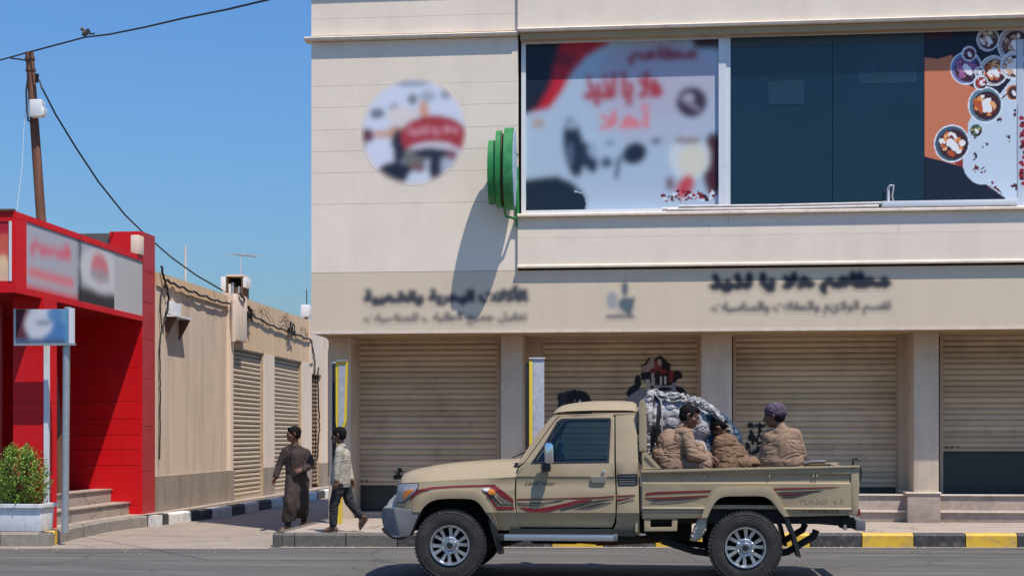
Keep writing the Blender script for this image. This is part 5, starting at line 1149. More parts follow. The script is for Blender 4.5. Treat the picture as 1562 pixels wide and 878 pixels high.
bin2 = lambda x, z: bins(x, z)
fb = lambda pts, m, off=.0045: panel('stripe', pts, m, off=off, th=0, bev=0, cuts=bc, ins=bins, xc=False, smooth=None)
fb(B_((73, 500), (80, 491), (120, 486), (385, 478), (372, 487), (240, 492), (120, 498), (73, 503)), 'dred')
fb(B_((73, 513), (180, 510), (372, 501), (360, 509), (240, 514), (180, 519), (73, 519)), 'dred'); fb(B_((75, 524), (150, 520), (250, 514), (360, 512), (300, 520), (200, 530), (120, 530)), 'dblack'); fb(B_((80, 540), (150, 530), (260, 524), (330, 520), (240, 536), (140, 542)), 'dgrey')
zt8 = lambda x, y: T(1190 + x / 11.157, 740 + y / 11.15)
H_ = lambda *a: [zt8(x, y) for x, y in a]
fb(H_((-120, 50), (0, 42), (500, 34), (870, 24), (1040, 20), (900, 40), (500, 56), (0, 70), (-110, 74)), 'dred'); fb(H_((-90, 112), (0, 108), (460, 90), (700, 78), (760, 74), (640, 106), (500, 118), (20, 128), (-70, 126)), 'dblack')
fb(H_((-60, 140), (20, 138), (380, 130), (560, 118), (420, 156), (250, 205), (60, 212), (-20, 160)), 'dblack'); fb(H_((10, 140), (360, 132), (300, 148), (60, 156)), 'dred', .007)
M['faded_red'] = mat('faded_lettering', (.35, .24, .16), .4, var=.1, scale=20)
letters('TURBO  4.5', zt8(320, 300), zt8(1080, 225), 'faded_red', ins_=bins, off=.0045); letters('IT PRODACIDE', zt8(370, 470), zt8(1010, 406), 'dred', ins_=bins, off=.0045)
xb0, xb1 = z8(62, 400)[0], z8(1034, 400)[0]; zfl = .84; zrail = z8(560, 378)[1]
bx('bed_floor', xb0, xb1, TYN + .06, TYN + TW - .06, zfl - .04, zfl, 'paint', truck)
bx('bed_wall', xb0 - .02, xb0 + .03, TYN + .02, TYN + TW - .02, .78, z8(60, 400)[1], 'paint', truck)
for s in (0, 1):
    y = TYN + .05 if s == 0 else TYN + TW - .47; bx('wheel_box', z8(320, 400)[0], z8(760, 400)[0], y + .05, y + .42, 1.0, 1.03, 'paint', truck, bevel=.03)
bx('tailgate', xb1 - .005, z8(1066, 400)[0] - .02, TYN + .13, TYN + TW - .13, .78, z8(1062, 374)[1], 'paint', truck, bevel=.012)
tb('latch', [(z8(1046, 360)[0], TYN + .12, z8(1046, 366)[1]), (z8(1048, 340)[0], TYN + .12, z8(1048, 338)[1]), (z8(1064, 330)[0], TYN + .11, z8(1064, 332)[1]), (z8(1078, 338)[0], TYN + .10, z8(1078, 342)[1])], .012, 'tblack', truck)
tb('latch', [(z8(1074, 372)[0], TYN + .02, z8(1074, 372)[1]), (z8(1080, 395)[0], TYN + .02, z8(1080, 400)[1]), (z8(1074, 430)[0], TYN + .02, z8(1074, 440)[1])], .01, 'tblack', truck)
tb('tail_bar', [(z8(880, 356)[0], TYN + TW - .1, z8(880, 372)[1]), (z8(935, 350)[0], TYN + TW - .12, z8(935, 360)[1]), (z8(1000, 350)[0], TYN + TW - .12, z8(1000, 360)[1])], .022, 'bumper_grey', truck)
# head board hoop and gusset
hb = arc([z8(45, 298), z8(46, 180), z8(45, 90), z8(48, 66), z8(56, 57), z8(66, 60), z8(74, 75), z8(80, 160), z8(81, 298)], 4)
panel('head_board', hb, off=-.06, th=.07, ins=lambda x, z: 0, cuts=[], xc=False, bev=.012)
panel('gusset', [z8(58, 306), z8(78, 302), z8(150, 380), z8(58, 384)], off=-.03, th=.05, ins=lambda x, z: 0, cuts=[], xc=False, holes=[[z8(68, 330), z8(76, 326), z8(122, 374), z8(68, 376)]])
panel('gusset_web', [z8(66, 328), z8(77, 323), z8(126, 377), z8(66, 378)], off=-.045, th=.01, ins=lambda x, z: 0, cuts=[], xc=False, bev=0)
for z_ in (z8(0, 75)[1], z8(0, 190)[1], z8(0, 290)[1]): bx('cross_bar', z8(50, 0)[0], z8(74, 0)[0], TYN + .131, TYN + TW - .131, z_ - .03, z_ + .02, 'paint', truck)
# lower box, rag
panel('tool_box', [z8(68, 613), z8(224, 611), z8(222, 669), z8(70, 671)], off=-.03, th=.2, ins=lambda x, z: 0, cuts=[], xc=False, holes=[[z8(98, 615), z8(198, 614), z8(198, 650), z8(98, 652)]], sides=(0,))
bx('tool_box_back', z8(90, 0)[0], z8(205, 0)[0], TYN + .20, TYN + .22, z8(0, 655)[1], z8(0, 613)[1], 'under', truck)
# --- front: headlamp, grille, bumper
hl = [z6(136, 453), z6(160, 450), z6(236, 448), z6(233, 468), z6(222, 488), z6(190, 516), z6(160, 535), z6(132, 538), z6(127, 520), z6(128, 490)]
head = panel('headlight', hl, 'lens', off=.010, th=.04, bev=.01)
rim_ = panel('lamp_rim', [z6(133, 450), z6(160, 447), z6(240, 445), z6(237, 470), z6(226, 490), z6(192, 520), z6(161, 539), z6(129, 542), z6(123, 520), z6(125, 490)], 'tblack', off=.004, th=.03, parent=head, bev=0)
panel('indicator', [z6(168, 484), z6(216, 472), z6(212, 484), z6(186, 508), z6(166, 523), z6(161, 520)], 'amber', off=.016, th=.03, parent=head, bev=.003)
lx = lambda s: TYN + .0 if s == 0 else TYN + TW
sm = panel('side_lamp', arc([z6(563, 486), z6(567, 476), z6(578, 473), z6(592, 478), z6(598, 488), z6(592, 497), z6(578, 499), z6(566, 495), z6(563, 486)], 3)[:-1], 'amber', off=.025, th=.03, bev=.006)
panel('lamp_base', [z6(537, 472), z6(568, 470), z6(566, 488), z6(545, 484)], 'white_box', off=.012, th=.02, parent=sm, bev=.003)
xg0 = T(604, 750)[0]
bm = bmesh.new(); rows = []
def bowed(name, prof, m, half, bow, parent=truck, taper=.12, smooth=45):
    """prof: (x, z) side profile; swept across the truck, bowed forward"""
    rows = []
    for k in range(17):
        s = -1 + 2 * k / 16; b = bow * (1 - abs(s) ** 2.5); rows.append([(x - b, TM + s * half, z) for x, z in prof])
    bm = bmesh.new(); vr = [[bm.verts.new(p) for p in r] for r in rows]; n_ = len(prof)
    for a, b in zip(vr, vr[1:]):
        for i in range(n_): bm.faces.new((a[i], a[(i + 1) % n_], b[(i + 1) % n_], b[i]))
    bm.faces.new(vr[0]); bm.faces.new(vr[-1][::-1]); return ob(name, bm, m, parent, smooth=smooth)
bowed('grille_panel', [T(606, 738), T(604, 750), T(604, 772), T(625, 772), T(625, 738)], 'bumper_grey', TW / 2 - .19, .10)
zgr = [T(600, y)[1] for y in (744, 751, 758, 765)]
for z_ in zgr: bowed('grille_bar', [(xg0 - .03, z_), (xg0 - .03, z_ + .02), (xg0 + .02, z_ + .02), (xg0 + .02, z_)], 'chrome', .45, .10)
M['guard'] = mat('pale_grey_plastic', (.42, .43, .42), .5, var=.1, scale=8)
bowed('bumper_guard', [T(604, 750), T(596, 757), T(588, 765), T(583, 775), T(600, 776), T(604, 768)], 'guard', TW / 2 - .22, .05)
bumper = panel('front_bumper', arc([T(580, 775), T(600, 774), T(639, 777)], 1) + [T(640, 782), T(636, 792), T(630, 806), T(625, 817), T(609, 819), T(600, 819), T(590, 814), T(581, 806), T(576, 790), T(576, 781)], 'bumper_grey', off=.05, th=.25, ins=lambda x, z: .03 + .30 * max(0, (T(612, 0)[0] - x) / .3) ** 1.7, cuts=[], bev=.018, xc=False)
# vertical slices so the corner curves
bowed('front_bumper', [T(580, 775), T(600, 775), T(620, 777), T(618, 815), T(590, 815), T(580, 806), T(576, 790)], 'bumper_grey', TW / 2 - .24, .06)
panel('fog_lamp', [T(585, 786), T(596, 784), T(597, 803), T(588, 802)], 'lens', off=.035, th=.1, ins=lambda x, z: .03 + .30 * max(0, (T(612, 0)[0] - x) / .3) ** 1.7, cuts=[], bev=.01, xc=False)
panel('bumper_valance', [T(578, 806), T(600, 818), T(626, 816), T(610, 824), T(596, 822), T(582, 812)], 'tblack', off=.02, th=.15, ins=lambda x, z: .12, cuts=[], xc=False)
# --- steps, mud flaps, chassis
for s in (0, 1):
    y = TYN - .02 if s == 0 else TYN + TW - .10
    bm = bmesh.new(); x0_, z0_ = z7(-36, 712); x1_, z1_ = z7(478, 706)
    box(bm, z7(-34, 0)[0], x1_, y, y + .12, z7(0, 713)[1], z7(0, 684)[1]); ob('side_step', bm, 'alloy', truck, bevel=.012, smooth=40)
    bx('step_end', z7(-62, 0)[0], z7(-33, 0)[0], y + .002, y + .118, z7(0, 716)[1], z7(0, 683)[1], 'tblack', truck, bevel=.01); bx('step_end', z7(476, 0)[0], z7(494, 0)[0], y - .003, y + .125, z7(0, 712)[1], z7(0, 680)[1], 'bumper_grey', truck, bevel=.01)
    for x_ in (60, 250, 430): tb('step_bracket', [(z7(x_, 0)[0], y + .06, z7(0, 700)[1]), (z7(x_ - 10, 0)[0], TM + (-.45 if s == 0 else .45), .55)], .02, 'under', truck, 6)
def flap(pts, label=None):
    for s in (0, 1):
        y = TYN + .02 if s == 0 else TYN + TW - .26; bm = bmesh.new(); prism(bm, [(x, y, z) for x, z in pts], (0, .24, 0)); ob('mud_flap', bm, 'tblack', truck, bevel=.003)
flap([z6(560, 612), z6(578, 625), z6(612, 690), z6(628, 778), z6(606, 775), z6(590, 715)]); flap([z8(716, 604), z8(742, 610), z8(776, 690), z8(800, 792), z8(780, 788), z8(756, 690)])
for s in (0, 1):
    y = TM - .48 if s == 0 else TM + .38
    bm = bmesh.new(); prism(bm, [(T(612, 0)[0], y, .55), (T(660, 0)[0], y, .66), (T(1000, 0)[0], y, .50), (T(1080, 0)[0], y, .66), (T(1180, 0)[0], y, .66), (T(1300, 0)[0], y, .60), (T(1300, 0)[0], y, .75), (T(1180, 0)[0], y, .82), (T(1080, 0)[0], y, .80), (T(1000, 0)[0], y, .64), (T(660, 0)[0], y, .80), (T(612, 0)[0], y, .68)], (0, .10, 0)); ob('chassis_rail', bm, 'under', truck)
    y = TM - .58 if s == 0 else TM + .50
    for xa_, xb_, za_, zb_ in ((1005, 1250, .62, .62),): 
        a, b, c = T(1020, 832), T(1137, 850), T(1250, 815); tb('leaf_spring', [(T(1010, 0)[0], y, T(0 + 900, 826)[1]), (T(1060, 0)[0], y, T(900, 842)[1]), (T(1137, 0)[0], y, T(900, 852)[1]), (T(1205, 0)[0], y, T(900, 842)[1]), (T(1246, 0)[0], y, T(900, 818)[1]), (T(1250, 0)[0], y, T(900, 808)[1])], .042, 'under', truck, 6)
        tb('leaf_spring', [(T(640, 0)[0], y, T(900, 812)[1]), (T(686, 0)[0], y, T(900, 838)[1]), (T(770, 0)[0], y, T(900, 832)[1]), (T(800, 0)[0], y, T(900, 822)[1])], .035, 'under', truck, 6)
bx('engine_underside', T(650, 0)[0], T(800, 0)[0], TM - .35, TM + .35, .42, .9, 'under', truck, bevel=.05); bx('gearbox', T(800, 0)[0], T(880, 0)[0], TM - .2, TM + .25, .36, .7, 'under', truck, bevel=.06); bx('fuel_tank', T(985, 0)[0], T(1058, 0)[0], TM - .3, TM + .4, .42, .75, 'under', truck, bevel=.05)
bx('bed_frame', T(985, 0)[0], T(1298, 0)[0], TYN + .12, TYN + TW - .12, .64, zfl - .041, 'under', truck); bx('cab_underframe', T(770, 0)[0], T(974, 0)[0], TYN + .14, TYN + TW - .14, .44, .499, 'under', truck)
for a, b, r in (((770, 826), (905, 834), .03), ((905, 834), (1010, 828), .045)): tb('exhaust', [(T(a[0], 0)[0], TM - .1, T(900, a[1])[1]), (T(b[0], 0)[0], TM - .1, T(900, b[1])[1])], r, 'rust', truck)
for pxc in (686, 1137): tb('axle', [(T(pxc, 0)[0], TYN + .3, .40), (T(pxc, 0)[0], TYN + TW - .3, .40)], .055, 'under', truck); 
for pxc in (686, 1137):
    bm = bmesh.new(); bmesh.ops.create_uvsphere(bm, u_segments=14, v_segments=10, radius=.16, matrix=Matrix.Translation((T(pxc, 0)[0], TM + .1, .40))); ob('differential', bm, 'under', truck, smooth=60)
# wheel housings (dark liners)
for pts_, nm in ((opn_f, 'a'), (opn_r, 'b')):
    for s in (0, 1):
        y0_ = TYN + .06; bm = bmesh.new(); q_ = [(x, z + .035) for x, z in pts_]
        va = [bm.verts.new((x, y0_ if s == 0 else 2 * TM - y0_, z)) for x, z in q_]; vb = [bm.verts.new((x, y0_ + .42 if s == 0 else 2 * TM - y0_ - .42, z)) for x, z in q_]
        for i in range(len(q_) - 1): bm.faces.new((va[i], va[i + 1], vb[i + 1], vb[i]))
        bm.faces.new(vb); ob('wheel_housing', bm, 'under', truck)
# rear bumper
bx('rear_bumper', T(1306, 0)[0], T(1321, 0)[0], TYN + .02, TYN + TW - .02, T(1310, 809)[1], T(1310, 793)[1], 'bumper_grey', truck, bevel=.012); bx('bumper_bracket', T(1285, 0)[0], T(1306, 0)[0], TYN + .1, TYN + .3, T(1290, 806)[1], T(1290, 790)[1], 'under', truck)
bx('tail_light', T(1306, 0)[0], T(1312.5, 0)[0], TYN + .01, TYN + .07, T(1310, 786)[1], T(1310, 776)[1], 'dred', truck, bevel=.004)
tb('tow_pin', [(T(1290, 0)[0], TYN + .05, T(1290, 800)[1]), (T(1290, 0)[0], TYN + .05, T(1290, 808)[1])], .022, 'chrome', truck, 8)
# --- wheels
def wheel(x, y, z, s, R_, spare=False):
    """s = -1: outer face towards the camera"""
    wh = empty('wheel', (x, y, z), None, None); wh.parent = truck; wh.location = Vector((x, y, z)) - WLOC[truck]
    ax = (0, s, 0); c = (x, y, z); hw = .125
    bm = bmesh.new(); ri = R_ * .545
    lathe(bm, c, ax, [(-hw, ri), (-hw - .005, R_ * .75), (-hw + .012, R_ * .93), (-hw + .03, R_ * .975), (-hw + .05, R_ * .985), (hw - .05, R_ * .985), (hw - .03, R_ * .975), (hw - .012, R_ * .93), (hw - .002, R_ * .90), (hw - .006, R_ * .885), (hw + .005, R_ * .75), (hw, ri + .015), (hw - .012, ri)], 72, closed=True)
    # tread blocks
    n_ = 56
    for k in range(n_):
        a = 2 * math.pi * (k + (.0)) / n_; 
        for row, (h0, h1, ph) in enumerate(((hw - .062, hw - .012, 0), (hw - .115, hw - .07, .5), (-.02, .035, 0), (-hw + .07, -hw + .12, .5), (-hw + .012, -hw + .062, 0))):
            aa = a + ph * 2 * math.pi / n_; w2 = .33 * 2 * math.pi / n_; r0 = R_ * .965; r1 = R_ * (.998 if row in (0, 4) else 1.0)
            if row in (0,): r0 = R_ * .93
            v = []
            for hh in (h0, h1):
                for rr_ in (r0, r1):
                    for da in (-w2, w2): v.append(bm.verts.new(Vector(c) + Vector((rr_ * math.cos(aa + da), s * hh, rr_ * math.sin(aa + da)))))
            for f_ in ((0, 1, 3, 2), (4, 6, 7, 5), (0, 4, 5, 1), (2, 3, 7, 6), (0, 2, 6, 4), (1, 5, 7, 3)): bm.faces.new([v[i] for i in f_])
    ob('tyre', bm, 'tyre', wh, smooth=35)
    bm = bmesh.new(); ro = R_ * .56
    lathe(bm, c, ax, [(hw + .002, ro), (hw + .012, ro - .005), (hw + .010, ro - .018), (hw - .01, ro - .028), (-.06, ro - .04), (-.1, ro - .02), (-.1, ro - .005), (hw - .02, ro - .001)], 56, closed=True)
    rim = ob('rim', bm, 'alloy', wh, smooth=35)
    # spokes: six twin-blade spokes plus hub disc
    bm = bmesh.new(); rh = ro * .44
    hh = hw - .028
    lathe(bm, c, ax, [(hh - .03, rh), (hh, rh), (hh + .006, rh - .012), (hh + .0, rh - .03), (hh - .005, rh * .55), (hh - .004, .0)], 40)
    for k in range(6):
        a0 = 2 * math.pi * (k + .25) / 6
        for t_ in (-1, 1):
            a1 = a0 + t_ * .14; a2 = a0 + t_ * .235
            pr = []
            for rr_, an, wd in ((rh * .9, a1, .030), (ro - .03, a2, .040)):
                d = Vector((math.cos(an), 0, math.sin(an))); t2 = Vector((-math.sin(an), 0, math.cos(an))); pr.append((Vector(c) + d * rr_, t2 * wd * .5))
            for e in (0,):
                v = []
                for (p_, w_), dh, df in ((pr[0], .0, -.03), (pr[1], .004, -.045)):
                    for sg in (-1, 1):
                        v.append(bm.verts.new(p_ + w_ * sg + Vector((0, s * (hh + dh), 0)))); v.append(bm.verts.new(p_ + w_ * sg * 1.2 + Vector((0, s * (hh + df), 0))))
                for f_ in ((0, 4, 6, 2), (1, 3, 7, 5), (0, 1, 5, 4), (2, 6, 7, 3), (0, 2, 3, 1), (4, 5, 7, 6)): bm.faces.new([v[i] for i in f_])
        # fork web near the rim
    ob('spokes', bm, 'alloy', wh, smooth=30, bevel=0)
    bm = bmesh.new(); lathe(bm, c, ax, [(-.02, ro - .035), (-.02, 0)], 40); lathe(bm, c, ax, [(-.01, ro * .7), (.0, ro * .7), (.0, ro * .5)], 40); ob('brake_disc', bm, 'under', wh, smooth=30)
    bm = bmesh.new(); lathe(bm, c, ax, [(hh - .01, .058), (hh + .03, .054), (hh + .034, .046), (hh + .026, .04), (hh + .028, .02), (hh + .032, 0)], 28); ob('hub_cap', bm, 'alloy', wh, smooth=35); bm = bmesh.new(); lathe(bm, c, ax, [(hh + .033, .034), (hh + .036, .030), (hh + .036, 0)], 24); ob('hub_centre', bm, 'tblack', wh, smooth=35)
    for k in range(6):
        a = 2 * math.pi * (k + .5) / 6; p_ = Vector(c) + Vector((.083 * math.cos(a), s * (hh - .005), .083 * math.sin(a))); bm = bmesh.new(); lathe(bm, p_, ax, [(0, .014), (.022, .013), (.027, .006)], 10); ob('wheel_nut', bm, 'chrome', wh, smooth=30)
RW = .392
for pxc in (686, 1137):
    x = T(pxc, 833)[0]
    wheel(x, TYN + .125, RW, -1, RW); wheel(x, TYN + TW - .125, RW, 1, RW)
# ================================================================ PEOPLE
M['skin'] = mat('brown_skin', (.13, .056, .030), .5, var=.12, scale=30, bump=.0006, bscale=200)
M['hair'] = mat('black_hair', (.005, .0045, .0045), .85, spec=.2, var=.4, scale=80, bump=.003, bscale=160)
M['eye'] = mat('eye_white', (.10, .08, .07), .7, var=.02); M['iris'] = mat('dark_iris', (.012, .008, .006), .5)
M['thobe'] = mat('dark_brown_cloth', (.036, .023, .020), .85, fold=.008, fscale=3, fmap=(1.3, 1.3, .45), var=.12, scale=8, bump=.0012, bscale=350)
M['shirt'] = mat('pale_grey_shirt_cloth', (.33, .29, .23), .9, fold=.004, fscale=3.5, var=.08, scale=8, bump=.001, bscale=350)
M['trousers'] = mat('dark_navy_trousers', (.014, .015, .019), .85, fold=.008, fscale=4, var=.2, scale=10, bump=.001, bscale=300)
M['khaki'] = mat('tan_work_cloth', (.25, .160, .102), .9, fold=.009, fscale=4.2, var=.10, scale=6, bump=.0012, bscale=320, dirt=(.15, .095, .06), dscale=4, damt=.5)
M['khaki_dark'] = mat('darker_tan_work_cloth', (.17, .10, .055), .9, fold=.010, fscale=4.2, var=.12, scale=6, bump=.0012, bscale=320, dirt=(.10, .06, .035), dscale=4, damt=.5)
M['sole'] = mat('sandal_leather', (.035, .024, .018), .7, var=.2)
M['cap'] = mat('patterned_cap_cloth', (.055, .035, .060), .9, var=.2, scale=30, dirt=(.20, .16, .20), dscale=38, damt=.8)
V = Vector
def ball(bm, c, r, rot=None, seg=14):
    r = (r, r, r) if isinstance(r, (int, float)) else r
    m = Matrix.Translation(c) @ (rot.to_4x4() if rot else Matrix.Identity(4)) @ Matrix.Diagonal((*r, 1))
    bmesh.ops.create_uvsphere(bm, u_segments=seg, v_segments=max(6, seg // 2 + 1), radius=1, matrix=m)
def cap(bm, a, b, ra, rb, n=12, flat=None):
    """tapered rod with round ends, closed"""
    a, b = V(a), V(b); d = b - a; L = d.length
    if L < 1e-5: ball(bm, a, max(ra, rb)); return
    d /= L; u = d.orthogonal().normalized(); v = d.cross(u); prof = []
    for k in range(4): t = -math.pi / 2 + math.pi / 2 * k / 4; prof.append((ra * math.sin(t), ra * math.cos(t)))
    for k in range(5): prof.append((L * k / 4, ra + (rb - ra) * k / 4))
    for k in range(1, 5): t = math.pi / 2 * k / 4; prof.append((L + rb * math.sin(t), rb * math.cos(t)))
    rings = []
    for h, r in prof:
        r = max(r, 1e-4); rings.append([bm.verts.new(a + d * h + (u * math.cos(2 * math.pi * k / n) + v * math.sin(2 * math.pi * k / n)) * r) for k in range(n)])
    for p, q_ in zip(rings, rings[1:]):
        for k in range(n): bm.faces.new((p[k], p[(k + 1) % n], q_[(k + 1) % n], q_[k]))
    bm.faces.new(rings[0][::-1]); bm.faces.new(rings[-1])
def chain(bm, pts, rs, n=12):
    for i in range(len(pts) - 1): cap(bm, pts[i], pts[i + 1], rs[i], rs[i + 1], n)
def slab_between(bm, pts, rs):
    """soft filled mass through several points (each joined to each next)"""
    chain(bm, pts, rs)
def remesh(name, bm, m, voxel, parent, smooth_it=4, fold=None, kind=None, sm_f=.5):
    me0 = bpy.data.meshes.new('tmp'); bm.to_mesh(me0); bm.free(); o0 = bpy.data.objects.new('tmp', me0); COL.objects.link(o0)
    md = o0.modifiers.new('r', 'REMESH'); md.mode = 'VOXEL'; md.voxel_size = voxel; md.use_smooth_shade = True
    ms = o0.modifiers.new('s', 'SMOOTH'); ms.factor = sm_f; ms.iterations = smooth_it
    dg = bpy.context.evaluated_depsgraph_get(); me = bpy.data.meshes.new_from_object(o0.evaluated_get(dg)); bpy.data.objects.remove(o0); bpy.data.meshes.remove(me0)
    n = len(me.vertices); co_ = np.empty(n * 3); me.vertices.foreach_get('co', co_); co_ = co_.reshape(-1, 3)
    if fold:
        nr = np.empty(n * 3); me.vertices.foreach_get('normal', nr); nr = nr.reshape(-1, 3)
        amt = np.array([fold(V(p)) for p in co_]); co_ = co_ + nr * amt[:, None]
    c = np.array(((co_[:, 0].min() + co_[:, 0].max()) / 2, (co_[:, 1].min() + co_[:, 1].max()) / 2, co_[:, 2].min()))
    me.vertices.foreach_set('co', (co_ - c).ravel()); me.update(); me.name = name
    me.polygons.foreach_set('use_smooth', [True] * len(me.polygons)); me.materials.clear()
    o = link(name, me, m, parent, tuple(c))
    if kind: o['kind'] = kind
    return o
def ridges(scale, amp, stretch=(1, 1, 1), sd=0, sharp=1.0):
    st = V(stretch) * scale; of = V((sd * 3.1, sd * 1.7, sd * 2.3))
    def f(p):
        q_ = V((p.x * st.x, p.y * st.y, p.z * st.z)) + of
        w_ = V((noise.noise(q_ * .5 + V((9, 0, 0))), noise.noise(q_ * .5 + V((0, 9, 0))), 0)) * 1.2
        r = 1 - abs(noise.noise(q_ + w_)) * 2.2
        r2 = 1 - abs(noise.noise(q_ * 2.1 + w_ + V((4, 4, 4)))) * 2.2
        return amp * (max(r, -.2) ** 1 * .7 + max(r2, -.2) * .35 - .45)
    return f
def creases(scale, amp, stretch=(1, 1, 1), tilt=.4, sd=0, low=1.6):
    """cloth: broad soft swells with narrow pinched folds running across them"""
    st = V(stretch) * scale; of = V((sd * 3.1, sd * 1.7, sd * 2.3))
    def f(p):
        q_ = V((p.x + tilt * p.z, p.y, p.z - tilt * .6 * p.x)); q_ = V((q_.x * st.x, q_.y * st.y, q_.z * st.z)) + of
        w_ = V((noise.noise(q_ * .6 + V((9, 0, 0))), noise.noise(q_ * .6 + V((0, 9, 0))), noise.noise(q_ * .6 + V((0, 0, 9))))) * .8
        a = max(0, 1 - abs(noise.noise(q_ + w_)) * 5.5); b = max(0, 1 - abs(noise.noise(q_ * 1.9 + w_ + V((4, 4, 4)))) * 4.5)
        g = .5 + .5 * noise.noise(p * 3 + of)
        return amp * (noise.noise(p * 4.5 + of) * low - a ** 1.5 * .9 * g * 1.6 - b * .45 * g)
    return f
def basis(fwd, up):
    f_ = V(fwd).normalized(); u = V(up); u = (u - f_ * u.dot(f_)).normalized(); r = f_.cross(u); return f_, u, r
def head_parts(bm, c, fwd, up, s=1.):
    """c = middle of the skull; adds skull, jaw, nose, lips, ears to the body mesh; returns frame"""
    f_, u, r = basis(fwd, up); P = lambda a, b, d: V(c) + (f_ * a + r * b + u * d) * s
    rot = Matrix((r, f_, u)).transposed()
    ball(bm, P(-.012, 0, .025), (.074 * s, .094 * s, .082 * s), rot, 18); ball(bm, P(.024, 0, -.03), (.058 * s, .066 * s, .075 * s), rot, 16)
    ball(bm, P(.048, 0, -.082), (.034 * s, .034 * s, .026 * s), rot); ball(bm, P(.02, 0, -.070), (.050 * s, .05 * s, .03 * s), rot)
    cap(bm, P(.088, 0, .004), P(.106, 0, -.030), .009 * s, .0145 * s); ball(bm, P(.096, .011, -.034), .010 * s); ball(bm, P(.096, -.011, -.034), .010 * s)
    cap(bm, P(.078, -.026, .020), P(.078, .026, .020), .013 * s, .013 * s)
    for e in (-1, 1): cap(bm, P(.066, .034 * e, -.026), P(.050, .050 * e, -.018), .018 * s, .018 * s); 
    cap(bm, P(.084, -.016, -.056), P(.084, .016, -.056), .0085 * s, .0085 * s); cap(bm, P(.082, -.013, -.067), P(.082, .013, -.067), .0085 * s, .0085 * s)
    for e in (-1, 1):
        cap(bm, P(-.004, .076 * e, .016), P(-.012, .080 * e, -.004), .014 * s, .012 * s); cap(bm, P(-.012, .078 * e, -.006), P(-.002, .074 * e, -.026), .011 * s, .008 * s)
    return P, f_, u, r, rot
def eyes(P, parent, s):
    for e in (-1, 1):
        bm = bmesh.new(); ball(bm, P(.068, .029 * e, -.0005), .0115 * s); ob('eye', bm, 'eye', parent, smooth=60)
        bm = bmesh.new(); ball(bm, P(.0746, .029 * e, -.0005), .0062 * s); ob('iris', bm, 'iris', parent, smooth=60)
def hair(name, P, rot, s, parent, m='hair', style='short'):
    bm = bmesh.new()
    if style == 'short':
        ball(bm, P(-.020, 0, .036), (.082 * s, .098 * s, .082 * s), rot, 20); ball(bm, P(-.045, 0, -.012), (.074 * s, .062 * s, .062 * s), rot, 16); ball(bm, P(.045, 0, .078), (.056 * s, .036 * s, .028 * s), rot)
        for e in (-1, 1): cap(bm, P(.012, .070 * e, .03), P(.010, .071 * e, .0), .012 * s, .006 * s)
        fo = ridges(60, .006)
    else:
        ball(bm, P(-.016, 0, .046), (.088 * s, .104 * s, .080 * s), rot, 20); ball(bm, P(-.03, 0, .02), (.086 * s, .095 * s, .05 * s), rot, 20)
        fo = ridges(40, .008)
    return remesh(name, bm, m, .007 * s, parent, 2, fo)
def hand(bm, w_, d, n_, s=1., curl=.5, thumb=1):
    """w_: wrist, d: direction of the fingers, n_: palm normal, thumb: side of the thumb"""
    d = V(d).normalized(); n_ = V(n_); n_ = (n_ - d * n_.dot(d)).normalized(); t = d.cross(n_) * thumb; w_ = V(w_)
    P = lambda a, b, c: w_ + (d * a + t * b + n_ * c) * s
    for b in (-.024, -.008, .008, .024): cap(bm, P(.012, b * .7, 0), P(.085, b, 0), .0135 * s, .0115 * s, 8)
    for k, (b, L) in enumerate(((.030, .070), (.010, .080), (-.010, .074), (-.029, .058))):
        p = P(.088, b, 0); a = curl * .45; r0 = .0092 * s
        for j, fr in enumerate((.45, .32, .23)):
            q_ = p + (d * math.cos(a) + n_ * math.sin(a) + t * b * .8) * L * fr * s; cap(bm, p, q_, r0, r0 * .9, 8); p = q_; r0 *= .9; a += curl * (.9 if j == 0 else .6) * (1 + .12 * k)
    p = P(.022, .026, .004); q_ = p + (d * .60 + t * .70 + n_ * .35).normalized() * .038 * s; cap(bm, p, q_, .0135 * s, .0105 * s, 8); r_ = q_ + (d * .85 + t * .25 + n_ * .45).normalized() * .030 * s; cap(bm, q_, r_, .0105 * s, .0085 * s, 8)
def foot(bm, ankle, toe_dir, s=1., pitch=0.):
    a = V(ankle); d = V(toe_dir); d.z = 0; d.normalize(); d = (d * math.cos(pitch) - V((0, 0, 1)) * math.sin(pitch)).normalized(); u = V((0, 0, 1)); side_ = d.cross(u).normalized(); u = side_.cross(d)
    h = a - u * .045 * s - d * .03 * s; cap(bm, a, h, .038 * s, .034 * s); cap(bm, h, h + d * .13 * s - u * .004 * s, .032 * s, .030 * s); cap(bm, a, h + d * .11 * s, .034 * s, .028 * s)
    for k, b in enumerate((-.032, -.017, -.003, .011, .026)): cap(bm, h + d * .12 * s + side_ * b * s - u * .008 * s, h + (d * (.185 - abs(k - (3)) * .008) + side_ * b * 1.1 - u * .018) * s, .014 * s, .011 * s, 8)
    return h, d, side_, u
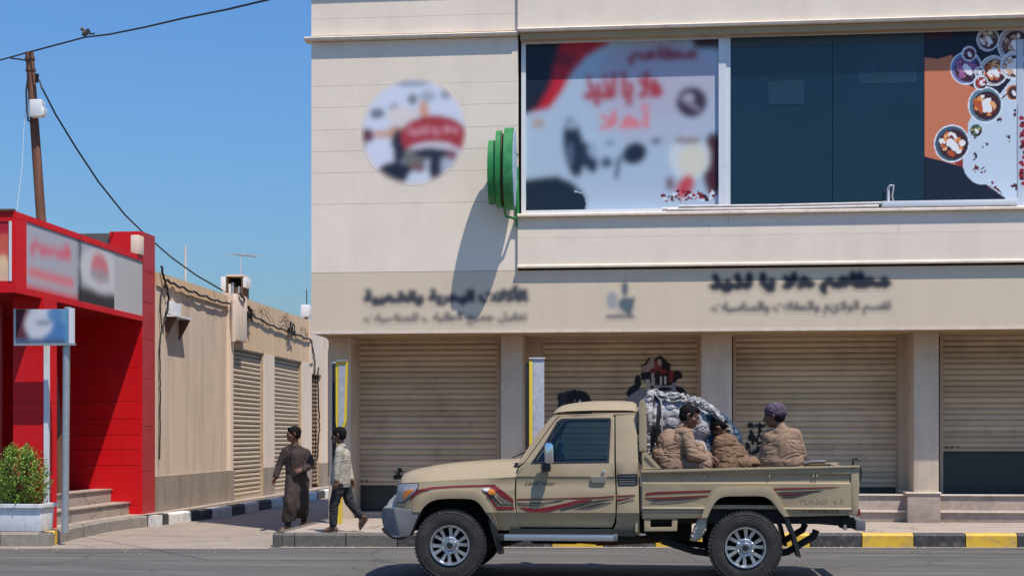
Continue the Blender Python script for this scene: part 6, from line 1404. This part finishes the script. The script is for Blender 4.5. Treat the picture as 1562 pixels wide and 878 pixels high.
def sandal(h, d, sd, u, s, parent, name='sandal'):
    bm = bmesh.new(); base = h - u * .040 * s; n = 14; pts = []
    for k in range(n):
        t = 2 * math.pi * k / n; x = .085 + .125 * math.cos(t); w_ = .050 * math.sin(t) * (1 + .15 * math.cos(t)); pts.append(base + d * x * s + sd * w_ * s)
    prism(bm, pts, -u * .018 * s); so_ = ob(name, bm, 'sole', parent, bevel=.004)
    bm = bmesh.new(); tube(bm, [base + d * .09 * s - sd * .048 * s, base + d * .10 * s - sd * .03 * s + u * .058 * s, base + d * .10 * s + sd * .03 * s + u * .058 * s, base + d * .09 * s + sd * .048 * s], .010 * s, 6)
    tube(bm, [base - d * .02 * s - sd * .04 * s, base - d * .02 * s - sd * .04 * s + u * .04 * s, base - d * .045 * s + u * .06 * s, base - d * .02 * s + sd * .04 * s + u * .04 * s, base - d * .02 * s + sd * .04 * s], .006 * s, 6); ob('strap', bm, 'sole', so_)

# ---------- man in the brown thobe, walking across the side street
Y0 = 22.6
J = lambda px, py, dy=0.: V((*W(px, py, Y0 + dy)[:1], Y0 + dy, W(px, py, Y0 + dy)[1]))
p1 = empty('person', (J(448, 805).x, Y0, 0), 'man in a long dark brown thobe striding across the side street', 'person')
nb, ch_, wa, pe = J(449.5, 679, 0), J(451, 695, .0), J(452, 714, -.01), J(452.5, 727, 0)
shL, shR = J(436, 687, -.03), J(467, 690, .05)
elL, wrL = J(426, 709, -.06), J(420.5, 727, -.14); elR, wrR = J(475.5, 708, .04), J(463.5, 716.5, -.16)
hpL, hpR = J(447, 732, -.03), J(459, 732, .04)
knL, anL = J(443, 766, -.18), J(438.5, 797, -.16); knR, anR = J(463, 765, .05), J(463.5, 794, .30)
anL.z = .10; anR.z = .14
hc = J(447.5, 662, -.03)
bm = bmesh.new(); P_, f_, u_h, r_h, rot = head_parts(bm, hc, (-.95, -.42, -.05), (-.05, 0, 1), 1.16)
chain(bm, [nb + V((0, .0, .0)), hc - u_h * .05 - f_ * .02], [.058, .052]); chain(bm, [nb, ch_, wa, pe], [.07, .115, .105, .115]); chain(bm, [shL, nb, shR], [.05, .05, .05])
chain(bm, [shL, elL, wrL], [.050, .038, .026]); chain(bm, [shR, elR, wrR], [.050, .038, .026])
chain(bm, [hpL, knL, anL], [.085, .055, .038]); chain(bm, [hpR, knR, anR], [.085, .055, .038]); chain(bm, [pe, hpL], [.1, .08]); chain(bm, [pe, hpR], [.1, .08])
hand(bm, wrL, (wrL - elL) + V((-.05, -.05, -.1)), (.6, -.2, .1), 1.05, .6, 1); hand(bm, wrR, V((-.28, -.12, -.02)), (-.1, .9, -.3), 1.05, .45, -1)
fL = foot(bm, anL, (-.75, -.65, 0)); fR = foot(bm, anR, (-.8, -.5, 0), pitch=.35)
body = remesh('body', bm, 'skin', .0065, p1, 2)
eyes(P_, p1, 1.16); hair('hair', P_, rot, 1.16, p1)
bm = bmesh.new()
chain(bm, [nb + V((0, .01, .012)), nb - V((0, 0, .02))], [.066, .085]); chain(bm, [shL, nb - V((0, 0, .04)), shR], [.062, .082, .062]); chain(bm, [ch_, wa, pe], [.15, .14, .16]); cap(bm, shL, ch_ + V((-.06, 0, -.03)), .062, .10); cap(bm, shR, ch_ + V((.06, 0, -.03)), .062, .10)
cap(bm, ch_ + V((-.07, 0, 0)), pe + V((-.05, 0, 0)), .115, .13); cap(bm, ch_ + V((.07, 0, 0)), pe + V((.05, 0, 0)), .115, .13)
chain(bm, [shL, elL, elL.lerp(wrL, .93)], [.074, .062, .054]); chain(bm, [shR, elR, elR.lerp(wrR, .93)], [.074, .064, .054])
hemL = V((anL.x + .02, anL.y + .02, .20)); hemR = V((anR.x + .0, anR.y - .12, .20))
chain(bm, [pe, hpL, knL, hemL], [.155, .135, .105, .115]); chain(bm, [pe, hpR, knR, hemR], [.155, .135, .10, .10])
for t in (.3, .7): cap(bm, hpL.lerp(hpR, t), knL.lerp(knR, t) + V((0, 0, -.08)), .13, .10)
def thobe_fold(p):
    base = ridges(7, .016, (1.2, 1.2, .30), 1)(p) * (.1 + 1.1 * min(1, max(0, (1.15 - p.z) / .7))) + creases(8, .006, (1, 1, 1), .6, 4, .3)(p)
    return base
th_ = remesh('thobe', bm, 'thobe', .011, p1, 5, thobe_fold)
# cut the hem level and add placket and pocket
bm = bmesh.new(); bm.from_mesh(th_.data); zoff = WLOC[th_].z
bmesh.ops.bisect_plane(bm, geom=bm.verts[:] + bm.edges[:] + bm.faces[:], plane_co=(0, 0, .20 - zoff), plane_no=(.08, .1, -1), clear_outer=True); bm.to_mesh(th_.data); bm.free()
tb('placket', [nb + V((-.02, -.085, -.0)), ch_ + V((-.025, -.155, .05)), ch_ + V((-.025, -.165, -.04))], .006, 'thobe', th_, 5)
bm = bmesh.new(); chain(bm, [hpL, knL, anL + V((0, 0, .02))], [.09, .066, .052]); chain(bm, [hpR, knR, anR + V((0, 0, .02))], [.09, .066, .052]); cap(bm, hpL, hpR, .09, .09)
remesh('trousers', bm, 'trousers', .011, p1, 3, creases(9, .006, (1, 1, .6), .3, 6, .4))
for t in (fL, fR): sandal(*t, 1.05, p1)

# ---------- youth in the pale shirt on the pavement edge
Y0 = 19.72
p2 = empty('person', (J(514, 805).x, Y0, KH), 'youth in a pale grey shirt and dark trousers walking past the yellow edged post', 'person')
S2 = .90
hc = J(516.5, 663.5, 0); nb, ch_, wa, pe = J(520, 681, .0), J(523, 697, .0), J(523, 717, .0), J(522, 733, 0)
shN, shF = J(517.5, 689, -.15), J(526, 689, .16)
elN, wrN = J(514.5, 712, -.20), J(512.5, 731, -.22); elF, wrF = J(532, 712, .20), J(536, 731, .14)
hpN, hpF = J(518, 739, -.08), J(526, 738, .08); knF, anF = J(533, 765, .08), J(551, 788, .10); knN, anN = J(509, 771, -.08), J(508.5, 799, -.08)
anN.z = KH + .085
bm = bmesh.new(); P_, f_, u_h, r_h, rot = head_parts(bm, hc, (-1, -.02, -.16), (-.12, .02, 1), S2 * 1.14)
chain(bm, [nb, hc - u_h * .04 - f_ * .02], [.046, .045]); chain(bm, [nb, ch_, wa, pe], [.06, .095, .085, .095]); chain(bm, [shN, nb, shF], [.042, .045, .042])
chain(bm, [shN, elN, wrN], [.042, .033, .023]); chain(bm, [shF, elF, wrF], [.042, .033, .023])
chain(bm, [hpN, knN, anN], [.072, .048, .034]); chain(bm, [hpF, knF, anF], [.072, .048, .034]); chain(bm, [pe, hpN], [.09, .07]); chain(bm, [pe, hpF], [.09, .07])
hand(bm, wrN, (wrN - elN) + V((.01, 0, -.1)), (-.3, .9, 0), .95, .55, 1); hand(bm, wrF, V((.03, -.02, -.1)), (-.3, -.9, 0), .9, .5, -1)
fN = foot(bm, anN, (-1, -.06, 0), .95); fF = foot(bm, anF, (-1, .08, 0), .95, pitch=.95)
remesh('body', bm, 'skin', .0065, p2, 2); eyes(P_, p2, S2 * 1.14); hair('hair', P_, rot, S2 * 1.16, p2)
bm = bmesh.new(); hemz = J(520, 739, 0)
chain(bm, [nb + V((0, 0, .012)), nb - V((0, 0, .02))], [.056, .07]); chain(bm, [shN, nb - V((0, 0, .04)), shF], [.060, .075, .060]); cap(bm, shN, ch_ + V((0, -.06, -.03)), .06, .095); cap(bm, shF, ch_ + V((0, .06, -.03)), .06, .095)
cap(bm, ch_ + V((-.01, -.05, 0)), hemz + V((-.015, -.055, 0)), .105, .118); cap(bm, ch_ + V((-.01, .05, 0)), hemz + V((0, .06, 0)), .105, .118); cap(bm, ch_ + V((.03, 0, .03)), hemz + V((.03, 0, .02)), .09, .11); cap(bm, ch_ + V((-.04, -.02, .0)), hemz + V((-.07, -.02, .03)), .085, .09)
chain(bm, [shN, elN, elN.lerp(wrN, .95)], [.064, .052, .044]); chain(bm, [shF, elF, elF.lerp(wrF, .9)], [.062, .052, .045])
sh_ = remesh('shirt', bm, 'shirt', .009, p2, 4, creases(7, .005, (.8, .8, 1.2), -.7, 2, .5))
bm = bmesh.new(); bm.from_mesh(sh_.data); zoff = WLOC[sh_].z
bmesh.ops.bisect_plane(bm, geom=bm.verts[:] + bm.edges[:] + bm.faces[:], plane_co=(0, 0, hemz.z - .02 - zoff), plane_no=(-.12, 0, -1), clear_outer=True); bm.to_mesh(sh_.data); bm.free()
bm = bmesh.new(); lathe(bm, nb + V((-.004, 0, .018)), (-.2, 0, 1), [(-.02, .068), (.016, .056), (.020, .060), (-.024, .078)], 18, closed=True); ob('collar', bm, 'shirt', sh_, smooth=50)
bm = bmesh.new(); chain(bm, [pe, hpN], [.105, .09]); chain(bm, [pe, hpF], [.105, .09]); chain(bm, [hpN, knN, anN + V((0, 0, .03))], [.092, .068, .055]); chain(bm, [hpF, knF, knF.lerp(anF, .88)], [.092, .068, .055])
remesh('trousers', bm, 'trousers', .010, p2, 4, ridges(14, .010, (1, 1, .6), 6))
for t in (fN, fF): sandal(*t, .95, p2)

# ---------- the three men in the truck bed
def sitter(label, hcx, fwd, up, jn, cloth='khaki', seed=0, headwear='hair', s=1., voxel=.009, wide=1., amp=.008):
    o = empty('person', jn['pe'] - V((0, 0, .12)), label, 'person')
    bm = bmesh.new(); P_, f_, u_h, r_h, rot = head_parts(bm, hcx, fwd, up, s)
    nb, ch_, pe = jn['nb'], jn['ch'], jn['pe']; chain(bm, [nb, hcx - u_h * .045 * s - f_ * .02], [.055, .050]); chain(bm, [nb, ch_, pe], [.065, .11, .12]); chain(bm, [jn['sN'], nb, jn['sF']], [.048, .05, .048])
    for k in 'NF':
        chain(bm, [jn['s' + k], jn['e' + k], jn['w' + k]], [.046, .038, .026]); hand(bm, jn['w' + k], jn.get('hd' + k, jn['w' + k] - jn['e' + k]), jn.get('hn' + k, (0, 0, -1)), 1., .7, 1 if k == 'N' else -1)
        chain(bm, [pe, jn['h' + k], jn['k' + k], jn['a' + k]], [.10, .085, .058, .038]); foot(bm, jn['a' + k], jn['k' + k] - jn['h' + k])
    remesh('body', bm, 'skin', .0065, o, 2); eyes(P_, o, s)
    if headwear == 'hair': hair('hair', P_, rot, s * .97, o)
    else: hair('hair', P_, rot, s * .99, o); hair('cap', P_, rot, s * 1.03, o, 'cap', 'cap')
    bm = bmesh.new(); w_ = .155 * wide
    chain(bm, [nb + V((0, 0, .0)), nb - V((0, 0, .03))], [.066, .085]); chain(bm, [jn['sN'], nb + (ch_ - nb) * .3, jn['sF']], [.072, .095, .072])
    for k in 'NF':
        off = (jn['s' + k] - nb) * .45; cap(bm, jn['s' + k], ch_ + off, .075, .13 * wide); cap(bm, ch_ + off, pe + off * 1.1, .13 * wide, .15 * wide)
        chain(bm, [jn['s' + k], jn['e' + k], jn['e' + k].lerp(jn['w' + k], .9)], [.078, .068, .052]); 
    chain(bm, [ch_, pe], [w_, w_ * 1.05])
    for e in jn.get('bulk', ()): ball(bm, e[0], e[1])
    remesh('shirt', bm, cloth, voxel, o, 4, creases(8, amp * .62, (.6, .8, 1.5), (.7, -.7, .4)[seed % 3], seed, .5))
    bm = bmesh.new(); chain(bm, [nb + f_ * -.02 + V((0, 0, -.01)), nb + V((0, 0, .035))], [.074, .062]); remesh('collar', bm, cloth, .009, o, 2)
    bm = bmesh.new()
    for k in 'NF': chain(bm, [pe, jn['h' + k], jn['k' + k], jn['k' + k].lerp(jn['a' + k], .93)], [.13, .11, .088, .062])
    remesh('trousers', bm, cloth, .012, o, 3, creases(8, .012, (1, 1, 1), .4, seed + 8)); return o
# left man: sideways to us, hunched towards the right
Y0 = 15.42
pe = J(1022, 708, 0); pe.z += .0
jn = dict(nb=J(1042, 655, .0), ch=J(1031, 680, .0), pe=pe, sN=J(1047, 663, -.16), sF=J(1047, 662, .17), eN=J(1056, 694, -.23), wN=J(1078, 700, -.15), eF=J(1058, 693, .22), wF=J(1082, 694, .10),
          hN=J(1028, 712, -.1), hF=J(1028, 711, .1), kN=J(1076, 706, -.13), kF=J(1078, 704, .15), aN=J(1070, 755, -.12), aF=J(1074, 755, .15), hdN=(.1, .05, -.05), hdF=(.1, -.05, -.05),
          bulk=[(J(1021, 682, .02), (.15, .17, .21)), (J(1015, 697, .02), (.155, .18, .17)), (J(1034, 690, .03), (.15, .15, .17)), (J(1037, 667, .02), (.10, .16, .10)), (J(1066, 690, .06), (.08, .12, .13)), (J(1072, 702, .03), (.09, .12, .08))])
sitter('man in tan work clothes hunched against the bundle, facing right, bareheaded', J(1052, 634.5, 0), (.93, -.12, -.34), (.34, 0, .94), jn, seed=1, s=1.13)
# middle man: bent double beyond him
Y0 = 15.95
jn = dict(nb=J(1106, 668, .06), ch=J(1109, 684, .0), pe=J(1112, 710, -.02), sN=J(1098, 674, -.10), sF=J(1122, 676, .14), eN=J(1096, 702, -.12), wN=J(1120, 706, .0), eF=J(1134, 700, .1), wF=J(1150, 708, .0),
          hN=J(1108, 714, -.08), hF=J(1116, 714, .08), kN=J(1136, 708, -.12), kF=J(1148, 706, .04), aN=J(1140, 755, 0), aF=J(1154, 755, .1),
          bulk=[(J(1107, 676, 0), (.15, .19, .13)), (J(1100, 694, 0), (.13, .18, .19)), (J(1117, 692, 0), (.14, .18, .17)), (J(1143, 706, 0), (.14, .13, .07))])
sitter('man in darker tan clothes bent double in the middle of the bed, head bowed', J(1098, 652, -.02), (-.45, .2, -.85), (-.6, .1, .75), jn, 'khaki_dark', 2, s=1.08, amp=.010)
# right man: back to us, patterned cap
Y0 = 15.36
jn = dict(nb=J(1190, 655, .0), ch=J(1194, 676, .0), pe=J(1194, 708, .02), sN=J(1173, 665, .03), sF=J(1212, 663, -.02), eN=J(1166, 697, .06), wN=J(1168, 706, .24), eF=J(1222, 694, .03), wF=J(1215, 706, .22),
          hN=J(1186, 713, .05), hF=J(1203, 713, .05), kN=J(1180, 706, .42), kF=J(1208, 706, .42), aN=J(1180, 755, .45), aF=J(1208, 755, .45),
          bulk=[(J(1194, 690, 0), (.23, .14, .19)), (J(1193, 703, 0), (.245, .15, .14)), (J(1193, 672, 0), (.19, .12, .11))])
sitter('man in tan work shirt and patterned dark cap with his back turned, nearest the tailgate', J(1181, 634, .01), (-.92, .25, -.12), (.05, 0, 1), jn, seed=5, headwear='cap', s=1.12, amp=.007)

# ================================================================ LOAD, RAG
Y0 = 16.05
M['tarp_white'] = mat('grey_white_sheeting', (.33, .32, .32), .6, fold=.012, fscale=3.5, bump=.002, var=.2, scale=6, dirt=(.16, .155, .16), dscale=4, damt=.7)
M['tarp_blue'] = mat('dark_blue_sheeting', (.012, .034, .068), .5, var=.3, scale=6, fold=.02, fscale=5, bump=.002)
bm = bmesh.new()
chain(bm, [J(996, 700, .0), J(997, 660, .0), J(999, 618, .0), J(995, 602, .0)], [.12, .15, .14, .04]); chain(bm, [J(1000, 640), J(1030, 640), J(1044, 648)], [.26, .29, .28]); chain(bm, [J(1005, 690), J(1050, 690)], [.26, .26]); cap(bm, J(1044, 648, -.02), J(1060, 650, .0), .28, .22)
ld = remesh('tied_bundle', bm, 'tarp_white', .014, None, 3, lambda p: ridges(4, .035, (1.4, 1, .6), 3)(p) + creases(5, .008, (1, 1, 1), .4, 6, .4)(p))
tag(ld, 'tall grey white sheeted bundle lashed upright behind the cab', 'bundle')
bm = bmesh.new(); chain(bm, [J(1076, 646, .20), J(1090, 654, .10), J(1112, 672, .0), J(1126, 700, .0)], [.22, .20, .17, .08]); chain(bm, [J(1080, 690, .04), J(1084, 655, .06)], [.20, .18]); chain(bm, [J(1078, 640, -.05), J(1104, 650, -.08), J(1124, 682, -.05), J(1130, 690, 0)], [.09, .07, .055, .03])
rope_black = True
ld2 = remesh('blue_bundle', bm, 'tarp_blue', .013, None, 3, creases(6, .016, (1, 1, 1), .4, 12, 1.)); tag(ld2, 'dark blue plastic sheeted bundle leaning right behind the bareheaded man', 'bundle')
M['rope'] = mat('pale_rope', (.34, .32, .29), .9, var=.2, scale=60)
def rope(pts, r=.007, m='rope'): bm = bmesh.new(); tube(bm, arc([tuple(p) for p in pts], 5), r, 6); return ob('rope', bm, m, ld, smooth=60)
rope([J(990, 700, -.15), J(988, 650, -.18), J(991, 612, -.16), J(996, 596, -.08), J(1003, 594, -.03), J(1012, 606, -.22), J(1030, 606, -.25), J(1060, 612, -.22), J(1085, 628, -.16)]); rope([J(994, 597, -.04), J(1000, 602, -.16), J(1008, 612, -.25), J(1010, 640, -.32), J(1009, 690, -.3)], .009); rope([J(1000, 598, -.03), J(1020, 612, -.27), J(1045, 610, -.27), J(1072, 620, -.22), J(1105, 648, -.15), J(1128, 684, -.1)], .008)
M['crumple'] = mat('crumpled_white_sheeting', (.50, .49, .48), .5, var=.3, scale=14, fold=.03, fscale=14, bump=.002, dirt=(.03, .035, .05), dscale=14, damt=.9)
bm = bmesh.new(); chain(bm, [J(994, 598, -.05), J(1010, 603, -.2), J(1040, 604, -.24), J(1066, 613, -.2), J(1090, 628, -.17), J(1110, 650, -.15), J(1124, 676, -.1)], [.03, .035, .035, .045, .04, .028, .02]); chain(bm, [J(993, 602, -.1), J(990, 640, -.17), J(990, 690, -.17)], [.05, .045, .04])
remesh('sheet_edge', bm, 'crumple', .010, ld, 2, ridges(16, .03, (1, 1, 1), 21))
for a, b, dy in ((989, 990, -.16), (996, 999, -.2), (1003, 1006, -.25)): rope([J(a, 700, dy), J(a, 660, dy - .02), J(b, 625, dy), J(b, 604, dy + .08)], .022, 'cable')
Y0 = 15.1
bm = bmesh.new(); chain(bm, [J(1071, 793), J(1068, 806), J(1061, 818)], [.05, .065, .05])
rg = remesh('rag', bm, mat('dirty_fleece', (.48, .42, .33), .95, var=.25, scale=30, bump=.006, bscale=60), .008, None, 2, ridges(28, .02, (1, 1, 1), 9)); tag(rg, 'dirty cream fleece rag hanging in front of the rear wheel', 'rag')

# ================================================================ GRIT ALONG THE KERBS, GROUPS
M['grit'] = mat('sandy_grit', (.32, .26, .19), .95, var=.4, scale=60)
bm = bmesh.new(); rg_ = random.Random(3)
for k in range(900):
    if k < 620: x = rg_.uniform(-5.2, 6.5); y = KY(x) - abs(rg_.gauss(0, .09)) - .01; z = .007
    else:
        x = rg_.uniform(-12, -5.4); y = KY(x) - .2 + rg_.gauss(0, .35); z = .005
        if x < -8.2: y = min(y, 18.8)
    r = rg_.uniform(.004, .017) * (1.3 if rg_.random() < .05 else 1); v = [bm.verts.new((x + r * math.cos(a) * rg_.uniform(.7, 1.2), y + r * math.sin(a) * rg_.uniform(.7, 1.2), z)) for a in (0, 1.5, 3, 4.6)]; t = bm.verts.new((x, y, z + r * .8))
    for i in range(4): bm.faces.new((v[i], v[(i + 1) % 4], t))
g_ = ob('gravel', bm, 'grit', None, recalc=False, kind='stuff'); tag(g_, 'loose sandy grit lying in the gutter along the kerbs', 'gravel')
GR = {'board_post': 'grey and yellow board posts by the shops', 'cabinet': 'narrow black boxes beside the board posts', 'window_poster': 'posters in the upper windows', 'shutter_sticker': 'marks on the roller shutters', 'shop_lettering': 'lettering on the sign band', 'wall_cable': 'cables hanging on the side street wall', 'junction_box': 'junction boxes on the tan wall', 'dead_vine': 'dead vine tangles on the tan wall', 'overhead_cable': 'overhead cables at the utility pole', 'mast': 'thin masts on the side building roof'}
for o in list(COL.objects):
    if o.parent is None and 'label' in o:
        b_ = o.name.split('.')[0]
        if b_ in GR: o['group'] = GR[b_]
        if b_ == 'person': o['group'] = 'people walking by' if o.location.y > 18 else 'men riding in the truck bed'
